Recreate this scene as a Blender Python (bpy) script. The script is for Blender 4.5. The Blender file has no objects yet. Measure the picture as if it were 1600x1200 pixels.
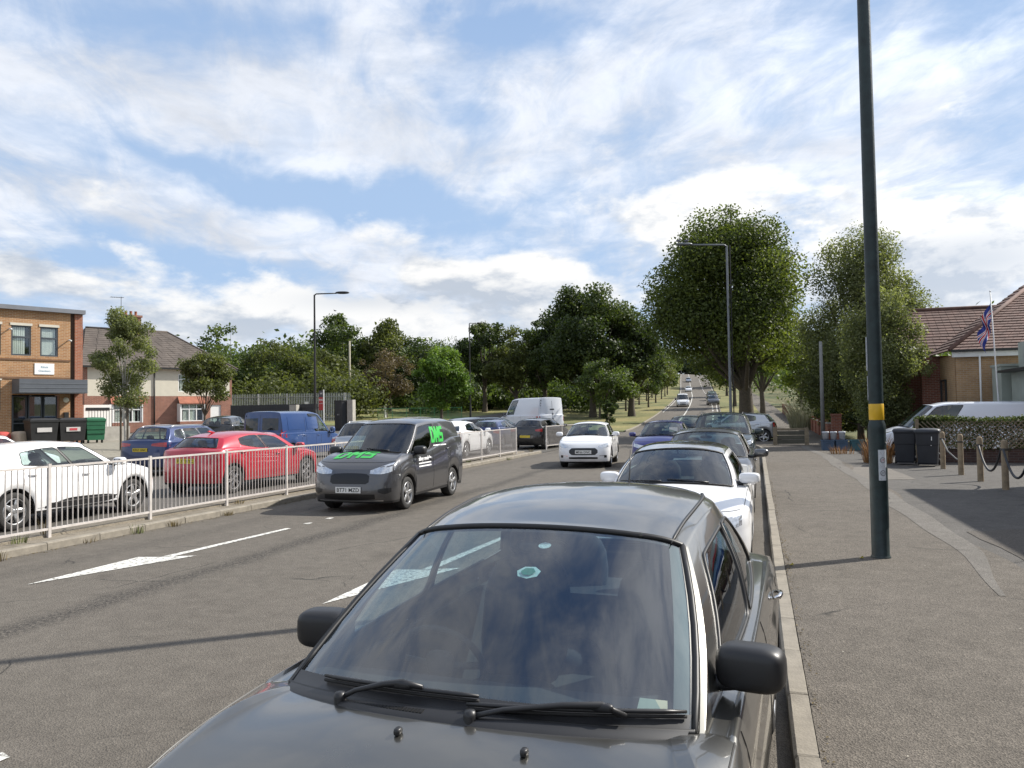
import bpy, math, random
import numpy as np
from math import sin, cos, pi, radians, sqrt, atan2, tan
from mathutils import Vector, Matrix
from mathutils.bvhtree import BVHTree
random.seed(7); np.random.seed(7)
SC = bpy.context.scene
COL = SC.collection

# ------------------------------------------------------------------ camera
F, CAMH = 1230.0, 1.88
YAW, PITCH, ROLL = radians(17.2), radians(1.95), radians(0.9)
cf = Vector((-sin(YAW)*cos(PITCH), cos(YAW)*cos(PITCH), sin(PITCH)))
cr0 = Vector((cos(YAW), sin(YAW), 0)); cu0 = cf.cross(cr0) * -1
cr = cr0*cos(ROLL) - cu0*sin(ROLL); cu = cr0*sin(ROLL) + cu0*cos(ROLL)
cam_data = bpy.data.cameras.new('camera'); cam = bpy.data.objects.new('camera', cam_data)
COL.objects.link(cam)
M = Matrix(((cr.x, cu.x, -cf.x, 0), (cr.y, cu.y, -cf.y, 0), (cr.z, cu.z, -cf.z, CAMH), (0, 0, 0, 1)))
cam.matrix_world = M
cam_data.sensor_width = 36; cam_data.lens = F/1600*36
cam_data.clip_start = 0.05; cam_data.clip_end = 5000
SC.camera = cam

# ------------------------------------------------------------------ world: sky with clouds
SUN_EL = radians(40); SUN_AZ = atan2(.79, .613)          # measured from +Y towards +X
SKYSTR = 0.105
def build_world():
    w = bpy.data.worlds.new('World'); SC.world = w; w.use_nodes = True
    nt = w.node_tree; nt.nodes.clear(); N = nt.nodes; Lk = nt.links
    def nd(t, **k):
        n = N.new(t)
        for a, b in k.items(): setattr(n, a, b)
        return n
    def mth(op, a, b=None, c=None, clamp=False):
        n = nd('ShaderNodeMath', operation=op); n.use_clamp = clamp
        for i, v in enumerate((a, b, c)):
            if v is None: continue
            if isinstance(v, (int, float)): n.inputs[i].default_value = v
            else: Lk.new(v, n.inputs[i])
        return n.outputs[0]
    def sstep(v, lo, hi):
        n = nd('ShaderNodeMapRange', interpolation_type='SMOOTHSTEP')
        Lk.new(v, n.inputs[0]); n.inputs[1].default_value = lo; n.inputs[2].default_value = hi
        return n.outputs[0]
    def mix(f, a, b):
        n = nd('ShaderNodeMix', data_type='RGBA')
        if isinstance(f, float): n.inputs[0].default_value = f
        else: Lk.new(f, n.inputs[0])
        for i, v in ((6, a), (7, b)):
            if isinstance(v, tuple): n.inputs[i].default_value = (*v, 1)
            else: Lk.new(v, n.inputs[i])
        return n.outputs[2]
    sky = nd('ShaderNodeTexSky', sky_type='NISHITA'); sky.sun_disc = False
    sky.sun_elevation = SUN_EL; sky.sun_rotation = SUN_AZ
    sky.air_density = 1.0; sky.dust_density = 0.6; sky.ozone_density = 2.0
    tc = nd('ShaderNodeTexCoord'); sep = nd('ShaderNodeSeparateXYZ'); Lk.new(tc.outputs['Generated'], sep.inputs[0])
    x, y, z = sep.outputs
    el0 = mth('ARCSINE', z); az0 = mth('ARCTAN2', x, y)      # radians; azimuth from +Y to +X
    # --- high, thin cloud sheet on a plane overhead
    zz = mth('ADD', mth('MAXIMUM', z, 0.0), 0.10)
    px = mth('DIVIDE', x, zz); py = mth('DIVIDE', y, zz)
    def vec(a, b, c=0.0):
        n = nd('ShaderNodeCombineXYZ')
        for i, v in enumerate((a, b, c)):
            if isinstance(v, (int, float)): n.inputs[i].default_value = v
            else: Lk.new(v, n.inputs[i])
        return n.outputs[0]
    def noise(v, s, det=8, rough=.55, dist=0.0, lac=2.0):
        n = nd('ShaderNodeTexNoise'); Lk.new(v, n.inputs['Vector']); n.inputs['Scale'].default_value = s
        n.inputs['Detail'].default_value = det; n.inputs['Roughness'].default_value = rough
        n.inputs['Distortion'].default_value = dist; n.inputs['Lacunarity'].default_value = lac
        return n.outputs[0]
    w1 = noise(tc.outputs['Generated'], 3.1, 5, .6); w2 = noise(tc.outputs['Generated'], 4.3, 5, .6, .5)
    el = mth('ADD', el0, mth('MULTIPLY', mth('SUBTRACT', w1, .5), .22)); az = mth('ADD', az0, mth('MULTIPLY', mth('SUBTRACT', w2, .5), .42))
    # stretch along one direction so the sheet is streaky
    a0 = radians(-62)
    u = mth('ADD', mth('MULTIPLY', px, cos(a0)), mth('MULTIPLY', py, sin(a0)))
    v = mth('ADD', mth('MULTIPLY', px, -sin(a0)), mth('MULTIPLY', py, cos(a0)))
    pv = vec(mth('MULTIPLY', u, 0.55), v, SEED)
    n1 = noise(pv, 0.95, 10, .58, .5)
    n2 = noise(vec(px, py, 9.1), 2.3, 8, .62, .4)
    n3 = noise(vec(mth('MULTIPLY', u, .5), v, 1.3), 5.5, 8, .65, .6)
    cov = mth('ADD', mth('MULTIPLY', n1, .62), mth('ADD', mth('MULTIPLY', n2, .22), mth('MULTIPLY', n3, .16)))
    # broad distribution of the cloud banks and of the blue gaps (azimuth, elevation in degrees)
    def blob(a, e, ra, re, rot, amp):
        c, s_ = cos(radians(rot)), sin(radians(rot))
        da = mth('SUBTRACT', az, radians(a)); de = mth('SUBTRACT', el, radians(e))
        uu = mth('DIVIDE', mth('ADD', mth('MULTIPLY', da, c), mth('MULTIPLY', de, s_)), radians(ra))
        vv = mth('DIVIDE', mth('SUBTRACT', mth('MULTIPLY', de, c), mth('MULTIPLY', da, s_)), radians(re))
        d = mth('ADD', mth('MULTIPLY', uu, uu), mth('MULTIPLY', vv, vv))
        return mth('MULTIPLY', mth('POWER', 2.718, mth('MULTIPLY', d, -1.0)), amp)
    for b in GAPS: cov = mth('ADD', cov, blob(*b[:5], b[5]*.55))
    sheet = mth('MULTIPLY', sstep(cov, .365, .575), mth('ADD', .62, mth('MULTIPLY', sstep(n3, .34, .62), .38)))
    # --- heaped cumulus low over the horizon, in direction space
    az, el = az0, el0
    dirv = vec(mth('MULTIPLY', az, 1.0), mth('MULTIPLY', el, 1.9), 0.3)
    c1 = noise(dirv, 4.2, 12, .58, .15)
    c2 = noise(dirv, 11.0, 9, .6, .1)
    cc = mth('ADD', mth('MULTIPLY', c1, .7), mth('MULTIPLY', c2, .3))
    for b in HEAPS: cc = mth('ADD', cc, blob(*b))
    low = mth('SUBTRACT', 1.0, sstep(el, radians(4), radians(19)))
    cc = mth('ADD', cc, mth('MULTIPLY', low, .05))
    heap = mth('MULTIPLY', sstep(cc, .525, .63), mth('SUBTRACT', 1.0, sstep(el, radians(30), radians(48))))
    # shade: thick parts and undersides greyer (compare density with the density a little higher up)
    dirv2 = vec(mth('ADD', az, 0.02), mth('MULTIPLY', mth('ADD', el, 0.022), 1.9), 0.3)
    c1b = noise(dirv2, 4.2, 12, .58, .15)
    grad = mth('SUBTRACT', c1b, c1)                          # >0: more cloud above/sunward = shaded base
    shade = sstep(mth('ADD', grad, mth('MULTIPLY', mth('SUBTRACT', cc, .60), .35)), -.05, .09)
    for b in DARKS: shade = mth('ADD', shade, blob(*b))
    shade = mth('MINIMUM', mth('MAXIMUM', shade, 0.0), 1.0)
    # brightness rises towards the sun
    sd = (cos(SUN_EL)*sin(SUN_AZ), cos(SUN_EL)*cos(SUN_AZ), sin(SUN_EL))
    dt = nd('ShaderNodeVectorMath', operation='DOT_PRODUCT'); Lk.new(tc.outputs['Generated'], dt.inputs[0]); dt.inputs[1].default_value = sd
    glow = mth('POWER', mth('MAXIMUM', dt.outputs['Value'], 0.0), 4.0)
    def scale(c, f):
        n = nd('ShaderNodeVectorMath', operation='SCALE')
        if isinstance(c, tuple): n.inputs[0].default_value = c
        else: Lk.new(c, n.inputs[0])
        if isinstance(f, (int, float)): n.inputs['Scale'].default_value = f
        else: Lk.new(f, n.inputs['Scale'])
        return n.outputs[0]
    gsh = mth('ADD', CLOUD_SHEET, mth('MULTIPLY', glow, .42))
    sheet_col = scale((.92, .96, 1.04), mth('MULTIPLY', gsh, mth('ADD', .84, mth('MULTIPLY', sstep(mth('ADD', mth('MULTIPLY', n2, .5), mth('MULTIPLY', n1, .5)), .38, .62), .30))))
    blue = scale(mix(0.85, sky.outputs[0], mix(sstep(z, .25, .95), (2.75, 3.8, 5.45), (.9, 1.85, 4.0))), SKYSTR)
    base = mix(mth('MULTIPLY', sheet, .93), blue, sheet_col)
    hb = mth('ADD', CLOUD_HEAP, mth('MULTIPLY', glow, .4))
    hcol = mix(shade, scale((1.0, .99, .97), hb), scale((.70, .78, .90), mth('MULTIPLY', hb, .74)))
    base = mix(mth('MULTIPLY', heap, .93), base, hcol)
    # whitish haze at the horizon; below it a dull ground tone
    hz = mth('SUBTRACT', 1.0, sstep(el, radians(-1), radians(9)))
    base = mix(mth('MULTIPLY', hz, .4), base, (.50, .56, .64))
    below = sstep(mth('MULTIPLY', el, -1.0), 0.0, radians(3))
    base = mix(below, base, (.10, .11, .10))
    bg = nd('ShaderNodeBackground'); Lk.new(base, bg.inputs[0]); bg.inputs[1].default_value = 1.0
    out = nd('ShaderNodeOutputWorld'); Lk.new(bg.outputs[0], out.inputs[0])
    w.cycles.sampling_method = 'MANUAL'; w.cycles.sample_map_resolution = 1024
CLOUD_SHEET, CLOUD_HEAP = .60, .69
SEED = 21.3
# azimuth 0 = along the road; the camera looks at -17.2. (azimuth, elevation, radius, radius, tilt, amount)
def AE(px, py):
    d = (cf + cr*((px-800)/F) + cu*((600-py)/F)).normalized()
    return math.degrees(atan2(d.x, d.y)), math.degrees(math.asin(d.z))
def B(px, py, rx, ry, rot, amp):
    a, e = AE(px, py); k = 360/(2*pi)/F
    return (a, e, rx*k, ry*k, rot, amp)
GAPS = [B(330, 255, 330, 42, -8, -.30), B(620, 300, 260, 38, -4, -.26), B(190, 415, 190, 30, 0, -.26), B(170, 8, 170, 45, 0, -.2),
        B(430, 20, 60, 25, 0, -.12), B(500, 135, 70, 28, -25, -.15), B(700, 170, 60, 40, 0, -.2), B(790, 30, 60, 40, 0, -.18),
        B(870, 30, 70, 40, 0, -.14), B(1230, 150, 60, 40, 0, -.12), B(960, 210, 50, 30, 0, -.12), B(860, 400, 120, 40, 0, -.2),
        B(1560, 40, 90, 60, 0, -.1), B(1300, 330, 60, 30, 0, -.1),
        B(180, 170, 300, 60, 0, .18), B(520, 190, 300, 50, -12, .2), B(1000, 130, 220, 70, 0, .12), B(1300, 230, 200, 60, 0, .18),
        B(400, 370, 420, 40, -3, .2)]
HEAPS = [B(840, 425, 48, 36, 0, .16), B(720, 430, 130, 32, 0, .12), B(450, 455, 60, 20, -20, .09), B(950, 245, 50, 28, 0, .13),
         B(1140, 280, 70, 40, 0, .13), B(1510, 150, 55, 45, 0, .11), B(40, 425, 80, 28, -15, .12), B(100, 285, 120, 24, 0, .1),
         B(1480, 340, 200, 40, 0, .12), B(1530, 400, 140, 60, 0, .16), B(1060, 330, 120, 40, 0, .08), B(300, 510, 220, 26, 0, .05),
         B(640, 500, 220, 30, 0, .07), B(600, 60, 700, 160, 0, -.2), B(300, 250, 300, 60, 0, -.08), B(1250, 80, 200, 90, 0, -.12)]
DARKS = [B(1510, 405, 130, 40, 0, .75), B(760, 465, 150, 22, 0, .45), B(560, 470, 100, 16, 0, .4), B(840, 412, 40, 22, 0, -.7),
         B(1140, 285, 70, 35, 0, -.7), B(950, 240, 50, 24, 0, -.7), B(1500, 150, 60, 50, 0, -.9), B(1350, 330, 90, 30, 0, -.5),
         B(60, 470, 120, 16, 0, .4)]
build_world()

sun_d = bpy.data.lights.new('sun', 'SUN'); sun = bpy.data.objects.new('sun', sun_d); COL.objects.link(sun)
sun_d.energy = 4.6; sun_d.angle = radians(.53); sun_d.color = (1, .95, .87)
sdir = Vector((cos(SUN_EL)*sin(SUN_AZ), cos(SUN_EL)*cos(SUN_AZ), sin(SUN_EL)))
sun.rotation_euler = sdir.to_track_quat('Z', 'Y').to_euler(); sun.location = (20, 20, 40)
SC.view_settings.view_transform = 'Standard'; SC.view_settings.look = 'None'
SC.view_settings.exposure = 0.6; SC.view_settings.gamma = 1.0; SC.view_settings.use_curve_mapping = False
SC.cycles.max_bounces = 8; SC.cycles.transparent_max_bounces = 24
SC.cycles.diffuse_bounces = 3; SC.cycles.glossy_bounces = 4
SC.cycles.sample_clamp_indirect = 6.0

# ------------------------------------------------------------------ materials
MATS = {}
def nodes(name):
    m = bpy.data.materials.new(name); m.use_nodes = True
    nt = m.node_tree; p = nt.nodes['Principled BSDF']
    return m, nt, p
def objco(nt, scale=(1, 1, 1)):
    tc = nt.nodes.new('ShaderNodeTexCoord'); mp = nt.nodes.new('ShaderNodeMapping')
    mp.inputs['Scale'].default_value = scale
    nt.links.new(tc.outputs['Object'], mp.inputs[0]); return mp.outputs[0]
def nnoise(nt, v, s, det=4, r=.55):
    n = nt.nodes.new('ShaderNodeTexNoise'); nt.links.new(v, n.inputs['Vector'])
    n.inputs['Scale'].default_value = s; n.inputs['Detail'].default_value = det; n.inputs['Roughness'].default_value = r
    return n.outputs[0]
def ramp(nt, f, stops):
    r = nt.nodes.new('ShaderNodeValToRGB'); nt.links.new(f, r.inputs[0]); e = r.color_ramp.elements
    while len(e) < len(stops): e.new(.5)
    for i, (p, c) in enumerate(stops):
        e[i].position = p; e[i].color = (*c, 1) if len(c) == 3 else c
    return r.outputs[0]
def mixc(nt, f, a, b, bt='MIX'):
    n = nt.nodes.new('ShaderNodeMix'); n.data_type = 'RGBA'; n.blend_type = bt
    if isinstance(f, (int, float)): n.inputs[0].default_value = f
    else: nt.links.new(f, n.inputs[0])
    for i, v in ((6, a), (7, b)):
        if isinstance(v, tuple): n.inputs[i].default_value = (*v, 1)
        else: nt.links.new(v, n.inputs[i])
    return n.outputs[2]
def bump(nt, p, h, st=.3, dist=.01):
    b = nt.nodes.new('ShaderNodeBump'); b.inputs['Strength'].default_value = st; b.inputs['Distance'].default_value = dist
    nt.links.new(h, b.inputs['Height']); nt.links.new(b.outputs[0], p.inputs['Normal'])
def mat(name, col, rough=.6, metal=0.0, var=.15, vs=3.0, bmp=0.0, bs=40, coat=0.0, spec=None):
    if name in MATS: return MATS[name]
    m, nt, p = nodes(name)
    p.inputs['Roughness'].default_value = rough; p.inputs['Metallic'].default_value = metal
    p.inputs['Coat Weight'].default_value = coat; p.inputs['Coat Roughness'].default_value = .03
    if spec is not None: p.inputs['Specular IOR Level'].default_value = spec
    v = objco(nt)
    if var > 0:
        n = nnoise(nt, v, vs, 5)
        c = ramp(nt, n, [(.25, tuple(x*(1-var) for x in col)), (.75, tuple(min(1, x*(1+var)) for x in col))])
        nt.links.new(c, p.inputs['Base Color'])
    else: p.inputs['Base Color'].default_value = (*col, 1)
    if bmp > 0: bump(nt, p, nnoise(nt, v, bs, 6), bmp, .01)
    MATS[name] = m; return m
def paint(name, col, metal=.0, rough=.28):
    """car paint: clear coat, faint flake and road dust towards the sills"""
    if name in MATS: return MATS[name]
    m, nt, p = nodes(name); v = objco(nt)
    n = nnoise(nt, v, 1.6, 5)
    dust = ramp(nt, n, [(.35, (0, 0, 0)), (.8, (1, 1, 1))])
    sep = nt.nodes.new('ShaderNodeSeparateXYZ'); nt.links.new(v, sep.inputs[0])
    lo = nt.nodes.new('ShaderNodeMapRange'); nt.links.new(sep.outputs[2], lo.inputs[0])
    lo.inputs[1].default_value = .15; lo.inputs[2].default_value = .6; lo.inputs[3].default_value = .45; lo.inputs[4].default_value = .04
    mm = nt.nodes.new('ShaderNodeMath'); mm.operation = 'MULTIPLY'; nt.links.new(lo.outputs[0], mm.inputs[0]); nt.links.new(dust, mm.inputs[1])
    c = mixc(nt, mm.outputs[0], col, (.16, .14, .12))
    nt.links.new(c, p.inputs['Base Color'])
    rr = nt.nodes.new('ShaderNodeMapRange'); nt.links.new(n, rr.inputs[0]); rr.inputs[3].default_value = rough*.85; rr.inputs[4].default_value = rough*1.25
    nt.links.new(rr.outputs[0], p.inputs['Roughness'])
    p.inputs['Metallic'].default_value = metal; p.inputs['Coat Weight'].default_value = .9; p.inputs['Coat Roughness'].default_value = .04
    MATS[name] = m; return m
def glassmat(name, tint=(.55, .62, .6), ior=1.6, base=.0):
    if name in MATS: return MATS[name]
    m = bpy.data.materials.new(name); m.use_nodes = True; nt = m.node_tree; nt.nodes.clear()
    o = nt.nodes.new('ShaderNodeOutputMaterial'); mx = nt.nodes.new('ShaderNodeMixShader')
    t = nt.nodes.new('ShaderNodeBsdfTransparent'); t.inputs[0].default_value = (*tint, 1)
    g = nt.nodes.new('ShaderNodeBsdfGlossy'); g.inputs['Roughness'].default_value = .015; g.inputs[0].default_value = (.95, .97, 1, 1)
    fr = nt.nodes.new('ShaderNodeFresnel'); ge = nt.nodes.new('ShaderNodeNewGeometry'); mr = nt.nodes.new('ShaderNodeMapRange')   # a thin pane mirrors alike from both sides
    mr.inputs[3].default_value = ior; mr.inputs[4].default_value = 1/ior; nt.links.new(ge.outputs['Backfacing'], mr.inputs[0]); nt.links.new(mr.outputs[0], fr.inputs[0])
    ad = nt.nodes.new('ShaderNodeMath'); ad.operation = 'ADD'; nt.links.new(fr.outputs[0], ad.inputs[0]); ad.inputs[1].default_value = base; ad.use_clamp = True
    nt.links.new(ad.outputs[0], mx.inputs[0]); nt.links.new(t.outputs[0], mx.inputs[1]); nt.links.new(g.outputs[0], mx.inputs[2])
    nt.links.new(mx.outputs[0], o.inputs[0]); MATS[name] = m; return m
def leafmat(name, col, trans=.38, yellow=(.16, .17, .03), yf=.35):
    if name in MATS: return MATS[name]
    m = bpy.data.materials.new(name); m.use_nodes = True; nt = m.node_tree; nt.nodes.clear()
    o = nt.nodes.new('ShaderNodeOutputMaterial'); mx = nt.nodes.new('ShaderNodeMixShader'); mx.inputs[0].default_value = trans
    at = nt.nodes.new('ShaderNodeAttribute'); at.attribute_name = 'tint'
    c = mixc(nt, at.outputs['Fac'], tuple(x*.55 for x in col), tuple(min(1, x*1.45) for x in col))
    pw = nt.nodes.new('ShaderNodeMath'); pw.operation = 'POWER'; nt.links.new(at.outputs['Fac'], pw.inputs[0]); pw.inputs[1].default_value = 3.0
    ml = nt.nodes.new('ShaderNodeMath'); ml.operation = 'MULTIPLY'; nt.links.new(pw.outputs[0], ml.inputs[0]); ml.inputs[1].default_value = yf
    c = mixc(nt, ml.outputs[0], c, yellow)
    d = nt.nodes.new('ShaderNodeBsdfPrincipled'); d.inputs['Roughness'].default_value = .55; d.inputs['Specular IOR Level'].default_value = .35
    nt.links.new(c, d.inputs['Base Color'])
    t = nt.nodes.new('ShaderNodeBsdfTranslucent')
    c2 = mixc(nt, 1.0, c, (1.5, 1.55, .75), 'MULTIPLY'); nt.links.new(c2, t.inputs[0])
    nt.links.new(d.outputs[0], mx.inputs[1]); nt.links.new(t.outputs[0], mx.inputs[2]); nt.links.new(mx.outputs[0], o.inputs[0])
    MATS[name] = m; return m
def brickmat(name, c1, c2, mortar=(.42, .38, .33), w=.225, h=.075):
    """running-bond brick on any upright wall that lies along the object's x or y axis"""
    if name in MATS: return MATS[name]
    m, nt, p = nodes(name); v = objco(nt)
    sep = nt.nodes.new('ShaderNodeSeparateXYZ'); nt.links.new(v, sep.inputs[0])
    a = nt.nodes.new('ShaderNodeMath'); a.operation = 'ADD'; nt.links.new(sep.outputs[0], a.inputs[0]); nt.links.new(sep.outputs[1], a.inputs[1])
    cb = nt.nodes.new('ShaderNodeCombineXYZ'); nt.links.new(a.outputs[0], cb.inputs[0]); nt.links.new(sep.outputs[2], cb.inputs[1])
    b = nt.nodes.new('ShaderNodeTexBrick'); nt.links.new(cb.outputs[0], b.inputs['Vector'])
    b.inputs['Color1'].default_value = (*c1, 1); b.inputs['Color2'].default_value = (*c2, 1); b.inputs['Mortar'].default_value = (*mortar, 1)
    b.inputs['Scale'].default_value = 1.0; b.inputs['Brick Width'].default_value = w; b.inputs['Row Height'].default_value = h
    b.inputs['Mortar Size'].default_value = .007; b.inputs['Bias'].default_value = 0.0
    n = nnoise(nt, v, 1.2, 6, .65)
    g = ramp(nt, n, [(.3, (.72, .72, .72)), (.7, (1.12, 1.1, 1.08))])
    c = mixc(nt, 1.0, b.outputs[0], g, 'MULTIPLY'); nt.links.new(c, p.inputs['Base Color'])
    p.inputs['Roughness'].default_value = .9
    inv = nt.nodes.new('ShaderNodeMath'); inv.operation = 'SUBTRACT'; inv.inputs[0].default_value = 1; nt.links.new(b.outputs['Fac'], inv.inputs[1])
    bump(nt, p, inv.outputs[0], .5, .01)
    MATS[name] = m; return m
def asphalt(name, base, light, grit=.35, seams=False, bs=.5, patches=.5):
    if name in MATS: return MATS[name]
    m, nt, p = nodes(name); v = objco(nt)
    big = nnoise(nt, v, .35, 5, .6); mid = nnoise(nt, v, 5, 6, .65)
    vo = nt.nodes.new('ShaderNodeTexVoronoi'); nt.links.new(v, vo.inputs['Vector']); vo.inputs['Scale'].default_value = 95
    vo2 = nt.nodes.new('ShaderNodeTexVoronoi'); nt.links.new(v, vo2.inputs['Vector']); vo2.inputs['Scale'].default_value = 45
    c = ramp(nt, big, [(.3, base), (.72, light)])
    c = mixc(nt, patches, c, ramp(nt, mid, [(.3, tuple(x*.75 for x in base)), (.75, tuple(x*1.12 for x in light))]))
    st = ramp(nt, vo.outputs['Color'], [(0, (1-grit,)*3), (.55, (1, 1, 1)), (1, (1+grit*1.4,)*3)])
    c = mixc(nt, .9, c, st, 'MULTIPLY')
    pits = ramp(nt, vo2.outputs['Distance'], [(0.0, (.55, .55, .55)), (.25, (1, 1, 1))])
    c = mixc(nt, .45, c, pits, 'MULTIPLY')
    h = vo.outputs['Distance']
    if seams:
        # rough open joint between the two lanes, darker and fretted
        sep = nt.nodes.new('ShaderNodeSeparateXYZ'); nt.links.new(v, sep.inputs[0])
        wob = nnoise(nt, v, .5, 3); 
        def M2(op, a, b):
            n = nt.nodes.new('ShaderNodeMath'); n.operation = op
            for i, q in enumerate((a, b)):
                if isinstance(q, (int, float)): n.inputs[i].default_value = q
                else: nt.links.new(q, n.inputs[i])
            return n.outputs[0]
        for X0, wd, amt in ((-6.42, .22, .75), (-3.2, .12, .25), (-8.6, .25, .3)):
            d = M2('ABSOLUTE', M2('ADD', M2('SUBTRACT', sep.outputs[0], X0), M2('MULTIPLY', M2('SUBTRACT', wob, .5), .7)), 0)
            s = nt.nodes.new('ShaderNodeMapRange'); s.interpolation_type = 'SMOOTHSTEP'; nt.links.new(d, s.inputs[0])
            s.inputs[1].default_value = wd*1.6; s.inputs[2].default_value = 0.0
            fine = ramp(nt, nnoise(nt, v, 26, 3, .7), [(.40, (0, 0, 0)), (.56, (1, 1, 1))])
            f = M2('MULTIPLY', M2('MULTIPLY', s.outputs[0], fine), amt)
            c = mixc(nt, f, c, (.018, .017, .016))
    # oil stains, tar patches and gum spots
    st1 = ramp(nt, nnoise(nt, v, .9, 3, .5), [(.64, (0, 0, 0)), (.74, (1, 1, 1))]); ms = nt.nodes.new('ShaderNodeMath'); ms.operation = 'MULTIPLY'; nt.links.new(st1, ms.inputs[0]); ms.inputs[1].default_value = .35
    c = mixc(nt, ms.outputs[0], c, tuple(x*.45 for x in base))
    gv = nt.nodes.new('ShaderNodeTexVoronoi'); nt.links.new(v, gv.inputs['Vector']); gv.inputs['Scale'].default_value = 3.2
    gm = ramp(nt, gv.outputs['Distance'], [(.035, (1, 1, 1)), (.055, (0, 0, 0))]); ms = nt.nodes.new('ShaderNodeMath'); ms.operation = 'MULTIPLY'; nt.links.new(gm, ms.inputs[0]); ms.inputs[1].default_value = .30
    c = mixc(nt, ms.outputs[0], c, tuple(x*.5 for x in base))
    # hair cracks
    vc = nt.nodes.new('ShaderNodeTexVoronoi'); vc.feature = 'DISTANCE_TO_EDGE'
    vn = nt.nodes.new('ShaderNodeMix'); vn.data_type = 'VECTOR'; vn.inputs[0].default_value = .2
    nn = nt.nodes.new('ShaderNodeTexNoise'); nt.links.new(v, nn.inputs['Vector']); nn.inputs['Scale'].default_value = 2.5; nn.inputs['Detail'].default_value = 6
    nt.links.new(v, vn.inputs[4]); nt.links.new(nn.outputs['Color'], vn.inputs[5])
    nt.links.new(vn.outputs[1], vc.inputs['Vector']); vc.inputs['Scale'].default_value = .55
    ck = ramp(nt, vc.outputs['Distance'], [(0, (1, 1, 1)), (.006, (0, 0, 0))])
    gate = ramp(nt, nnoise(nt, v, .8, 3), [(.5, (0, 0, 0)), (.6, (1, 1, 1))])
    f = nt.nodes.new('ShaderNodeMath'); f.operation = 'MULTIPLY'; nt.links.new(ck, f.inputs[0]); nt.links.new(gate, f.inputs[1])
    c = mixc(nt, f.outputs[0], c, (.02, .02, .018))
    nt.links.new(c, p.inputs['Base Color']); p.inputs['Roughness'].default_value = .88; p.inputs['Specular IOR Level'].default_value = .3
    bump(nt, p, h, bs, .006)
    MATS[name] = m; return m
def grassmat(name, g, dry):
    if name in MATS: return MATS[name]
    m, nt, p = nodes(name); v = objco(nt)
    c = ramp(nt, nnoise(nt, v, .12, 6, .65), [(.35, g), (.62, dry)])
    c2 = ramp(nt, nnoise(nt, v, 2.5, 6, .7), [(.3, (.6, .6, .6)), (.7, (1.25, 1.25, 1.2))])
    c = mixc(nt, .8, c, c2, 'MULTIPLY'); nt.links.new(c, p.inputs['Base Color']); p.inputs['Roughness'].default_value = .95
    bump(nt, p, nnoise(nt, v, 12, 5), .6, .05); MATS[name] = m; return m

BLACKPL = mat('black_plastic', (.018, .018, .019), .42, var=.2)
RUBBER = mat('rubber', (.022, .021, .02), .8, var=.25, vs=20)
SEAL = mat('window_rubber', (.008, .008, .008), .45, var=0)
ALLOY = mat('alloy', (.50, .50, .50), .32, .85, var=.1)
DARKALLOY = mat('alloy_dark', (.12, .12, .12), .35, .8, var=.1)
STEEL = mat('galvanised_steel', (.38, .37, .36), .5, .35, var=.2, vs=8)
RAILPAINT = mat('rail_paint', (.50, .465, .435), .5, .1, var=.18, vs=6)
DARKMETAL = mat('dark_metal', (.03, .03, .03), .5, .4, var=.2)
INTER = mat('car_interior', (.014, .015, .018), .75, var=.3, vs=9)
SEATM = mat('seat_cloth', (.014, .016, .021), .9, var=.3, vs=14)
LAMPGL = mat('headlamp', (.62, .64, .66), .12, .6, var=.3, vs=30, coat=1)
REDL = mat('tail_lamp', (.36, .012, .012), .2, 0, var=.3, vs=20, coat=1)
CHROME = mat('chrome', (.7, .7, .7), .1, 1, var=.05)
WHITEPLATE = mat('white_plate', (.75, .75, .72), .4, var=.03)
YELLOWPLATE = mat('yellow_plate', (.62, .46, .03), .4, var=.03)
BLACKINK = mat('black_ink', (.01, .01, .01), .5, var=0)
WHITEINK = mat('white_ink', (.8, .8, .8), .5, var=0)
GREENINK = mat('green_vinyl', (.04, .42, .07), .4, var=.05)
GLASS = glassmat('car_glass', (.60, .70, .66), 1.62, .02)
GLASSD = glassmat('dark_car_glass', (.10, .11, .12), 1.62, .02)
MIRRORG = mat('mirror_glass', (.6, .63, .66), .03, 1, var=0)
REFLG = mat('building_glass', (.03, .04, .045), .06, 0, var=0, spec=1.0)

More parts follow.
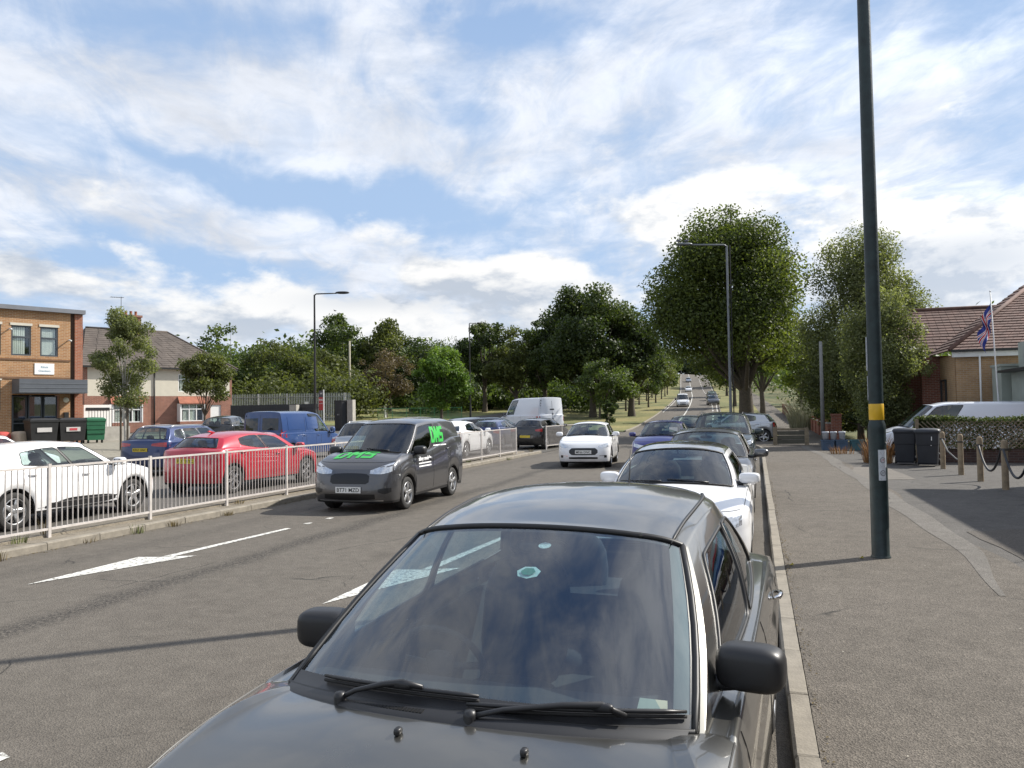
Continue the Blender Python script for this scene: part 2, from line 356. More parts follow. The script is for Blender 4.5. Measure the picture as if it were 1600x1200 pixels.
# ------------------------------------------------------------------ mesh helpers
class MB:
    def __init__(s): s.v = []; s.f = []; s.mi = []; s.m = 0
    def box(s, x0, x1, y0, y1, z0, z1, T=None):
        b = len(s.v); P = [(x, y, z) for z in (z0, z1) for y in (y0, y1) for x in (x0, x1)]
        if T is not None: P = [tuple(T @ Vector(q)) for q in P]
        s.v += P
        for q in ((0, 2, 3, 1), (4, 5, 7, 6), (0, 1, 5, 4), (2, 6, 7, 3), (0, 4, 6, 2), (1, 3, 7, 5)):
            s.f.append([b+i for i in q]); s.mi.append(s.m)
        return s
    def quad(s, *P):
        b = len(s.v); s.v += [tuple(p) for p in P]; s.f.append(list(range(b, b+len(P)))); s.mi.append(s.m); return s
    def grid(s, R, closed=False):
        """R: list of rows of points"""
        b = len(s.v); n = len(R[0])
        for r in R: s.v += [tuple(p) for p in r]
        for i in range(len(R)-1):
            for j in range(n if closed else n-1):
                k = (j+1) % n
                s.f.append([b+i*n+j, b+i*n+k, b+(i+1)*n+k, b+(i+1)*n+j]); s.mi.append(s.m)
        return s
    def tube(s, pts, r, seg=8, cap=True):
        pts = [Vector(p) for p in pts]; n = len(pts); rs = r if isinstance(r, (list, tuple)) else [r]*n
        rows = []; up = None
        for i, p in enumerate(pts):
            t = (pts[min(i+1, n-1)] - pts[max(i-1, 0)])
            if t.length < 1e-9: t = Vector((0, 0, 1))
            t.normalize()
            if up is None: up = Vector((0, 0, 1)) if abs(t.z) < .9 else Vector((1, 0, 0))
            a = t.cross(up)
            if a.length < 1e-6: a = t.orthogonal()
            a.normalize(); c = a.cross(t).normalized(); up = c
            rows.append([p + a*(cos(2*pi*k/seg)*rs[i]) + c*(sin(2*pi*k/seg)*rs[i]) for k in range(seg)])
        b = len(s.v); s.grid(rows, True)
        if cap:
            s.f.append([b+k for k in range(seg)][::-1]); s.mi.append(s.m)
            e = b+(n-1)*seg; s.f.append([e+k for k in range(seg)]); s.mi.append(s.m)
        return s
    def lathe(s, prof, seg=24, axis='z', c=(0, 0, 0), cap=True):
        """prof: (radius, height)"""
        rows = []
        for r, h in prof:
            row = []
            for k in range(seg):
                a = 2*pi*k/seg; p = (r*cos(a), r*sin(a), h)
                if axis == 'y': p = (p[0], p[2], p[1])
                if axis == 'x': p = (p[2], p[0], p[1])
                row.append((p[0]+c[0], p[1]+c[1], p[2]+c[2]))
            rows.append(row)
        s.grid(rows, True)
        return s
    def build(s, name, m, parent=None, smooth=False, loc=None, **props):
        me = bpy.data.meshes.new(name); me.from_pydata(s.v, [], s.f)
        ms = m if isinstance(m, (list, tuple)) else [m]
        for q in ms: me.materials.append(q)
        if len(ms) > 1: me.polygons.foreach_set('material_index', s.mi)
        if smooth: me.polygons.foreach_set('use_smooth', [True]*len(me.polygons))
        me.update()
        o = bpy.data.objects.new(name, me); COL.objects.link(o)
        if parent is not None: o.parent = parent
        if loc is not None: o.location = loc
        for k, v in props.items(): o[k] = v
        return o
def inst(src, parent, loc=None, rotz=None, name=None):
    o = src.copy(); COL.objects.link(o); o.parent = parent
    if loc is not None: o.location = loc
    if rotz is not None: o.rotation_euler = (0, 0, rotz)
    return o
def empty(name, loc=(0, 0, 0), rz=0.0, label=None, cat=None, group=None):
    o = bpy.data.objects.new(name, None); COL.objects.link(o); o.location = loc; o.rotation_euler = (0, 0, rz)
    o.empty_display_size = .2
    if label: o['label'] = label
    if cat: o['category'] = cat
    if group: o['group'] = group
    return o
def tag(o, label, cat, group=None):
    o['label'] = label; o['category'] = cat
    if group: o['group'] = group
    return o
def copy_tree(o, parent=None, loc=None, rz=None, label=None):
    c = o.copy(); COL.objects.link(c); c.parent = parent
    if loc is not None: c.location = loc
    if rz is not None: c.rotation_euler = (0, 0, rz)
    if label: c['label'] = label
    for ch in [q for q in o.children]: copy_tree(ch, c)
    return c
_tc = {}
def text_mesh(t, size=1.0, ext=0.0, bold=0.0, align='CENTER'):
    cu_ = bpy.data.curves.new('txt', 'FONT'); cu_.body = t; cu_.size = size; cu_.extrude = ext; cu_.offset = bold
    cu_.align_x = align; cu_.align_y = 'CENTER'; cu_.resolution_u = 3
    o = bpy.data.objects.new('txt', cu_); COL.objects.link(o)
    dg = bpy.context.evaluated_depsgraph_get(); me = bpy.data.meshes.new_from_object(o.evaluated_get(dg))
    v = np.array([tuple(q.co) for q in me.vertices]); me.calc_loop_triangles(); f = [list(t_.vertices) for t_ in me.loop_triangles]
    bpy.data.objects.remove(o); bpy.data.curves.remove(cu_); bpy.data.meshes.remove(me)
    return v, f
def text_obj(name, t, width, height, T, m, parent, bold=.02, fn=None):
    """text stretched into width x height, placed by matrix T (text in its local xy plane)"""
    v, f = text_mesh(t, 1.0, 0, bold)
    lo, hi = v.min(0), v.max(0); c = (lo+hi)/2; s = (hi-lo)
    P = [((q[0]-c[0])/s[0]*width, (q[1]-c[1])/s[1]*height) for q in v]
    mb = MB(); mb.v = [tuple(fn(a, b)) if fn else tuple(T @ Vector((a, b, 0))) for a, b in P]; mb.f = f
    return mb.build(name, m, parent)
def pchip(pts):
    xs = np.array([p[0] for p in pts], float); ys = np.array([p[1] for p in pts], float)
    if xs[0] > xs[-1]: xs, ys = xs[::-1], ys[::-1]
    h = np.diff(xs); d = np.diff(ys)/h; m = np.zeros_like(xs)
    m[0], m[-1] = d[0], d[-1]
    for i in range(1, len(xs)-1):
        m[i] = 0 if d[i-1]*d[i] <= 0 else 3*(h[i-1]+h[i])/((2*h[i]+h[i-1])/d[i-1]+(h[i]+2*h[i-1])/d[i])
    def f(x):
        x = np.clip(x, xs[0], xs[-1]); k = np.clip(np.searchsorted(xs, x)-1, 0, len(xs)-2)
        t = (x-xs[k])/h[k]
        return ys[k]*(1+2*t)*(1-t)**2+m[k]*h[k]*t*(1-t)**2+ys[k+1]*t*t*(3-2*t)+m[k+1]*h[k]*t*t*(t-1)
    return f

# ------------------------------------------------------------------ car builder (local: +x nose, +y left, z up)
def smoothnormals(V, Fc):
    Nn = np.zeros_like(V)
    a = V[Fc[:, 0]]; b = V[Fc[:, 1]]; c = V[Fc[:, 2]]; d = V[Fc[:, 3]]
    n = np.cross(c-a, d-b)
    for k in range(4): np.add.at(Nn, Fc[:, k], n)
    l = np.linalg.norm(Nn, axis=1, keepdims=True); l[l == 0] = 1
    return Nn/l
class CarShell: pass
def car_shell(sp):
    g = sp.get
    L, W = sp['L'], sp['W']; h = L/2
    wr = g('wr', .32); ar = g('arch', wr+.045); xw = (h-g('fo', .85), -h+g('ro', .80))
    an, at = g('an', .42), g('at', .36)
    xnc, xtc = h-an, -h+at
    belt, roof = pchip(sp['belt']), pchip(sp['roof'])
    xc, xcc, xh, xhc = sp['cowl']            # windscreen: base centre, base corner, header centre, header corner
    xb, xbc, xr, xrc = sp['back']            # rear screen: base centre, base corner, top centre, top corner
    xbc = max(xbc, xtc+1e-3); hatch = xbc < xtc+.02
    yg, yt = sp['yg'], sp['yt']              # half widths of glasshouse base / roof
    ex = g('n', 2.7); na = g('na', 12)
    wp = pchip(g('wp', [(0, .95), (.12, .975), (.4, 1), (.62, .997), (.72, .985), (.86, .985), (1, .955)]))
    npf = pchip(g('nose', [(0, .09), (.12, .02), (.35, 0), (.6, .02), (.8, .07), (1, .20)]))
    tpf = pchip(g('tail', [(0, .10), (.12, .03), (.35, 0), (.6, .01), (.85, .04), (1, .10)]))
    cl = g('clear', .20); sill = g('sill', .23); crown = g('crown', .055)
    wins = sp['wins']                        # side windows: (x front, x rear) at the base
    xs = list(np.arange(xnc, xtc, -g('step', .05)))+[xtc]
    for w0 in xw:
        xs += list(w0+ar*np.cos(np.linspace(0, pi, 19)))
    for a, b in wins: xs += [a, b, a-.012, b+.012, a-.03, b+.03, a-.06, b+.06]
    xs += [xcc, xbc]+list(g('cuts', []))
    xs = [x for x in xs if xtc-1e-6 <= x <= xnc+1e-6]
    xs = sorted(set(round(x, 4) for x in xs), reverse=True)
    q = [xs[0]]
    keep = set(round(x, 4) for x in [xnc, xtc, xcc, xbc]+[a for w in wins for a in w]+list(g('cuts', [])))
    for x in xs[1:]:
        if q[-1]-x > .007: q.append(x)
        elif x in keep:
            if q[-1] not in keep: q[-1] = x
            else: q.append(x)
    xs = q
    ph = np.linspace(0, pi/2, na+1)[:-1]
    cols = [('N', float(p)) for p in ph]+[('S', x) for x in xs]+[('T', float(p)) for p in ph[::-1]]
    nt_ = g('rows', 15); T = np.linspace(0, 1, nt_); T = np.sort(np.concatenate([T, [.06]]))
    se = 2/ex
    flare = g('flare', .012)
    def taper(x): return 1-.05*np.clip((abs(x)-h*.45)/(h*.55), 0, 1)**2
    rdg = g('redge', .028)
    def body_pt(col, t):
        k, p = col; w = W/2*float(wp(t))
        if k == 'S':
            x = p; y = w*taper(x)
            for w0 in xw:
                d = abs(x-w0)/(ar*1.5)
                if d < 1: y += flare*(1-d*d)**2*max(0, 1-abs(t-.25)/.6)
            zb = sill
            if abs(x-xnc) < .25: zb = cl+(sill-cl)*min(1, abs(x-xnc)/.25)
            if abs(x-xtc) < .2: zb = cl+.03+(sill-cl-.03)*min(1, abs(x-xtc)/.2)
            for w0 in xw:
                if abs(x-w0) < ar: zb = max(zb, wr+sqrt(max(0, ar*ar-(x-w0)**2))-.0)
            zt = float(belt(x))
        else:
            cs, sn = cos(p)**se, sin(p)**se
            if k == 'N': x = xnc+(h-float(npf(t))*(cos(p)**.8)-xnc)*cs; y = w*float(taper(xnc))*sn; zb = cl
            else: x = xtc-(h-float(tpf(t))*(cos(p)**.8)+xtc)*cs; y = w*float(taper(xtc))*sn; zb = cl+.03
            zt = float(belt(x))+(g('nosez', 0.0) if k == 'N' else g('tailz', 0.0))*cs
        return (x, y, zb+(zt-zb)*t)
    def qfrac(col):
        """where the column lands on the glasshouse base: ('F',q) on the windscreen arc, ('S',x), ('R',q)"""
        k, p = col
        if k == 'N': return 'F', (.86*sin(p)**se if xnc > xcc+.02 else sin(p)**se)
        if k == 'T': return 'R', (.86*sin(p)**se if not hatch else sin(p)**se)
        x = p
        if x > xcc+1e-6: return 'F', .86+.14*(xnc-x)/(xnc-xcc)
        if x < xbc-1e-6: return 'R', .86+.14*(x-xtc)/(xbc-xtc)
        return 'S', x
    cc = g('cowlz', .05); rc = g('rearz', .03)
    ygf = g('ygf', yg); ygr = g('ygr', yg-.04)    # base half width at front and rear corner
    ybase = pchip([(xbc, ygr), ((xcc+xbc)/2, yg), (xcc, ygf)])
    ytf = g('ytf', yt-.03); ytr = g('ytr', yt-.03)
    ytop = pchip([(xrc, ytr), ((xrc+xhc)/2, yt), (xhc, ytf)])
    def base_pt(tp, v):
        if tp == 'F': return (xcc+(xc-xcc)*(1-v**2.2), v*float(ybase(xcc)), float(belt(xcc))+.012+cc*(1-v*v))
        if tp == 'R': return (xbc+(xb-xbc)*(1-v**2.2), v*float(ybase(xbc)), float(belt(xbc))+.012+rc*(1-v*v)+g('rbase', 0)*1)
        return (v, float(ybase(v)), float(belt(v))+.012)
    def top_pt(tp, v):
        if tp == 'F': x = xhc+(xh-xhc)*(1-v**2.4); y = v*float(ytop(xhc))
        elif tp == 'R': x = xrc+(xr-xrc)*(1-v**2.4); y = v*float(ytop(xrc))
        else:
            gg = (xcc-v)/(xcc-xbc); x = xhc+gg*(xrc-xhc); y = float(ytop(x))
        return x, y, rz(x, y)
    def rz(x, y):
        yy = float(ytop(min(max(x, xrc), xhc)))
        a = min(1, abs(y)/yy); return float(roof(x))+crown*(1-a**2.2)-rdg*a**8
    # rows of the glasshouse, with window margins
    mlo, mhi = g('mlo', .05), g('mhi', .93)
    corner = g('wcorner', .05)
    taperW = g('wtaper', {})
    def side_margin(x):
        lo, hi = mlo, mhi
        for i, (a, b) in enumerate(wins):
            if b-1e-6 <= x <= a+1e-6:
                gh = float(roof(x))-float(belt(x)); d = min(a-x, x-b)
                if d < corner:
                    r = corner*(1-sqrt(max(0, 1-(1-d/corner)**2)))/gh
                    lo += r; hi -= r
                if i in taperW:     # (front lo, front hi, rear lo, rear hi): extra margins at the two ends
                    f0, f1, r0, r1, pw = taperW[i]; s_ = (a-x)/(a-b)
                    lo += f0*(1-s_)**pw+r0*s_**pw; hi -= f1*(1-s_)**pw+r1*s_**pw
        return lo, max(hi, lo+.02)
    def margins(tp, v):
        if tp == 'F': return g('wslo', .03), g('wshi', .975)
        if tp == 'R': return g('rslo', .06), g('rshi', .93)
        return side_margin(v)
    nd_ = g('deckrows', 6); ng = 6; nr = 9
    sb = g('sbulge', .022); wbk = g('wbulge', .02); rbk = g('rbulge', .02)
    allr = []; hb = g('hoodbump', .05); tb = g('bootbump', .02)
    for col in cols:
        pts = [body_pt(col, float(t)) for t in T]
        tp, v = qfrac(col); b = Vector(base_pt(tp, v)); t_ = Vector(top_pt(tp, v)); s0 = Vector(pts[-1])
        for k in range(1, nd_+1):
            s = k/nd_; e = s
            P = s0.lerp(b, e); 
            bm = (hb if tp == 'F' else tb if tp == 'R' else .008)
            ln = (b-s0).length
            P.z += bm*4*s*(1-s)*min(1, ln/.5) + (0.012*sin(pi*min(1, s*3)) if tp == 'S' else 0)
            pts.append(tuple(P))
        lo, hi = margins(tp, v)
        vs = [lo+(hi-lo)*k/ng for k in range(ng+1)]+[1.0]
        for vv in vs:
            P = b.lerp(t_, vv); bl = sin(pi*min(1, vv))
            if tp == 'S': P.y += sb*bl
            elif tp == 'F': P.x += wbk*bl*(1-v**3); P.z += wbk*.5*bl*(1-v**3); P.y += sb*bl*v**6
            else: P.x -= rbk*bl*(1-v**3); P.y += sb*bl*v**6
            pts.append(tuple(P))
        xs_ = min(max(t_.x, xrc+.35), xhc-.35) if xhc-xrc > .8 else (xhc+xrc)/2
        for k in range(1, nr+1):
            s = (k/nr)**1.7; x = t_.x+(xs_-t_.x)*s; y = t_.y*(1-s); pts.append((x, y, rz(x, y)))
        allr.append(pts)
    nc = len(cols); A = np.array(allr)                      # nc x nrow x 3 (left half)
    Bm = A[1:-1][::-1].copy(); Bm[:, :, 1] *= -1
    full = np.concatenate([A, Bm], 0); NC, NR = full.shape[:2]
    V = full.reshape(-1, 3)
    def tpv(c): return qfrac(cols[c if c < nc else 2*nc-2-c])
    Fc = []; key = []
    ib0 = len(T)-1; ig0 = ib0+nd_; ir0 = ig0+ng+2
    for c in range(NC):
        c2 = (c+1) % NC
        a = c if c < nc-1 else (2*nc-3-c)                   # half-column cell index
        left = c < nc-1
        k1, p1 = cols[a]; k2, p2 = cols[a+1]
        t1, v1 = qfrac(cols[a]); t2, v2 = qfrac(cols[a+1])
        for r in range(NR-1):
            Fc.append((c*NR+r, c2*NR+r, c2*NR+r+1, c*NR+r+1))
            if r < ib0: z = 'B'
            elif r < ig0: z = 'D'
            elif r < ir0: z = 'G'
            else: z = 'R'
            key.append((z, r, a, left))
    Fc = np.array(Fc)
    S = CarShell(); S.V = V; S.F = Fc; S.key = key; S.cols = cols; S.qf = [qfrac(c) for c in cols]
    S.N = smoothnormals(V, Fc); S.rows = (ib0, ig0, ir0, NR); S.T = T; S.NR = NR; S.nc = nc; S.NC = NC
    S.sp = sp; S.xw = xw; S.wr = wr; S.ar = ar; S.belt = belt; S.roof = roof; S.rz = rz; S.base_pt = base_pt; S.top_pt = top_pt; S.ybase = ybase; S.ytop = ytop
    S.bvh = BVHTree.FromPolygons([tuple(v) for v in V], [tuple(f) for f in Fc])
    S.ng = ng
    return S
def sub_mesh(S, idx, name, m, parent, smooth=True, off=0.0, **kw):
    """the cells idx of the shell as their own mesh, keeping the whole shell's shading normals"""
    f = S.F[idx]; u, inv = np.unique(f.reshape(-1), return_inverse=True); f = inv.reshape(-1, 4)
    vv = S.V[u]+S.N[u]*off
    me = bpy.data.meshes.new(name); me.from_pydata([tuple(q) for q in vv], [], [tuple(int(i) for i in q) for q in f])
    me.materials.append(m); me.polygons.foreach_set('use_smooth', [True]*len(f)); me.update()
    me.normals_split_custom_set_from_vertices([tuple(q) for q in S.N[u]])
    o = bpy.data.objects.new(name, me); COL.objects.link(o); o.parent = parent
    for k, v in kw.items(): o[k] = v
    return o
def cast(S, P, axis, eps=.004):
    P = Vector(P); d = {'x+': Vector((-1, 0, 0)), 'x-': Vector((1, 0, 0)), 'y+': Vector((0, -1, 0)), 'y-': Vector((0, 1, 0)), 'z+': Vector((0, 0, -1))}[axis]
    o = P - d*6; hit, n, i, dist = S.bvh.ray_cast(o, d)
    if hit is None: return None
    return hit - d*eps
def patch(S, name, axis, prof, m, parent, eps=.004, nu=10, nv=5, thick=.02, mirror=False, **kw):
    """skin laid on the bodywork: prof = [(a, lo, hi)...]; a = y (front/rear), x (sides), y for 'z+' with lo/hi = x"""
    aa = [p[0] for p in prof]; lo = pchip([(p[0], p[1]) for p in prof]); hi = pchip([(p[0], p[2]) for p in prof])
    us = sorted(set(list(np.linspace(min(aa), max(aa), nu+1))+[float(a) for a in aa]))
    rows = []; last = None
    d = {'x+': Vector((-1, 0, 0)), 'x-': Vector((1, 0, 0)), 'y+': Vector((0, -1, 0)), 'y-': Vector((0, 1, 0)), 'z+': Vector((0, 0, -1))}[axis]
    for u in us:
        l, h_ = float(lo(u)), float(hi(u)); row = []
        for k in range(nv+1):
            w = l+(h_-l)*k/nv
            P = (0, u, w) if axis[0] == 'x' else ((u, 0, w) if axis[0] == 'y' else (w, u, 0))
            hp = cast(S, P, axis, eps)
            if hp is None: hp = last if last is not None else Vector(P)
            last = hp; row.append(hp)
        row = [row[0]+d*thick]+row+[row[-1]+d*thick]
        rows.append(row)
    rows = [[p+d*thick for p in rows[0]]]+rows+[[p+d*thick for p in rows[-1]]]
    out = []
    for sg in ((1, -1) if mirror else (1,)):
        mb = MB(); mb.grid([[(p.x, p.y*sg, p.z) for p in r] for r in rows])
        out.append(mb.build(name, m, parent, smooth=False, **kw))
    return out
def wheel(parent, x, y, r, w, spokes, style, side, rimm=None, label=None):
    """hub > tyre, rim; axis along y, outer face at side*..."""
    rimm = rimm or ALLOY; rr = r*.69
    hub = MB(); hub.lathe([(0, -.01), (.09, -.01), (.13, -.03), (.14, -.06), (.0, -.07)], 16, 'y')
    H = hub.build('wheel', DARKMETAL, parent, True, loc=(x, y, r))
    H.rotation_euler = (0, random.uniform(0, 6), 0) if side > 0 else (0, random.uniform(0, 6), pi)
    t = MB(); hw = w/2
    pr = [(rr, -w+.01), (rr+.01, -w), (r-.03, -w), (r-.008, -w+.012), (r, -w+.03), (r, -.03), (r-.008, -.012), (r-.03, .0), (rr+.02, .004), (rr, -.002), (rr-.005, -.02)]
    t.lathe(pr, 36, 'y'); t.build('tyre', RUBBER, H, True)
    k = MB(); k.lathe([(rr+.001, -.004), (rr-.006, .004), (rr-.018, .0), (rr-.03, -.05), (rr-.035, -w+.03)], 36, 'y')
    k.lathe([(0, .0), (.03, .0), (.034, -.006), (.055, -.012), (.06, -.04)], 16, 'y')
    for i in range(spokes):
        a = 2*pi*i/spokes
        R = Matrix.Rotation(a, 4, 'Y')
        offs = (0,) if style != 'double' else (-.035, .035)
        for of in offs:
            w0, w1 = (.022, .016) if style == 'double' else ((.034, .045) if style == 'wide' else (.024, .018))
            if style == 'wide': w0 = .045; w1 = .03
            P = []
            for (rad, wd, yy) in ((.04, w0, -.008), (rr*.55, (w0+w1)/2, .002), (rr-.012, w1, -.006)):
                cx_ = of*(rad/rr)+ (0 if style == 'double' else 0)
                P.append([(cx_-wd, yy-.045, rad), (cx_-wd, yy-.008, rad), (cx_-wd*.6, yy, rad), (cx_+wd*.6, yy, rad), (cx_+wd, yy-.008, rad), (cx_+wd, yy-.045, rad)])
            k.grid([[tuple(R @ Vector(q)) for q in row] for row in P])
    k.build('rim', rimm, H, False)
    return H
def plate(parent, S, txt, end, y=0.0, z=.45, yellow=False, tilt=0.0):
    P = cast(S, (0, y, z), 'x+' if end > 0 else 'x-', .012)
    if P is None: return
    mb = MB(); mb.box(-.26, .26, -.056, .056, -.006, .006)
    T = Matrix.Translation(P) @ Matrix.Rotation(radians(90) if end > 0 else radians(-90), 4, 'Z') @ Matrix.Rotation(radians(90), 4, 'X')
    mb.v = [tuple(T @ Vector(v)) for v in mb.v]
    o = mb.build('number_plate', YELLOWPLATE if yellow else WHITEPLATE, parent)
    if txt:
        text_obj('plate_text', txt, .46, .075, T @ Matrix.Translation((0, 0, .0075)), BLACKINK, o, .012)
    return o
def rbox(mb, cx, cy, cz, sx, sy, sz, rnd=.3, n=4, T=None, seg=14, rings=9, p=3.2):
    """rounded block (superellipsoid)"""
    rows = []
    e = 2/p
    sg = lambda v: math.copysign(abs(v)**e, v)
    for i in range(rings+1):
        th = -pi/2+pi*i/rings; row = []
        for k in range(seg):
            a = 2*pi*k/seg
            q = Vector((cx+sx*sg(cos(th))*sg(cos(a)), cy+sy*sg(cos(th))*sg(sin(a)), cz+sz*sg(sin(th))))
            row.append(tuple(T @ q) if T is not None else tuple(q))
        rows.append(row)
    mb.grid(rows, True); return mb
def mirror_pair(S, parent, x, z, m, yb, size=(.085, .115, .075), stalk=.1, arm=BLACKPL, sp_p=3.2, inn=0.0):
    for sg in (1, -1):
        y0 = yb*sg; mb = MB()
        T = Matrix.Translation((x, y0+sg*(stalk+size[1]*.75)+(inn if sg < 0 else 0), z+.02)) @ Matrix.Rotation(radians(-8*sg), 4, 'Z')
        rows = []
        # shell: bulged forward, cut flat at the glass
        rbox(mb, 0, 0, 0, size[0], size[1], size[2], T=T, p=sp_p, seg=24, rings=14)
        o = mb.build('wing_mirror', m, parent, True)
        a = MB(); a.tube([(x-.02, y0-sg*.04, z-.05), (x-.01, y0+sg*stalk*.5, z-.045), (x, y0+sg*(stalk+.06), z-.03)], [.035, .028, .026], 10)
        a.build('mirror_arm', arm, o, True)
        gm = MB(); xx = -size[0]*.965
        gm.grid([[tuple(T @ Vector((xx-.003*0, yy, zz))) for yy in (-size[1]*.62, 0, size[1]*.62)] for zz in (-size[2]*.6, 0, size[2]*.6)])
        gm.build('mirror_glass', MIRRORG, o)
def make_car(sp, name, label, cat, loc, heading, group=None):
    """heading: direction the nose points, degrees from +Y clockwise; loc = ground point under the middle"""
    root = empty(name, loc, radians(90-heading), label, cat, group)
    if 'pitch' in sp: root.rotation_euler[1] = -sp['pitch']
    S = car_shell(sp); g = sp.get
    ib0, ig0, ir0, NR = S.rows; P = sp['paint']
    wins, doors = sp['wins'], g('doors', [])
    bucket = {}
    def put(k, i): bucket.setdefault(k, []).append(i)
    nwin = len(wins); glass_idx = {}
    for i, (z, r, a, left) in enumerate(S.key):
        c1, c2 = S.cols[a], S.cols[a+1]; f1, f2 = S.qf[a], S.qf[a+1]
        xm = (c1[1]+c2[1])/2 if c1[0] == 'S' and c2[0] == 'S' else None
        if z == 'B':
            if r < 1: put('lower', i); continue
            if c1[0] == 'N': put('front', i); continue
            if c2[0] == 'T': put('rear', i); continue
            d = None
            for k, (x0, x1) in enumerate(doors):
                if x1 <= xm <= x0: d = k
            put(('door', d, left) if d is not None else 'wing', i)
        elif z == 'D':
            if f1[0] == 'F' and f2[0] in 'FS' and (f2[0] == 'F' or r >= 0) and not (f2[0] == 'S' and f1[0] == 'S'):
                put('bonnet' if (r > ib0 and f2[0] == 'F') else 'wing', i)
            elif f1[0] == 'R' or f2[0] == 'R': put('boot', i)
            else: put('wing', i)
        elif z == 'G':
            k = r-ig0                      # 0 below the glass, 1..ng glass, ng+1 above
            inside = 1 <= k <= S.ng
            if f1[0] == 'F' and f2[0] in 'FS' and f1[1] <= g('wsq', .955) and (f2[0] == 'S' or f2[1] <= g('wsq', .955)+.03) and f2[0] == 'F':
                put('windscreen' if inside else ('cowl' if k == 0 else 'shell'), i)
            elif f2[0] == 'R' and f1[0] == 'R' and f2[1] < .97 and g('rearglass', True) and (f1[1] <= g('rsq', .93)):
                put('rear_window' if inside else 'shell', i)
            elif xm is not None and f1[0] == 'S' and f2[0] == 'S' and inside:
                w = None
                for j, (x0, x1) in enumerate(wins):
                    if x1 <= xm <= x0: w = j
                if w is not None: put(('win', w, left), i)
                elif any(wins[j][1] > xm > wins[j+1][0] for j in range(nwin-1)) and g('blackpillars', True): put(('pillar', left), i)
                else: put('shell', i)
            else: put('shell', i)
        else: put('roof' if g('roofmat') or g('roofpart') else 'shell', i)
    body = (bucket.get('wing', [])+bucket.get('shell', []))
    bo = sub_mesh(S, body, 'body', P, root)
    low = g('lowermat', BLACKPL)
    lw = sub_mesh(S, bucket['lower'], 'sill_trim', low, root)
    for nm, key in (('front_bumper', 'front'), ('rear_bumper', 'rear'), ('bonnet', 'bonnet'), ('boot_lid', 'boot')):
        if bucket.get(key): sub_mesh(S, bucket[key], nm, P, root)
    if bucket.get('roof'): sub_mesh(S, bucket['roof'], 'roof', g('roofmat') or P, root)
    if bucket.get('cowl'): sub_mesh(S, bucket['cowl'], 'scuttle', BLACKPL, root)
    GW = g('glass', GLASS); GS = g('sideglass', GW); GR = g('rearglassmat', GW)
    if bucket.get('windscreen'): sub_mesh(S, bucket['windscreen'], 'windscreen', GW, root)
    if bucket.get('rear_window'): sub_mesh(S, bucket['rear_window'], 'rear_window', GR, root)
    doorobj = {}
    for k, v in bucket.items():
        if isinstance(k, tuple) and k[0] == 'door':
            doorobj[(k[1], k[2])] = sub_mesh(S, v, 'door', P, root)
    for k, v in bucket.items():
        if isinstance(k, tuple) and k[0] == 'win':
            sgl = g('panelwins', {}).get(k[1])
            sub_mesh(S, v, 'side_window' if sgl is None else 'side_panel', GS if sgl is None else sgl, root)
        if isinstance(k, tuple) and k[0] == 'pillar': sub_mesh(S, v, 'pillar', g('pillarmat', BLACKPL), root, off=.001)
    # rubber round the glass
    full = S.V.reshape(S.NC, NR, 3)
    def loop_pts(c0, c1, r0, r1):
        a = [full[c % S.NC, r0] for c in range(c0, c1+1)]; b = [full[c1 % S.NC, r] for r in range(r0, r1+1)]
        c = [full[cc % S.NC, r1] for cc in range(c1, c0-1, -1)]; d = [full[c0 % S.NC, r] for r in range(r1, r0-1, -1)]
        out = []
        for p in a+b+c+d:
            p = Vector(p)
            if not out or (p-out[-1]).length > .002: out.append(p)
        return out
    r0, r1 = ig0+1, ig0+1+S.ng
    def seal(name, c0, c1, rad, m=SEAL):
        pts = loop_pts(c0, c1, r0, r1)
        if len(pts) > 3: MB().tube(pts+[pts[1]], rad, 5, False).build(name, m, root, True)
    sr = g('sealr', .008)
    fcols = [i for i, f in enumerate(S.qf) if f[0] == 'F' and f[1] <= g('wsq', .955)+.03]
    if fcols: seal('windscreen_seal', -fcols[-1], fcols[-1], sr*g('wsealk', 1.3))
    rcols = [i for i, f in enumerate(S.qf) if f[0] == 'R' and f[1] <= g('rsq', .93)+.03]
    if rcols and g('rearglass', True): seal('rear_window_seal', rcols[0], 2*(S.nc-1)-rcols[0], sr)
    for j, (a, b) in enumerate(wins):
        if j in g('panelwins', {}): continue
        cs = [i for i, c in enumerate(S.cols) if c[0] == 'S' and b-1e-4 <= c[1] <= a+1e-4]
        if len(cs) > 2:
            seal('window_seal', cs[0], cs[-1], sr, g('sealmat', SEAL)); n2 = 2*(S.nc-1)
            seal('window_seal', n2-cs[-1], n2-cs[0], sr, g('sealmat', SEAL))
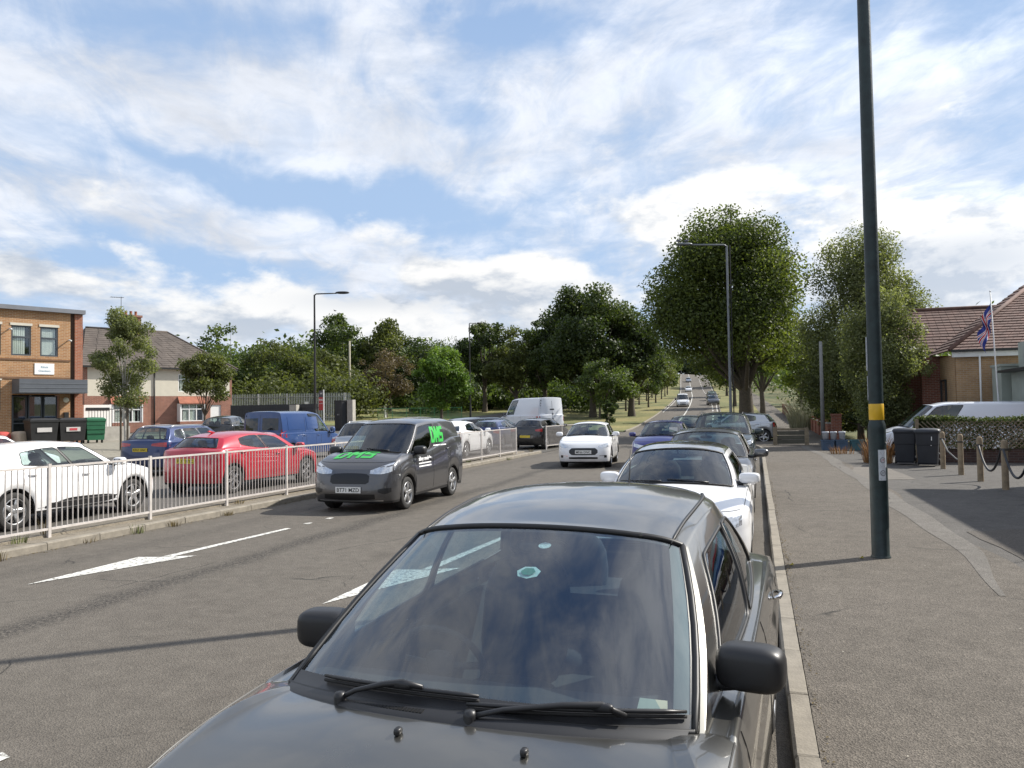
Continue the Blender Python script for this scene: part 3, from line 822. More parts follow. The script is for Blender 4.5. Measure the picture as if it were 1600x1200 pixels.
    # shut lines round the doors
    for (x0, x1) in doors:
        for sg in (1, -1):
            pts = []
            n = 16
            for k in range(n+1):
                z = sp.get('sill', .23)+.09+(float(S.belt(x0))-sp.get('sill', .23)-.09)*(1-k/n)
                pts.append(cast(S, (x0, 0, z), 'y+' if sg > 0 else 'y-', -.001))
            for k in range(1, 9): pts.append(cast(S, (x0+(x1-x0)*k/8, 0, sp.get('sill', .23)+.09), 'y+' if sg > 0 else 'y-', -.001))
            for k in range(n+1):
                z = sp.get('sill', .23)+.09+(float(S.belt(x1))-sp.get('sill', .23)-.09)*(k/n)
                pts.append(cast(S, (x1, 0, z), 'y+' if sg > 0 else 'y-', -.001))
            pts = [p for p in pts if p is not None]
            MB().tube(pts, g('gapr', .0045), 4, False).build('door_gap', SEAL, root)
            hx = x1+.17 if g('handlerear', True) else (x0+x1)/2; hz = float(S.belt(hx))-g('handledrop', .10)
            hp = [cast(S, (hx+d, 0, hz+.004*(1-abs(d)/.09)), 'y+' if sg > 0 else 'y-', o_) for d, o_ in ((-.09, .0), (-.06, .028), (0, .034), (.06, .028), (.09, .0))]
            if all(q is not None for q in hp): MB().tube(hp, [.008, .013, .014, .013, .008], 8).build('door_handle', g('handlemat', P), root, True)
    # bonnet gap
    bc = [i for i, f in enumerate(S.qf) if f[0] == 'F']
    bl = [Vector(full[-c % S.NC, ib0+1]) for c in bc[::-1]]+[Vector(full[c, ib0+1]) for c in bc[1:]]
    MB().tube([p+Vector((0, 0, .0)) for p in bl], g('gapr', .0045), 4, False).build('bonnet_gap', SEAL, root)
    # wheels, arches, underbody
    W = sp['W']; tw = g('tw', .205)
    for xw_ in S.xw:
        for sg in (1, -1):
            wheel(root, xw_, sg*(W/2-g('inset', .035)), S.wr, tw, g('spokes', 5), g('style', 'wide'), sg, g('rim'))
            mb = MB(); n = 14
            rows = []
            for k in range(n+1):
                a = pi*k/n; R_ = S.ar+.004
                rows.append([(xw_+R_*cos(a), sg*yy, S.wr+R_*sin(a)) for yy in (W/2-.012, W/2-.34)])
            mb.grid(rows)
            mb.quad(*[(xw_+(S.ar+.004)*cos(pi*k/n), sg*(W/2-.34), S.wr+(S.ar+.004)*sin(pi*k/n)) for k in range(n+1)])
            mb.build('wheel_arch', RUBBER, root)
    h = sp['L']/2
    MB().box(-h+.22, h-.2, -W/2+.36, W/2-.36, g('clear', .2)-.01, .42).build('underbody', RUBBER, root)
    # cabin
    xc, xcc, xh, xhc = sp['cowl']; xb, xbc, xr, xrc = sp['back']
    zb = float(S.belt(xcc))
    if g('cabin', True):
        yy = float(S.ybase(0))-.05; x0, x1 = xcc-.02, max(xbc, -h+.25)
        t = MB(); t.box(x1, x0, -yy, yy, .28, .32)
        for sg in (1, -1): t.box(x1, x0, sg*yy-.012, sg*yy+.012, .32, zb-.03)
        t.box(x1, x1+.5, -yy, yy, .32, zb-.10); t.build('cabin_trim', INTER, root)
        d = MB(); rows = []
        for k in range(9):
            yk = -yy+2*yy*k/8; cw = xcc+(xc-xcc)*(1-abs(yk/yy)**2.2)
            rows.append([(cw-.04, yk, zb-.02+.02*(1-(yk/yy)**2)), (cw-.18, yk, zb+.005+.03*(1-(yk/yy)**2)), (xcc-.34, yk, zb-.03), (xcc-.42, yk, zb-.10), (xcc-.40, yk, .5)])
        d.grid(rows); db = d.build('dashboard', INTER, root, True)
        sx = g('seatx', xhc-.35)
        for (bx, ys) in ((sx, (-.36, .36)), (sx-.85, (-.36, .36))):
            if bx < xbc+.1: continue
            for ys_ in ys:
                s = MB(); rbox(s, bx-.02, ys_, .45, .26, .25, .09)
                T = Matrix.Translation((bx-.28, ys_, .5)) @ Matrix.Rotation(radians(-16), 4, 'Y')
                rbox(s, 0, 0, .29, .07, .24, .34, T=T); so = s.build('seat', SEATM, root, True)
                s = MB(); rbox(s, -.02, 0, g('headz', .70), .05, .13, .085, T=T); s.build('headrest', SEATM, so, True)
        # right-hand drive
        cx_, cy_, cz_ = xcc-.50, -.36, zb-.03; st = MB(); pts = []
        for k in range(25):
            a = 2*pi*k/24; pts.append((cx_+.17*sin(a)*.42, cy_+.18*cos(a), cz_+.17*sin(a)*.9))
        st.tube(pts, .014, 8, False); rbox(st, cx_+.02, cy_, cz_, .03, .06, .05)
        st.tube([(cx_, cy_-.17, cz_), (cx_+.02, cy_, cz_-.01), (cx_, cy_+.17, cz_)], .015, 6); st.build('steering_wheel', INTER, root, True)
        im = MB(); T = Matrix.Translation((xhc-.02+.06, 0, float(S.roof(xhc))-.06)); rbox(im, 0, 0, 0, .02, .11, .03, T=T)
        im.tube([(xh+.02, 0, float(S.roof(xh))+.03), (xhc+.04, 0, float(S.roof(xhc))-.05)], .012, 6); im.build('interior_mirror', BLACKPL, root, True)
    if g('mirrors', True):
        mirror_pair(S, root, g('mirx', xcc-.16), g('mirz', float(S.belt(xcc-.16))+.07), g('mirmat', P), g('miry', float(S.ybase(xcc-.16))+.03), g('mirsize', (.085, .115, .075)), g('mirstalk', .10), sp_p=g('mirp', 3.2), inn=g('mirinn', 0.0))
    # lights, grille, plates, decals
    for d in g('patches', []):
        nm, ax, prof, m, mir = d[:5]; kw = d[5] if len(d) > 5 else {}
        patch(S, nm, ax, prof, m, root, mirror=mir, **kw)
    if g('plate'): plate(root, S, sp['plate'][0], 1, z=sp['plate'][1])
    if g('rplate'): plate(root, S, sp['rplate'][0], -1, z=sp['rplate'][1], yellow=True)
    if g('wipers', True):
        for (ya, yb_) in ((-.12, -.62), (.42, -.05)):
            pts = []
            for k in range(7):
                y = ya+(yb_-ya)*k/6; q = min(.93, abs(y)/float(S.ybase(xcc)))
                b0 = Vector(S.base_pt('F', q)); t0 = Vector(S.top_pt('F', q)); p = b0.lerp(t0, .045+.05*k/6)
                p.y = y; p.z += .014; p.x += .01; pts.append(p)
            MB().tube(pts, [.011, .012, .009, .008, .008, .007, .006], 6).build('wiper', BLACKPL, root, True)
    if g('rails'):
        for sg in (1, -1):
            xs = np.linspace(xhc-.15, xrc+.1, 12); pts = []
            for k, x in enumerate(xs):
                y = float(S.ytop(x))-.07; pts.append((x, sg*y, S.rz(x, y)+(.005 if k in (0, 11) else .04)))
            MB().tube(pts, .014, 8).build('roof_rail', g('rails'), root, True)
    return root, S

# ------------------------------------------------------------------ car specifications
def lights_front(y0, y1, z0, z1, slant=.03, name='headlight', m=None):
    return (name, 'x+', [(y0, z0, z0+.6*(z1-z0)), ((y0+y1)/2, z0, z1-slant*.3), (y1, z0+slant, z1+slant)], m or LAMPGL, True, dict(nu=12, nv=5))
def hatch(L, W, H, pm, belt0=.92, **kw):
    h = L/2; k = L/4.06
    sp = dict(L=L, W=W, wr=.315, fo=.80, ro=.66, n=2.6, an=.44, at=.34, paint=pm, yg=W/2-.09, yt=W/2-.28, ygf=W/2-.13, ygr=W/2-.17, ytf=W/2-.30, ytr=W/2-.33,
        belt=[(h, belt0-.24), (h-.25, belt0-.16), (h-.7, belt0-.06), (h-1.15, belt0), (0, belt0+.02), (-h+.9, belt0+.07), (-h, belt0+.08)],
        roof=[(h-1.75, H-.10), (h-2.05, H-.065), (-.3, H-.055), (-h+.9, H-.10), (-h+.3, H-.17)],
        cowl=(h-.88, h-1.12, h-1.62, h-1.76), back=(-h+.12, -h+.36, -h+.42, -h+.60),
        wins=[(h-1.32, -.02*k), (-.08*k, -h+1.03)], doors=[(h-1.22, -.05), (-.05, -h+.80)],
        crown=.055, hoodbump=.05, cowlz=.05, wtaper={0: (0, .02, 0, 0, 2), 1: (0, 0, .12, .10, 3)},
        spokes=5, style='wide')
    sp.update(kw); return sp
def front_face(sp, z, grille=.42, lw=(.40, .76), lz=None, lower=True):
    W = sp['W']; w = W/2; z1 = lz or z
    return [lights_front(w*lw[0]/.86, w*lw[1]/.86, z1-.05, z1+.07, .05),
            ('grille', 'x+', [(-grille, z-.10, z+.02), (0, z-.13, z+.03), (grille, z-.10, z+.02)], BLACKPL, False, dict(nu=10)),
            ('lower_grille', 'x+', [(-.48, .27, .38), (0, .25, .41), (.48, .27, .38)], BLACKPL, False, dict(nu=10)),
            ('fog_lamp', 'x+', [(w*.66, .30, .40), (w*.82, .33, .41)], BLACKPL, True, dict(nu=4))]
P_HERO = paint('paint_bronze_grey', (.15, .147, .134), .8, .28)
P_WHITE = paint('paint_white', (.80, .80, .80), 0, .3)
P_RED = paint('paint_red', (.42, .012, .028), .25, .3)
P_BLUE = paint('paint_blue', (.012, .028, .105), .35, .3)
P_NAVY = paint('paint_violet_blue', (.035, .035, .16), .4, .3)
P_VAN = paint('paint_van_blue', (.020, .055, .17), .1, .35)
P_GREY = paint('paint_dark_grey', (.11, .11, .115), .65, .3)
P_MAG = paint('paint_magnetic_grey', (.095, .095, .10), .65, .3)
P_SILVER = paint('paint_silver', (.42, .44, .46), .75, .3)
P_TEAL = paint('paint_dark_green', (.018, .03, .03), .3, .3)
P_BLACK = paint('paint_black', (.009, .009, .01), .1, .25)
P_VW = paint('paint_pale_white', (.72, .75, .80), 0, .4)

SP_HERO = dict(L=4.55, W=1.76, wr=.315, fo=.88, ro=.92, n=2.5, an=.50, at=.45, paint=P_HERO, na=16, step=.035, deckrows=9,
    yg=.795, ygf=.745, ygr=.73, yt=.625, ytf=.60, ytr=.55, redge=.04,
    belt=[(2.275, .66), (1.95, .745), (1.5, .845), (1.05, .895), (0, .925), (-.9, .945), (-1.5, .935), (-2.0, .90), (-2.275, .85)],
    roof=[(.36, 1.355), (.0, 1.41), (-.5, 1.44), (-1.0, 1.405), (-1.15, 1.375)],
    cowl=(1.27, 1.05, .40, .285), back=(-1.75, -1.55, -1.17, -1.07), crown=.055, cowlz=.055, rearz=.04, hoodbump=.045,
    wins=[(.74, -.16), (-.215, -1.18)], doors=[(.98, -.19), (-.19, -1.30)], wtaper={0: (.0, .02, 0, 0, 2), 1: (0, 0, .10, .16, 3)}, corner=.05,
    wslo=.0, wshi=.985, wsq=.935, mhi=.85, gapr=.0035, sealr=.010, mirmat=BLACKPL, mirx=.74, mirz=1.0, mirsize=(.07, .112, .075), mirstalk=.045, miry=.73, mirp=3.6, mirinn=.075,
    spokes=7, style='thin', wipers=False, handlemat=CHROME, handlerear=True, seatx=-.12, blackpillars=True, glass=glassmat('hero_glass', (.66, .78, .80), 1.62, .07),
    wbulge=.035, sbulge=.03)
SP_HERO['patches'] = front_face(SP_HERO, .60)

def wagon(L, W, H, pm, belt0=.98, **kw):
    h = L/2
    d = dict(back=(-h+.14, -h+.36, -h+.48, -h+.62), wins=[(h-1.35, -.10), (-.16, -h+1.15), (-h+1.10, -h+.62)], doors=[(h-1.25, -.13), (-.13, -h+.95)],
        roof=[(h-1.75, H-.10), (h-2.05, H-.065), (-.3, H-.055), (-h+.9, H-.075), (-h+.4, H-.11)], wtaper={2: (0, 0, .25, .12, 1.5)}, wr=.335)
    d.update(kw); return hatch(L, W, H, pm, belt0, **d)
def van(L, W, H, pm, nose=.95, **kw):
    h = L/2; b = .52*H+.02
    sp = dict(L=L, W=W, wr=.33, fo=.86, ro=.86, n=3.4, an=.40, at=.24, paint=pm, yg=W/2-.05, yt=W/2-.19, ygf=W/2-.12, ygr=W/2-.06, ytf=W/2-.24, ytr=W/2-.17,
        belt=[(h, b-.34), (h-.25, b-.22), (h-.7, b-.08), (h-nose-.15, b), (0, b+.02), (-h, b+.04)],
        roof=[(h-nose-.95, H-.13), (h-nose-1.3, H-.06), (0, H-.045), (-h+.3, H-.05), (-h+.1, H-.07)], crown=.045,
        cowl=(h-nose+.12, h-nose-.12, h-nose-.75, h-nose-.92), back=(-h+.03, -h+.22, -h+.12, -h+.22),
        wins=[(h-nose-.28, h-nose-1.35), (h-nose-1.45, -h+1.6), (-h+1.5, -h+.45)], panelwins={1: pm, 2: pm}, doors=[(h-nose-.18, h-nose-1.40), (h-nose-1.40, h-nose-2.45)],
        tail=[(0, .08), (.12, .02), (.35, 0), (.7, 0), (1, .02)], wp=[(0, .96), (.12, .98), (.4, 1), (.7, .995), (1, .985)],
        blackpillars=False, rearglass=False, hoodbump=.05, cowlz=.05, mirmat=BLACKPL, mirsize=(.10, .11, .14), sbulge=.02, seatx=h-nose-1.15, spokes=5, style='thin', sealr=.01)
    sp.update(kw); return sp
def rear_lights(sp, y0, y1, z0, z1, m=None):
    return [('tail_light', 'x-', [(y0, z0+.02, z1-.03), ((y0+y1)/2, z0, z1), (y1, z0-.02, z1+.01)], m or REDL, True, dict(nu=8))]
CARG1 = 'cars parked nose to tail along the right kerb'
CARG2 = 'cars parked in the service road behind the railing'
def rad_heading(h): return h
cars = {}
# the car right in front of the camera
hero, HS = make_car(SP_HERO, 'parked_car', 'bronze grey saloon nearest the camera, windscreen and bonnet filling the foreground', 'car', (-.857, 3.535, 0), 183, CARG1)
def hero_details():
    ht = lambda q, v: Vector(HS.base_pt('F', q)).lerp(Vector(HS.top_pt('F', q)), v)
    def ws(y, v, off=.02):
        q = min(.98, abs(y)/.745); p = ht(q, v); p.y = y*(1 if True else 1); bl = sin(pi*v)
        p.x += .035*bl+off*.45; p.z += .0175*bl+off; return p
    # two wipers: arm from a pivot at the scuttle, rubber blade in a holder
    for (yp, yj, y0, y1, v0, v1) in ((-.39, -.17, -.52, .09, .050, .052), (.09, .46, .06, .69, .018, .060)):
        bl = [ws(y0+(y1-y0)*k/10, v0+(v1-v0)*k/10, .022) for k in range(11)]
        w = MB(); w.tube(bl, [.005]+[.0075]*9+[.005], 6); o = w.build('wiper', BLACKPL, hero, True)
        rb = MB(); rb.tube([p-Vector((.0, 0, .014)) for p in bl], .006, 5); rb.build('wiper_blade', RUBBER, o, True)
        jt = ws(yj, v0+(v1-v0)*(yj-y0)/(y1-y0), .040); pv = ws(yp, .0, .012)+Vector((.035, 0, .0))
        a = MB(); a.tube([pv, pv.lerp(jt, .25)+Vector((0, 0, .012)), pv.lerp(jt, .7)+Vector((0, 0, .010)), jt, ws(yj+.07, v0+.002, .030)], [.009, .008, .010, .012, .008], 8)
        rbox(a, jt.x, jt.y, jt.z-.006, .013, .036, .013, seg=12, rings=8)
        a.lathe([(0, .016), (.016, .014), (.020, 0), (.020, -.03)], 14, 'z', (pv.x, pv.y, pv.z+.004)); a.build('wiper_arm', BLACKPL, o, True)
    # black plastic scuttle panel with its slots, across the foot of the screen
    rows = []
    for k in range(25):
        y = -.70+1.40*k/24; q = min(1, abs(y)/.745); b = Vector(HS.base_pt('F', q)); b.y = y
        rows.append([b+Vector((.07, 0, -.018)), b+Vector((.055, 0, .004)), b+Vector((.0, 0, .010)), b+Vector((-.05, 0, .036))])
    m = MB(); m.grid(rows); sc = m.build('scuttle', BLACKPL, hero, True)
    gr = MB()
    for k in range(30):
        y = -.42+.012*k; q = abs(y)/.69; b = Vector(HS.base_pt('F', q))+Vector((.028, 0, .0)); b.y = y
        gr.box(b.x-.018, b.x+.018, y-.004, y+.004, b.z+.002, b.z+.008)
    gr.build('air_grille', SEAL, sc, kind='stuff')
    for y in (.30, -.09):
        p = cast(HS, (1.42, y, 0), 'z+', 0); w = MB(); rbox(w, p.x, y, p.z+.010, .016, .011, .011, seg=10, rings=6); w.build('washer_jet', BLACKPL, hero, True)
    # roof ditch mouldings
    for sg in (1, -1):
        pts = []
        for k in range(16):
            x = .36-1.42*k/15; y = float(HS.ytop(x))-.055; pts.append((x, sg*y, HS.rz(x, y)+.002))
        m = MB(); m.tube(pts, [.002]+[.0085]*14+[.002], 6); m.build('roof_moulding', SEAL, hero, True)
    # dark band printed round the edge of the windscreen
    full = HS.V.reshape(HS.NC, HS.NR, 3); nn = HS.N.reshape(HS.NC, HS.NR, 3)
    ig0 = HS.rows[1]; fc = [i for i, f in enumerate(HS.qf) if f[0] == 'F' and f[1] <= .935+.03]; cN = fc[-1]
    cols_ = list(range(-cN, cN+1)); r0, r1 = ig0+1, ig0+1+HS.ng
    def sp_(c, v):
        rr = r0+v*(r1-r0); a = int(min(rr, r1-1)); t = rr-a
        return Vector(full[c % HS.NC, a])*(1-t)+Vector(full[c % HS.NC, a+1])*t - Vector(nn[c % HS.NC, a])*.003
    m = MB()
    m.grid([[sp_(c, v) for c in cols_] for v in (0, .03, .05, .072)]); m.grid([[sp_(c, v) for c in cols_] for v in (.965, 1)])
    ys = [abs(full[c % HS.NC, r0][1]) for c in cols_]
    for sgn in (1, -1):
        cc = [c for c in cols_ if (c >= 0) == (sgn > 0) and abs(full[c % HS.NC, r0][1]) > .655]
        if len(cc) > 1: m.grid([[sp_(c, v) for c in cc] for v in np.linspace(0, 1, 9)])
    m.build('windscreen_band', SEAL, hero, True)
    # things stuck inside the screen: hexagonal green badge, round tax disc holder, paper ticket
    def disc(nm, y, v, ry, rz_, seg, m_, lab, inner=None):
        c = ws(y, v, -.028); up = (ws(y, v+.05, -.028)-c).normalized(); rt = Vector((0, 1, 0))
        b = MB(); b.quad(*[c+rt*ry*cos(2*pi*k/seg+.3)+up*rz_*sin(2*pi*k/seg+.3) for k in range(seg)])
        b.quad(*[c+Vector((.002, 0, .002))+rt*ry*.0*cos(0) for k in range(0)]) if False else None
        o = b.build(nm, m_, hero, label=lab)
        if inner:
            b = MB(); c2 = c+Vector((.003, 0, .004)); b.quad(*[c2+rt*ry*.62*cos(2*pi*k/6)+up*rz_*.62*sin(2*pi*k/6) for k in range(6)]); b.build('badge', inner, o)
        return o
    stick = mat('sticker_pale', (.45, .62, .58), .5, var=.2, vs=60); green = mat('sticker_green', (.03, .22, .15), .5, var=.3, vs=60)
    disc('sticker', .055, .72, .048, .040, 7, stick, 'pale green hexagonal sticker on the windscreen', green)
    disc('permit_holder', .065, .90, .026, .022, 18, mat('sticker_clear', (.5, .6, .58), .3, var=.5, vs=120), 'round permit holder at the top of the windscreen')
    c = ws(.585, .095, -.02); b = MB(); b.quad(c+Vector((0, .05, 0)), c+Vector((0, -.045, 0)), c+Vector((-.03, -.04, .03)), c+Vector((-.03, .045, .03))); b.build('paper_ticket', mat('paper', (.62, .66, .5), .7, var=.1), hero)
    # dash-top vent beads
    dv = MB()
    for k in range(46):
        y = -.33+.66*k/45; q = abs(y)/.69; b = Vector(HS.base_pt('F', q)); dv.box(b.x-.135, b.x-.118, y-.004, y+.003, b.z-.005, b.z+.010)
    dv.build('dashboard_vent', SEATM, hero, kind='stuff')
    # aerial on the roof's rear edge
    MB().tube([(-1.16, .06, 1.41), (-1.18, .06, 1.45), (-1.24, .055, 1.54), (-1.28, .05, 1.63)], [.007, .005, .0035, .003], 6).build('aerial', BLACKPL, hero, True)
hero_details()

s = dict(SP_HERO); s.update(L=4.70, W=1.81, paint=P_WHITE, roofmat=mat('roof_glass_grey', (.16, .165, .17), .15, .2, var=0, coat=1), an=.5, wr=.335, mirmat=P_WHITE, wipers=True, n=2.6, handlerear=True, handlemat=P_WHITE, glass=GLASS,
    mirx=.86, miry=.74, mirz=1.02, mirsize=(.075, .12, .065), step=.05, na=12, spokes=5, gapr=.0045,
    belt=[(2.35, .66), (2.0, .77), (1.5, .87), (1.15, .93), (0, .96), (-.9, .99), (-1.5, 1.0), (-2.0, .99), (-2.35, .95)],
    roof=[(.40, 1.32), (.0, 1.365), (-.55, 1.375), (-.95, 1.34), (-1.3, 1.27)], cowl=(1.30, 1.10, .46, .32), back=(-1.95, -1.75, -1.35, -1.22), yg=.78, ygf=.73, yt=.60, ytf=.575, ytr=.52,
    wins=[(.90, -.35), (-.40, -1.35)], doors=[(1.06, -.45)], wslo=.03, wshi=.97, wsq=.92)
s['patches'] = front_face(s, .60, lz=.66)
make_car(s, 'parked_car', 'white coupe with grey glass roof parked directly behind the bronze grey saloon', 'car', (-.97, 10.65, 0), 180, CARG1)
s = hatch(4.4, 1.79, 1.48, P_GREY, .95, mirsize=(.09, .13, .075)); s['patches'] = front_face(s, .60, lz=.68)
make_car(s, 'parked_car', 'dark grey hatchback parked between the white coupe and the dark green SUV', 'car', (-.93, 16.0, 0), 180, CARG1)
s = wagon(4.65, 1.92, 1.74, P_TEAL, 1.08, wr=.36, clear=.27, sill=.32, mirsize=(.10, .13, .09), rails=BLACKPL); s['patches'] = front_face(s, .78, lz=.86)
make_car(s, 'parked_suv', 'tall dark green SUV in the kerbside row behind the dark grey hatchback', 'SUV', (-1.0, 24.9, 0), 180, CARG1)
s = hatch(4.0, 1.73, 1.49, P_NAVY, .95); s['patches'] = front_face(s, .62, lz=.70)
c_, S_ = make_car(s, 'waiting_car', 'violet blue hatchback facing the camera, left of the dark green SUV', 'car', (-2.95, 26.6, 0), 180)
tk = MB(); tk.box(-.01, .01, -.13, .13, -.07, .07); tk.build('sun_visor_card', mat('paper_white', (.75, .75, .72), .6, var=.05), c_, loc=(.78, .38, 1.2))
s = wagon(4.5, 1.8, 1.56, P_TEAL, 1.0); s['patches'] = front_face(s, .62, lz=.72)
make_car(s, 'waiting_car', 'dark green estate of which only the roof and screen show behind the violet blue hatchback', 'car', (-2.9, 35.2, 0), 180)
s = hatch(4.15, 1.77, 1.60, P_SILVER, 1.02, wr=.35, clear=.26, sill=.30, lowermat=BLACKPL, wtaper={1: (0, 0, .2, .16, 2)}); s['patches'] = front_face(s, .7, lz=.86)+rear_lights(s, .52, .80, .86, 1.06)
make_car(s, 'crossing_suv', 'silver compact SUV side-on across the pavement by the timber barrier', 'SUV', (-1.05, 43.5, 0), -88)

# oncoming traffic
s = dict(L=4.16, W=1.77, wr=.315, fo=.83, ro=.85, n=2.9, an=.46, at=.26, paint=P_MAG, yg=.80, yt=.69, ygf=.74, ygr=.77, ytf=.62, ytr=.64, flare=.02, na=14, step=.04,
    belt=[(2.08, .78), (1.85, .88), (1.45, .985), (1.1, 1.04), (.6, 1.045), (.3, 1.05), (-.5, 1.16), (-1.5, 1.30), (-2.08, 1.30)],
    roof=[(.48, 1.585), (.2, 1.665), (-.4, 1.70), (-1.4, 1.70), (-1.85, 1.67)], crown=.06, cowl=(1.26, 1.02, .42, .28), back=(-2.02, -1.82, -1.86, -1.78),
    wins=[(.92, .02), (-.04, -1.12), (-1.18, -1.62)], panelwins={1: P_MAG, 2: P_MAG}, wtaper={0: (0, .04, 0, 0, 2), 1: (0, 0, .04, .0, 2)}, doors=[(.98, -.03), (-.03, -1.02)], blackpillars=False, rearglass=False,
    mirmat=BLACKPL, mirx=.82, miry=.77, mirz=1.10, mirsize=(.10, .13, .09), mirstalk=.07, hoodbump=.07, cowlz=.06, spokes=5, style='wide', handledrop=.14, seatx=-.1, headz=.72, lowermat=BLACKPL, handlemat=P_MAG,
    nose=[(0, .10), (.12, .03), (.35, 0), (.6, .02), (.8, .06), (1, .16)], clear=.19, wtaper2=None)
s['patches'] = [('headlight', 'x+', [(.40, .74, .80), (.58, .73, .865), (.76, .76, .93), (.83, .80, .95)], LAMPGL, True, dict(nu=12)),
    ('grille', 'x+', [(-.40, .585, .70), (-.34, .55, .735), (0, .55, .75), (.34, .55, .735), (.40, .585, .70)], mat('grille_black', (.006, .006, .007), .35, var=.2, vs=50), False, dict(nu=12)),
    ('lower_grille', 'x+', [(-.52, .27, .36), (0, .25, .36), (.52, .27, .36)], mat('grille_black', (0, 0, 0)), False, dict(nu=10)),
    ('fog_lamp', 'x+', [(.58, .40, .45), (.70, .36, .47), (.80, .40, .47)], BLACKPL, True, dict(nu=5)),
    ('lower_lip', 'x+', [(-.66, .225, .245), (0, .215, .235), (.66, .225, .245)], ALLOY, False, dict(nu=12, nv=2))]
s['plate'] = ('BT71 MZD', .44)
ford, FS = make_car(s, 'small_van', 'dark grey panel van driving towards the camera with green and white lettering', 'van', (-7.40, 15.35, 0), 179)
def decal_side(S, root, name, t, xc, zc, w, h, m, slant=0.0, bold=.05, eps=.005):
    # on the van's left flank (towards the camera): text runs from the nose to the tail
    text_obj(name, t, w, h, None, m, root, bold, fn=lambda a, b: cast(S, (xc-a-b*slant*0, 0, zc+b), 'y+', eps) or (xc-a, .9, zc+b))
STROKES = {'D': [((.1, 0), (.1, 1)), ((.1, .91), (.6, .91)), ((.6, .91), (.88, .65)), ((.88, .65), (.88, .35)), ((.88, .35), (.6, .09)), ((.6, .09), (.1, .09))],
    'M': [((.1, 0), (.1, 1)), ((.1, .95), (.5, .35)), ((.5, .35), (.9, .95)), ((.9, 1), (.9, 0))],
    'S': [((.9, .91), (.25, .91)), ((.13, .88), (.13, .52)), ((.13, .5), (.87, .5)), ((.87, .5), (.87, .12)), ((.87, .09), (.1, .09))]}
def block_text(name, word, w, h, m, parent, fn, th=.17, slant=.12):
    # heavy vinyl letters cut into small cells so that they follow the curved panel
    mb = MB(); n = len(word); cw = w/n
    for i, ch in enumerate(word):
        for (a, b) in STROKES[ch]:
            A, B_ = Vector((a[0]*cw*.86, a[1]*h)), Vector((b[0]*cw*.86, b[1]*h)); d = (B_-A).normalized(); q = Vector((-d.y, d.x))*th*h*.5
            A = A-d*th*h*.3; B_ = B_+d*th*h*.3; k = max(2, int((B_-A).length/.03))
            rows = []
            for j in range(k+1):
                c = A.lerp(B_, j/k); r_ = []
                for s_ in (-1, 0, 1):
                    p = c+q*s_; x = i*cw+p.x-w/2; y = min(max(p.y, 0), h)-h/2; r_.append(fn(x+slant*y, y))
                rows.append(r_)
            mb.grid(rows)
    return mb.build(name, m, parent)
block_text('lettering', 'DMS', .66, .34, GREENINK, ford, lambda a, b: cast(FS, (-.52-a, 0, 1.40+b), 'y+', .006) or (-.52-a, .9, 1.4+b), th=.22)
decal_side(FS, ford, 'lettering', '__________', -.52, 1.17, .60, .022, WHITEINK)
decal_side(FS, ford, 'lettering', 'alloy mobile', .42, .93, .66, .105, WHITEINK, bold=.04)
patch(FS, 'lettering_bar', 'y+', [(.10, .835, .86), (.74, .835, .86)], WHITEINK, ford, eps=.005, thick=.003)
patch(FS, 'lettering_bar', 'y+', [(.10, .775, .80), (.74, .775, .80)], WHITEINK, ford, eps=.005, thick=.003)
block_text('lettering', 'DMS', .84, .36, GREENINK, ford, lambda a, b: cast(FS, (1.50-b, a-.08, 0), 'z+', .008) or (1.5, a, 1), th=.20)
MB().box(-.02, .02, -.03, .03, -.02, .02).build('side_repeater', LAMPGL, ford, loc=(.98, .885, .95))

s = hatch(3.95, 1.72, 1.47, P_WHITE, .97, fo=.80, ro=.70, wr=.325, mirmat=P_WHITE, clear=.18, roof=[(.25, 1.36), (-.1, 1.405), (-.7, 1.415), (-1.2, 1.36), (-1.6, 1.28)])
s['patches'] = [('headlight', 'x+', [(.48, .67, .72), (.62, .65, .76), (.79, .68, .82)], LAMPGL, True, dict(nu=12)),
    ('grille', 'x+', [(-.46, .50, .58), (-.38, .43, .645), (0, .42, .65), (.38, .43, .645), (.46, .50, .58)], BLACKPL, False, dict(nu=12)),
    ('lower_grille', 'x+', [(-.46, .30, .36), (0, .30, .37), (.46, .30, .36)], BLACKPL, False, dict(nu=8)),
    ('fog_lamp', 'x+', [(.66, .34, .42), (.74, .34, .42)], BLACKPL, True, dict(nu=3)),
    ('chrome_bar', 'x+', [(.50, .39, .405), (.72, .40, .415)], CHROME, True, dict(nu=4, nv=2))]
s['plate'] = ('MF66 DNC', .52)
make_car(s, 'moving_car', 'white three-door hatchback driving towards the camera on the open road', 'car', (-5.50, 26.75, 0), 175)

# service road, first row: noses point away from the camera
s = hatch(4.06, 1.74, 1.45, P_WHITE, .93, wr=.318, rim=ALLOY, belt=[(2.03, .70), (1.8, .78), (1.35, .87), (.9, .925), (0, .94), (-1.1, 1.0), (-2.03, 1.0)], glass=glassmat('clear_car_glass', (.72, .82, .79), 1.55, .02),
    doors=[(.82, -.10), (-.10, -1.22)], wins=[(.72, -.08), (-.15, -1.16)])
s['patches'] = front_face(s, .58)+rear_lights(s, .55, .80, .72, .95)+[('sill_moulding', 'y-', [(-.80, .30, .34), (-.2, .28, .44), (.5, .28, .42), (.86, .33, .37)], BLACKPL, False, dict(nu=14, thick=.01)), ('sill_chrome', 'y-', [(-.76, .375, .392), (-.1, .375, .392), (.80, .375, .392)], CHROME, False, dict(nu=12, nv=1, eps=.012, thick=.01))]
make_car(s, 'parked_car', 'white hatchback with dark side moulding, leftmost beside the railing', 'car', (-12.62, 11.45, .02), 0, CARG2)
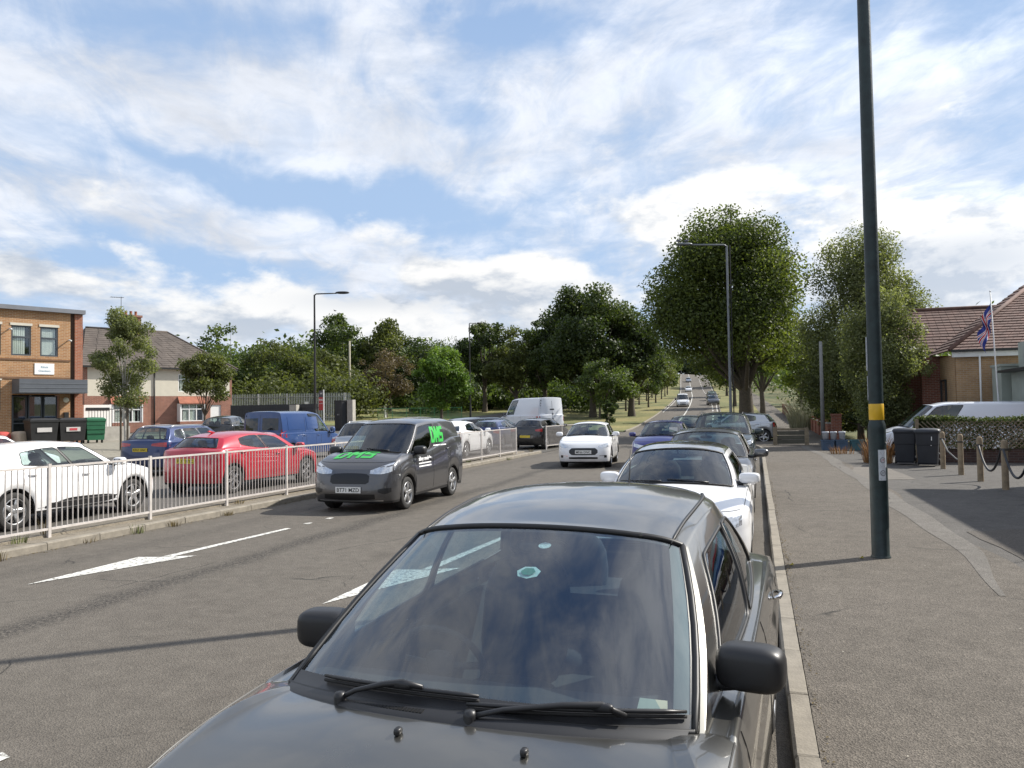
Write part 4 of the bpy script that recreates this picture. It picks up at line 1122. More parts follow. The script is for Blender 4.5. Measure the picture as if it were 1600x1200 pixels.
s = hatch(4.46, 1.79, 1.46, P_RED, .96, n=2.5, wr=.33, rim=mat('alloy_grey', (.30, .29, .29), .35, .8, var=.1), spokes=5, style='double', belt=[(2.23, .68), (2.0, .77), (1.5, .88), (1.0, .945), (0, .98), (-.9, 1.04), (-1.6, 1.08), (-2.23, 1.0)],
    roof=[(.25, 1.345), (-.1, 1.395), (-.6, 1.41), (-1.3, 1.375), (-1.75, 1.30)], back=(-2.05, -1.85, -1.83, -1.58), wins=[(.84, -.20), (-.27, -1.22)], wtaper={0: (0, .02, 0, 0, 2), 1: (0, 0, .22, .18, 3)}, glass=GLASS, sealmat=mat('seal_grey', (.10, .03, .035), .4, var=0))
s['patches'] = front_face(s, .6)+rear_lights(s, .50, .84, .84, .98)
s['rplate'] = ('FL17 HYC', .80)
mz, _ = make_car(s, 'parked_car', 'bright red hatchback behind the railing, between the white hatchback and the dark van', 'car', (-12.72, 17.6, .02), 2, CARG2)
MB().tube([(-1.25, 0, 1.43), (-1.40, 0, 1.47), (-1.47, 0, 1.475)], [.035, .025, .008], 8).build('roof_fin', P_RED, mz, True)
s = wagon(4.65, 1.83, 1.60, P_SILVER, .99, rails=ALLOY, glass=GLASSD); s['patches'] = front_face(s, .62)+rear_lights(s, .66, .88, .86, 1.14); s['rplate'] = ('', .74)
make_car(s, 'parked_car', 'silver estate with roof rails, seen from behind left of the green-lettered van', 'car', (-12.65, 25.35, .02), 0, CARG2)
s = hatch(4.2, 1.8, 1.49, P_WHITE, .98, roof=[(.4, 1.30), (.0, 1.41), (-.5, 1.435), (-1.2, 1.34), (-1.65, 1.18)], wins=[(.75, -.1), (-.17, -1.2)], back=(-2.02, -1.74, -1.6, -1.3)); s['patches'] = rear_lights(s, .6, .82, .7, .84)
make_car(s, 'parked_car', 'white car with a rounded roof, just right of the green-lettered van behind the railing', 'car', (-11.95, 31.0, .02), 0, CARG2)
s = hatch(4.1, 1.76, 1.46, P_BLUE, .98); s['patches'] = rear_lights(s, .55, .82, .8, .98)
make_car(s, 'parked_car', 'bright blue hatchback seen from behind, between the white rounded car and the black car', 'car', (-12.55, 37.6, .02), 0, CARG2)
s = hatch(4.2, 1.80, 1.50, P_BLACK, 1.0, glass=GLASSD); s['patches'] = rear_lights(s, .50, .82, .86, .98); s['rplate'] = ('', .62)
make_car(s, 'turning_car', 'black hatchback with lit brake lamp in the gap between the railings', 'car', (-10.35, 38.2, .02), 6)
# second row
s = wagon(4.4, 1.85, 1.58, P_BLUE, 1.02, rails=ALLOY, glass=GLASS, sealmat=CHROME, wr=.345); s['patches'] = front_face(s, .64)+rear_lights(s, .38, .88, .92, 1.04); s['rplate'] = ('KP67 HNC', .82)
make_car(s, 'parked_suv', 'dark blue SUV with silver roof rails, behind the red hatchback', 'SUV', (-18.5, 22.2, .02), -4, CARG2)
s = van(4.95, 1.90, 1.97, P_VAN, .95, lowermat=P_VAN, mirmat=P_VAN); s['patches'] = rear_lights(s, .84, .93, .95, 1.25)+[('side_rib', 'y-', [(-1.9, .60, .615), (1.1, .60, .615)], P_VAN, False, dict(eps=.012, nv=1)), ('panel_line', 'y-', [(-.62, .45, 1.72), (-.605, .45, 1.72)], SEAL, False, dict(nu=1, nv=12, eps=.002)), ('panel_line', 'y-', [(.50, .45, 1.72), (.515, .45, 1.72)], SEAL, False, dict(nu=1, nv=12, eps=.002)),
   ('pressed_panel', 'y-', [(-.50, 1.22, 1.72), (.38, 1.22, 1.72)], P_VAN, False, dict(nu=8, eps=.010)), ('pressed_panel', 'y-', [(-1.85, 1.22, 1.72), (-.74, 1.22, 1.72)], P_VAN, False, dict(nu=8, eps=.010)),
   ('rear_window', 'x-', [(.10, 1.22, 1.70), (.74, 1.22, 1.68)], mat('dark_window', (.01, .011, .013), .05, var=0, spec=.8), True, dict(nu=6)), ('door_gap', 'x-', [(-.006, .45, 1.8), (.006, .45, 1.8)], SEAL, False, dict(nu=1, nv=10, eps=.002))]
make_car(s, 'parked_van', 'blue panel van parked in front of the dark boarded fence', 'van', (-18.45, 28.8, .05), 0, CARG2)
s = wagon(4.5, 1.82, 1.62, P_WHITE, 1.0)
make_car(s, 'parked_car', 'tall white people carrier whose roof shows above the silver estate', 'car', (-15.2, 34.2, .05), 0, CARG2)
s = hatch(4.2, 1.78, 1.52, P_BLACK, .98)
make_car(s, 'parked_car', 'dark hatchback whose roof shows between the young birch and the blue SUV', 'car', (-25.3, 33.5, .35), -20, CARG2)
s = hatch(4.0, 1.75, 1.47, P_WHITE, .95)
make_car(s, 'parked_car', 'white car at the left picture edge, beyond the leftmost hatchback', 'car', (-18.2, 14.6, .05), -8, CARG2)
for i, (x, y, hd, pm, lab) in enumerate(((-19.6, 44.4, 70, P_BLACK, 'black car parked beyond the railing, left of the thin lamp column'), (-17.0, 47.2, 60, P_SILVER, 'silver car parked under the bright green tree beyond the railing'), (-15.2, 45.4, 75, P_BLACK, 'low black car parked right of the thin lamp column'))):
    s = hatch(4.3, 1.78, 1.46, pm, .96); s['patches'] = front_face(s, .6); make_car(s, 'parked_car', lab, 'car', (x, y, .05), hd, 'cars parked in the side road')
s = van(6.0, 2.0, 2.6, P_VW, 1.0, wr=.35, lowermat=BLACKPL)
s['patches'] = rear_lights(s, .88, .98, 1.0, 1.35)+[('door_gap', 'x-', [(-.008, .5, 2.35), (.008, .5, 2.35)], SEAL, False, dict(nu=1, nv=12, eps=.003)), ('door_handle', 'x-', [(-.08, 1.05, 1.22), (-.02, 1.05, 1.22)], BLACKPL, False, dict(nu=2)), ('door_hinge', 'x-', [(-.16, 1.75, 1.83), (.16, 1.75, 1.83)], BLACKPL, False, dict(nu=4)), ('lock', 'x-', [(-.09, 1.42, 1.56), (-.03, 1.42, 1.56)], BLACKPL, False, dict(nu=2))]
make_car(s, 'parked_van', 'large white high-roof van turned away in the side road, left of the dark trees', 'van', (-15.0, 52.5, .15), -46)
# right-hand forecourt
s = van(4.97, 1.95, 1.96, P_VW, .98, wr=.34); s['patches'] = front_face(s, .62, lz=.84)
make_car(s, 'parked_van', 'white panel van behind the trellis hedge, its nose towards the wheelie bins', 'van', (6.55, 31.6, .0), -90, 'white vans on the forecourt')
s = van(4.8, 1.9, 1.86, P_WHITE, .98, wr=.33); s['patches'] = front_face(s, .62, lz=.84)
make_car(s, 'parked_van', 'second white van, its roofline just above the hedge at the right picture edge', 'van', (9.6, 29.2, .0), -90, 'white vans on the forecourt')

# ------------------------------------------------------------------ terrain
rise = pchip([(-100, 0), (45, 0), (62, .15), (82, .7), (117, 2.1), (160, 3.9), (220, 6.4), (265, 10.6), (300, 13.6), (340, 15.5), (420, 17), (900, 20)])
bend = pchip([(-100, 0), (45, 0), (60, -.15), (82, -1.1), (118, -3.0), (170, -6.5), (224, -10.8), (265, -14.4), (330, -20), (420, -29), (900, -80)])
def ss(a, b, x): t = min(1, max(0, (x-a)/(b-a))); return t*t*(3-2*t)
def hgt(x, y):
    k = .25+.75*ss(-150, -45, x)
    h_ = float(rise(y))*k
    h_ += .65*ss(-19.5, -29, x)
    h_ += .9*ss(-30, -60, x)*ss(50, 62, y)*(1-ss(110, 160, y))
    d = sqrt(x*x+y*y); a = math.degrees(atan2(x, y))
    h_ += 36*ss(260, 620, d)*ss(-4, -16, a)*(1-.25*ss(-20, -40, a))
    h_ += 10*ss(200, 400, d)*ss(2, 14, a)
    return h_
def sheet(name, xf, ys, n, m, dz=0.0, parent=None, **kw):
    """strip between xf(y)=(x0,x1) over the list ys, draped on the ground"""
    mb = MB(); rows = []
    for y in ys:
        x0, x1 = xf(y); rows.append([(x0+(x1-x0)*i/n, y, hgt(x0+(x1-x0)*i/n, y)+dz) for i in range(n+1)])
    mb.grid(rows); return mb.build(name, m, parent, True, **kw)
G1 = grassmat('grass', (.045, .075, .018), (.15, .13, .055))
xs = sorted(set([-900, -700, -500, -400, -300, -240, -200, -170, -150, -130, -110, -100, -90, -80]+list(range(-72, 40, 3))+[45, 55, 70, 90, 120, 160, 220, 300, 450, 700, 900]))
ys = sorted(set([-300, -150, -80, -40, -20]+list(range(-10, 130, 4))+list(range(130, 440, 10))+[460, 500, 560, 640, 750, 900, 1200]))
mb = MB(); mb.grid([[(x, y, hgt(x, y)-(.10 if y < 400 else .3)) for x in xs] for y in ys]); mb.build('ground', G1, None, True, kind='structure')
ROADM = asphalt('road_asphalt', (.100, .088, .073), (.138, .123, .103), .24, seams=True, bs=.9)
def kerbL(y): return float(bend(y)) + (-9.70+.025*(min(y, 34)-8) if y < 40 else -9.05+ -.45*ss(40, 60, y))
kR = pchip([(-100, .14), (36, .14), (39.5, -.25), (44, -1.7), (48, -2.15), (60, -2.6), (82, -3.4), (118, -5.2), (144, -6.4), (170, -7.8), (220, -10.9), (265, -14.2), (330, -19.8), (420, -29), (900, -80)])
def kerbR(y): return float(kR(y))
def pathR(y): return 3.62+.55*float(bend(y))*(y > 60)
RY = [-30, -15]+list(np.arange(-6, 60, 1.5))+list(np.arange(60, 340, 5))+[350, 380, 420, 500]
sheet('road', lambda y: (kerbL(y)-.01, kerbR(y)+.01), RY, 8, ROADM, 0.0, kind='structure')
LOTM = asphalt('service_road_asphalt', (.075, .070, .062), (.112, .104, .092), .3, bs=.6)
sheet('service_road', lambda y: (-24.0, kerbL(y)-1.02), list(np.arange(-14, 60.1, 2)), 8, LOTM, .02, kind='structure')
sheet('side_road', lambda y: (-60, -24.0), list(np.arange(44, 60.1, 2)), 12, LOTM, .02, kind='structure')
FORE = asphalt('forecourt_concrete', (.20, .185, .15), (.28, .26, .21), .15, bs=.3)
sheet('forecourt', lambda y: (-52, -24.0), list(np.arange(2, 44.1, 2)), 12, FORE, .02, kind='structure')
# crossing between the railings joins service road and main road
sheet('crossing', lambda y: (kerbL(y)-1.02, kerbL(y)-.002), list(np.arange(33.0, 60.1, 1.0)), 2, LOTM, .012, kind='structure')
# right pavement
PAVM = asphalt('pavement_asphalt', (.100, .087, .071), (.148, .130, .108), .42, bs=1.1)
PAVL = asphalt('forecourt_asphalt', (.078, .072, .065), (.118, .110, .099), .3, bs=.8)
PAVS = asphalt('pavement_strip', (.115, .105, .092), (.160, .148, .130), .4, bs=.6)
pz = .105
sheet('pavement', lambda y: (kerbR(y)+.125 if y < 44.5 else 1.25+(pathR(y)-3.62), (2.49+.2*sin(y*.8)) if y < 37 else pathR(y)), list(np.arange(-8, 44.4, .6))+[44.4, 44.6]+list(np.arange(45, 330, 2)), 4, PAVM, pz, kind='structure')
sheet('right_forecourt', lambda y: (2.14, 26), list(np.arange(-12, 42.1, 1.2)), 10, PAVL, pz-.012, kind='structure')
def stripx(y): c = 1.92+.22*ss(7, 11, y)-.10*ss(12, 34, y)-.3*ss(30, 37, y)+.03*sin(y*.7)+.02*sin(y*1.9); w = (.24+.05*sin(y*.5))*ss(7.8, 11.5, y)+.02; return (c-w*.2+.14, c+w+.16)
sheet('pavement_joint_strip', stripx, list(np.arange(8.3, 37.6, .4)), 2, PAVS, pz+.004, kind='structure')
# repaired patches in the tarmac
def patch_sheet(name, pts, z, m):
    mb = MB(); R = random.Random(len(name)+len(pts)); P = []
    for i in range(len(pts)):
        a, b = pts[i], pts[(i+1) % len(pts)]
        for k in range(5): P.append((a[0]+(b[0]-a[0])*k/5+R.uniform(-.03, .03), a[1]+(b[1]-a[1])*k/5+R.uniform(-.03, .03), z))
    mb.quad(*P); return mb.build(name, m, None, kind='structure')
PATM = asphalt('patch_asphalt', (.075, .066, .056), (.115, .102, .087), .35, bs=.9, patches=.3)
PATL = asphalt('patch_asphalt_pale', (.13, .117, .10), (.175, .158, .136), .25, bs=.5)
patch_sheet('tarmac_patch', [(2.9, 9.2), (4.6, 9.8), (4.3, 13.2), (2.75, 12.4)], pz-.006, PATM)
patch_sheet('tarmac_patch', [(2.35, 20.5), (3.6, 20.8), (3.5, 25.0), (2.3, 24.6)], pz-.006, PATL)
# kerbs: every stone a piece
KERBM = mat('kerb_concrete', (.215, .192, .155), .9, var=.28, vs=6, bmp=.5, bs=60)
def kerb(name, xf, y0, y1, width, top, face, stone=.915):
    root = empty(name, (0, 0, 0)); root['kind'] = 'structure'
    proto = []
    for k in range(4):
        m = MB(); L2 = stone/2-.005; c = .012; r_ = random.Random(k)
        w0 = .0; w1 = width
        pr = [(w0, -.15), (w0, top-c*1.5), (w0+c*1.5, top), (w1-.006, top), (w1, top-.006), (w1, -.15)]
        ysn = [-L2, -L2+.012, -.12, .15, L2-.012, L2]; rows = []
        for i, y in enumerate(ysn):
            j = .006 if i in (0, 5) else 0
            rows.append([(x+(j if x < .05 else -j)*0, y, z-j-(r_.uniform(0, .002))) for x, z in pr])
        m.grid(rows); m.quad(*rows[0]); m.quad(*rows[-1][::-1]); proto.append(m)
    meshes = []; y = y0; i = 0
    while y < y1:
        xa = xf(y); xb = xf(y+stone); k = i % 4
        if len(meshes) < 4:
            o = proto[k].build('kerb_stone', KERBM, root); meshes.append(o)
        else: o = inst(meshes[k], root)
        o.location = ((xa+xb)/2+random.uniform(-.004, .004), y+stone/2, hgt(xa, y)+random.uniform(-.003, .003)); o.rotation_euler = (-atan2(hgt(xb, y+stone)-hgt(xa, y), stone)*-1, 0, -atan2(xb-xa, stone))
        o.scale = (face, 1, 1); y += stone; i += 1
    return root
kerb('right_kerb', kerbR, -3, 126, .125, .105, 1)
kerb('left_kerb', kerbL, 2.4, 33, .125, .11, -1)
kerb('left_kerb_far', kerbL, 61, 170, .125, .11, -1)
# raised strip carrying the railing
STR = asphalt('strip_concrete', (.15, .13, .10), (.24, .21, .165), .25, bs=.6)
def strip_(y0, y1, name):
    mb = MB(); rows = []
    for y in np.arange(y0, y1+.01, .8):
        a = kerbL(y)-.125; b = kerbL(y)-1.0
        rows.append([(a, y, hgt(a, y)-.05), (a, y, hgt(a, y)+.104), (a-.30, y, hgt(a, y)+.112), (a-.31, y, hgt(a, y)+.150), (b+.05, y, hgt(b, y)+.155), (b, y, hgt(b, y)+.15), (b, y, hgt(b, y)-.05)])
    mb.grid(rows); mb.quad(*rows[0]); mb.quad(*rows[-1][::-1]); return mb.build(name, STR, None, kind='structure')
strip_(2, 33.0, 'verge_strip')
# central reserve and the other carriageway
G2 = grassmat('verge_grass', (.075, .095, .025), (.22, .19, .07))
ys2 = list(np.arange(60, 340, 4))
sheet('central_reserve', lambda y: (kerbL(y)-13.0, kerbL(y)-.125), ys2, 6, G2, .05, kind='structure')
sheet('far_carriageway', lambda y: (kerbL(y)-20.5, kerbL(y)-13.0), ys2, 4, LOTM, .03, kind='structure')
sheet('right_verge', lambda y: (kerbR(y)+.125, 1.26+(pathR(y)-3.62)), list(np.arange(46, 340, 3)), 2, G2, .112, kind='structure')
sheet('park_lawn', lambda y: (-90, -24.5), list(np.arange(60.2, 200, 4)), 14, grassmat('lawn', (.08, .12, .03), (.24, .21, .08)), .03, kind='structure')

# ------------------------------------------------------------------ road markings
m, nt, p = nodes('road_paint'); v = objco(nt)
wear = ramp(nt, nnoise(nt, v, 18, 6, .7), [(.40, (.15, .14, .125)), (.50, (.62, .61, .56))]); nt.links.new(wear, p.inputs['Base Color']); p.inputs['Roughness'].default_value = .7
RP = m
def mark(pts, name='road_marking', parent=None, dz=.006):
    mb = MB(); mb.quad(*[(x, y, hgt(x, y)+dz) for x, y in pts]); return mb
def arrow(x0, y0):
    mb = MB(); z = .006
    mb.v = [(x0-.42, y0, z), (x0-.10+.0, y0+1.72, z), (x0-.02, y0+1.72, z), (x0+.16, y0+1.55, z), (x0+.05, y0+1.86, z), (x0+.02, y0+4.4, z), (x0+.15, y0+4.4, z), (x0-.18, y0+1.86, z)]
    mb = MB()
    T = lambda a, b: (x0+a, y0+b, z)
    mb.quad(T(-.40, 0), T(.30, 1.98), T(.02, 1.86), T(-.02, 1.80), T(-.42, 1.72))
    mb.quad(T(-.12, 1.79), T(.02, 1.86), T(.17, 4.42), T(.07, 4.44))
    return mb.build('road_arrow', RP, None, kind='structure')
arrow(-7.52, 6.92); arrow(-3.74, 6.92)
for x, y in ((-7.4, 11.85), (-7.36, 12.5)):
    mb = MB(); mb.quad((x-.05, y, .006), (x+.05, y, .006), (x+.05, y+.16, .006), (x-.05, y+.16, .006)); mb.build('road_marking', RP, None, kind='structure')
mb = MB(); mb.quad((-4.35, 2.2, .006), (-4.18, 2.2, .006), (-4.0, 3.40, .006), (-4.1, 3.44, .006)); mb.build('road_marking', RP, None, kind='structure')
mb = MB()
for off, dash in ((-6.35, 0), (-3.1, 1)):
    y = 66.0
    while y < 330:
        L_ = 4.0 if dash else 9.0; x = float(bend(y))+off
        if not dash or int(y/7) % 1 == 0:
            n = 4
            R_ = [[(float(bend(y+L_*k/n))+off+d, y+L_*k/n, hgt(float(bend(y+L_*k/n))+off, y+L_*k/n)+.012) for d in (-.07, .07)] for k in range(n+1)]
            mb.grid(R_)
        y += L_+(3.0 if dash else .02)
for fx_, xo in ((kerbR, -.3), (kerbL, .3)):
    R_ = [[(fx_(y)+xo+d, y, hgt(fx_(y)+xo, y)+.012) for d in (-.05, .05)] for y in np.arange(100, 330, 4)]
    mb.grid(R_)
mb.build('lane_lines', RP, None, kind='structure')

# ------------------------------------------------------------------ guard railing
def railing(p0, p1, n_panels, label, first=0):
    p0 = Vector(p0); p1 = Vector(p1); d = (p1-p0); L_ = d.length/n_panels; ang = atan2(d.y, d.x)
    root = empty('pedestrian_railing', p0, ang, label, 'railing')
    post = MB(); post.box(-.025, .025, -.02, .02, -.1, 1.06); P0 = post.build('post', RAILPAINT, root)
    post2 = None
    rail = MB(); rail.box(.03, L_-.03, -.018, .018, 0, .032); R0 = rail.build('rail', RAILPAINT, root, loc=(0, 0, 1.0))
    bar = MB(); bar.tube([(0, 0, .11), (0, 0, 1.002)], .009, 6, False); B0 = bar.build('bar', RAILPAINT, root)
    nb = 19; fb = True; fr = True
    for i in range(n_panels):
        if i > 0: inst(P0, root, (i*L_, 0, 0))
        if not fr: inst(R0, root, (i*L_, 0, 1.0))
        inst(R0, root, (i*L_, 0, .08)); fr = False
        for k in range(nb):
            x = i*L_+.03+(L_-.06)*(k+1)/(nb+1)
            if fb: B0.location = (x, 0, 0); fb = False
            else: inst(B0, root, (x, 0, 0))
    inst(P0, root, (n_panels*L_, 0, 0))
    return root
fy = [4.9, 31.0]
railing((kerbL(3.2)-.42, 3.25, .14), (kerbL(31)-.30, 30.9, .15), 14, 'long pale steel railing along the raised strip, in front of the service road cars')
railing((-9.55, 36.2, .10), (-8.9, 43.0, .1), 3, 'short pale steel railing beyond the gap, right of the black car')

# ------------------------------------------------------------------ trees and plants
TR = np.random.RandomState(11)
def leaf_mesh(name, C, size, m, parent, out=None, seed=0, flat=.0, asp=.6, **kw):
    n = len(C); R = np.random.RandomState(seed+5)
    nr = R.normal(size=(n, 3)); 
    if out is not None: nr = nr*.75+out*.7
    nr[:, 2] += flat
    nr /= np.linalg.norm(nr, axis=1, keepdims=True)+1e-9
    t = R.normal(size=(n, 3)); t -= nr*np.sum(t*nr, axis=1, keepdims=True); t /= np.linalg.norm(t, axis=1, keepdims=True)+1e-9
    b = np.cross(nr, t); s = (size*(.65+.7*R.rand(n)))[:, None]
    q = np.stack([C-t*s*.5, C+b*s*asp*.5-t*s*.06+nr*s*.06, C+t*s*.5, C-b*s*asp*.5-t*s*.06+nr*s*.06], 1).reshape(-1, 3)
    me = bpy.data.meshes.new(name); me.vertices.add(n*4); me.vertices.foreach_set('co', q.ravel().astype(np.float32))
    me.loops.add(n*4); me.loops.foreach_set('vertex_index', np.arange(n*4, dtype=np.int32))
    me.polygons.add(n); me.polygons.foreach_set('loop_start', np.arange(0, n*4, 4, dtype=np.int32)); me.polygons.foreach_set('loop_total', np.full(n, 4, np.int32))
    me.update(calc_edges=True); me.validate()
    return me, n
def finish_leaves(me, name, tint, m, parent, **kw):
    a = me.attributes.new('tint', 'FLOAT', 'FACE'); a.data.foreach_set('value', tint.astype(np.float32)); me.materials.append(m)
    o = bpy.data.objects.new(name, me); COL.objects.link(o)
    if parent is not None: o.parent = parent
    for k, v in kw.items(): o[k] = v
    return o
BARK = mat('bark', (.085, .07, .052), .95, var=.35, vs=9, bmp=.8, bs=25)
BARKP = mat('bark_pale', (.42, .40, .36), .9, var=.4, vs=9, bmp=.5, bs=25)
LM = dict(lime=leafmat('leaf_lime', (.070, .096, .025), .46, (.22, .22, .04)), 
    dark=leafmat('leaf_dark', (.038, .060, .018), .36), mid=leafmat('leaf_mid', (.062, .092, .026), .42), bright=leafmat('leaf_bright', (.085, .155, .026), .42, (.26, .27, .05)),
    olive=leafmat('leaf_olive', (.086, .102, .034), .42), brown=leafmat('leaf_brown', (.105, .080, .045), .3, (.17, .12, .06)), birch=leafmat('leaf_birch', (.13, .15, .065), .46, (.30, .30, .16)),
    yellow=leafmat('leaf_yellow', (.12, .16, .03), .5, (.38, .36, .06)), hedge=leafmat('leaf_hedge', (.05, .075, .02), .3, (.2, .19, .10), .5), far=leafmat('leaf_far', (.035, .055, .028), .25))
def blobs_for(rx, ry, rz, nb, R, kind):
    out = []
    for i in range(nb):
        u = R.normal(size=3); u /= np.linalg.norm(u); f = R.uniform(.35, 1.0)**.6
        if kind == 'cone': z = u[2]; w = 1-.55*max(0, z)
        elif kind == 'dome': z = u[2]; w = 1-.42*max(0, z)
        elif kind == 'weep': z = u[2]; w = 1-.25*max(0, z)+.05*min(0, z)
        else: z = u[2]; w = 1
        br = R.uniform(.15, .36)*min(rx, rz)
        c = np.array([u[0]*(rx-br*.75)*f*w, u[1]*(ry-br*.75)*f*w, z*(rz-br*.75)*f])
        if R.rand() < .22: c = c*R.uniform(1.03, 1.12); br *= .62
        out.append((c, br))
    return out
def tree(name, label, x, y, H, rx, base, mat_, nleaf, size, seed, trunk_r=.25, ry=None, nb=40, dx=0, dy=0, cat='tree', group=None, kind='round', bark=BARK, trunks=1, top=None, lean=0, z0=None):
    R = np.random.RandomState(seed); ry = ry or rx; g0 = hgt(x, y) if z0 is None else z0
    root = empty(name, (x, y, g0-.05), 0, label, cat, group)
    rz = (H-base)/2; cz = base+rz; C0 = np.array([dx, dy, cz])
    bl = blobs_for(rx, ry, rz, nb, R, kind)
    vol = np.array([b[1]**2.2 for b in bl]); cnt = (nleaf*vol/vol.sum()).astype(int)
    P = []; O = []; TT = []
    for (c, br), k in zip(bl, cnt):
        u = R.normal(size=(k, 3)); u /= np.linalg.norm(u, axis=1, keepdims=True); r = R.rand(k)**.42*br
        sq = np.array([1.15, 1.15, .8 if kind != 'weep' else 1.35])
        q = u*r[:, None]*sq+c
        q += R.normal(size=(k, 3))*br*.10
        P.append(q+C0); O.append(u); TT.append(np.full(k, R.uniform(-.28, .28))+R.rand(k)*.6+.2)
    P = np.concatenate(P); O = np.concatenate(O); tint = np.clip(np.concatenate(TT), 0, 1)
    me, n = leaf_mesh('crown', P, size, mat_, root, O, seed, flat=.25)
    finish_leaves(me, 'crown', tint, mat_, root)
    tb = MB(); rs = np.random.RandomState(seed+1)
    for tk in range(trunks):
        ox = 0 if trunks == 1 else rs.uniform(-.25, .25)*2*trunk_r
        th = base+rz*.9; pts = [Vector((ox*2, 0, -.2))]; 
        for k in range(1, 7): f = k/6; pts.append(Vector((ox*2+dx*f*f*.8+ox*3*f+rs.uniform(-.06, .06)*trunk_r*2, dy*f*f*.8+rs.uniform(-.06, .06), th*f)))
        tb.tube(pts, [trunk_r*(1.25 if k == 0 else 1-.75*k/6) for k in range(7)], 10, False)
        for (c, br) in bl[tk::max(1, trunks*2)]:
            a = pts[rs.randint(2, 5)]; e = Vector(tuple(c+C0))
            if (e-a).length < 1: continue
            mid = a.lerp(e, .5)+Vector((0, 0, -.06*(e-a).length)); tb.tube([a, mid, e], [trunk_r*.34, trunk_r*.2, trunk_r*.06], 6, False)
    tb.build('trunk', bark, root, True)
    return root
# the two big trees on the right
tree('lime_tree', 'huge dense round-headed tree with a thick trunk behind the tall galvanised lamp', -.55, 52.6, 15.4, 5.9, 2.7, LM['lime'], 95000, .19, 21, .56, ry=5.4, nb=90, dx=-.75, kind='dome')
tree('birch_tree', 'tall feathery pale green tree right of the huge round tree, above the dark shrubs', 5.4, 46.5, 12.2, 4.2, .2, LM['birch'], 90000, .13, 22, .18, ry=3.0, nb=70, kind='weep', dx=.1)
tree('birch_tree', 'lower spreading feathery tree beside the brick hall, behind the green lamp column', 5.5, 38.0, 7.9, 2.1, .2, LM['birch'], 44000, .11, 23, .14, ry=2.0, nb=64, kind='weep', dx=.0)
tree('shrub', 'dark leafy shrub under the feathery trees beside the pavement wall', 5.4, 43.6, 4.6, 2.0, .3, LM['dark'], 15000, .13, 24, .08, nb=30, cat='shrub')
tree('shrub', 'dark shrub against the hall, behind the nose of the white van', 7.6, 41.5, 4.4, 1.9, .3, LM['dark'], 12000, .13, 25, .08, nb=26, cat='shrub')
tree('shrub', 'dark shrub behind the brick wall, left of the grey telegraph pole', 4.4, 50.5, 3.6, 1.7, .3, LM['dark'], 10000, .14, 26, .08, nb=24, cat='shrub')
tree('maple_tree', 'small sunlit yellow-green tree seen under the crown of the huge round tree', 3.4, 66, 8.0, 3.2, 2.6, LM['yellow'], 9000, .24, 27, .14, nb=30)
tree('street_tree', 'tree beyond the huge round tree, further along the right pavement', .6, 82, 12, 4.4, 4.0, LM['mid'], 12000, .30, 28, .3, nb=40)
tree('street_tree', 'tree on the right verge far up the road, right of the parked dark cars', -2.8, 112, 11, 4.2, 2.6, LM['mid'], 9000, .36, 29, .28, nb=36)
tree('street_tree', 'farther tree on the right verge near the top of the rise', -5.6, 165, 12, 5.0, 2.0, LM['olive'], 8000, .45, 30, .28, nb=36)
tree('street_tree', 'farthest tree on the right verge by the brow', -9.8, 240, 13, 6.5, 2.0, LM['mid'], 7000, .6, 31, .3, nb=36)
# pampas grass, hedge behind the right wall
def grasses(name, label, x, y, n, h, r, m, seed, cat='plant', w=.012, group=None, z=None):
    R = np.random.RandomState(seed); mb = MB(); z = hgt(x, y) if z is None else z
    for i in range(n):
        a = R.uniform(0, 2*pi); rr = r*R.rand()**.5*.5; hh = h*R.uniform(.5, 1); lean = R.uniform(.1, .55)*hh; b = R.uniform(0, 2*pi)
        p0 = Vector((rr*cos(a), rr*sin(a), 0)); t = Vector((cos(a), sin(a), 0)); s = Vector((cos(b), sin(b), 0))*w
        p1 = p0+t*lean*.35+Vector((0, 0, hh*.6)); p2 = p0+t*lean+Vector((0, 0, hh))
        mb.quad(p0-s, p0+s, p1+s*.8, p1-s*.8); mb.quad(p1-s*.8, p1+s*.8, p2)
    o = mb.build(name, m, None, loc=(x, y, z)); tag(o, label, cat, group); return o
grasses('pampas_grass', 'pale feathery pampas grass behind the brick wall under the big tree', 3.2, 60.0, 500, 2.6, 1.8, mat('pampas', (.30, .30, .20), .9, var=.2), 3, w=.02)
def hedge_leaves(name, box, n, size, m, seed, label=None, cat=None, parent=None, wob=.12, **kw):
    (x0, x1, y0, y1, z0, z1) = box; R = np.random.RandomState(seed); P = R.rand(n, 3)
    # most leaves near the faces
    f = R.randint(0, 5, n)
    P[f == 0, 1] = R.rand((f == 0).sum())*.15; P[f == 1, 1] = R.rand((f == 1).sum())*.12; P[f == 2, 2] = 1-R.rand((f == 2).sum())*.2; P[f == 3, 0] = R.rand((f == 3).sum())*.1
    P = P*np.array([x1-x0, y1-y0, z1-z0])+np.array([x0, y0, z0])
    P += np.stack([np.sin(P[:, 0]*3+P[:, 2]*2)*wob*.3, np.sin(P[:, 0]*2.3+1)*wob, np.sin(P[:, 0]*2.1+P[:, 1])*wob*.7], 1)+R.normal(size=P.shape)*.03
    me, n = leaf_mesh(name, P, size, m, parent, None, seed, flat=.2)
    o = finish_leaves(me, name, np.clip(R.rand(n), 0, 1), m, parent, **kw)
    if label: tag(o, label, cat)
    return o
hedge_leaves('garden_hedge', (4.6, 6.2, 49, 90, .5, 2.0), 16000, .22, LM['hedge'], 8, 'clipped hedge above the low brick wall along the far right pavement', 'hedge')

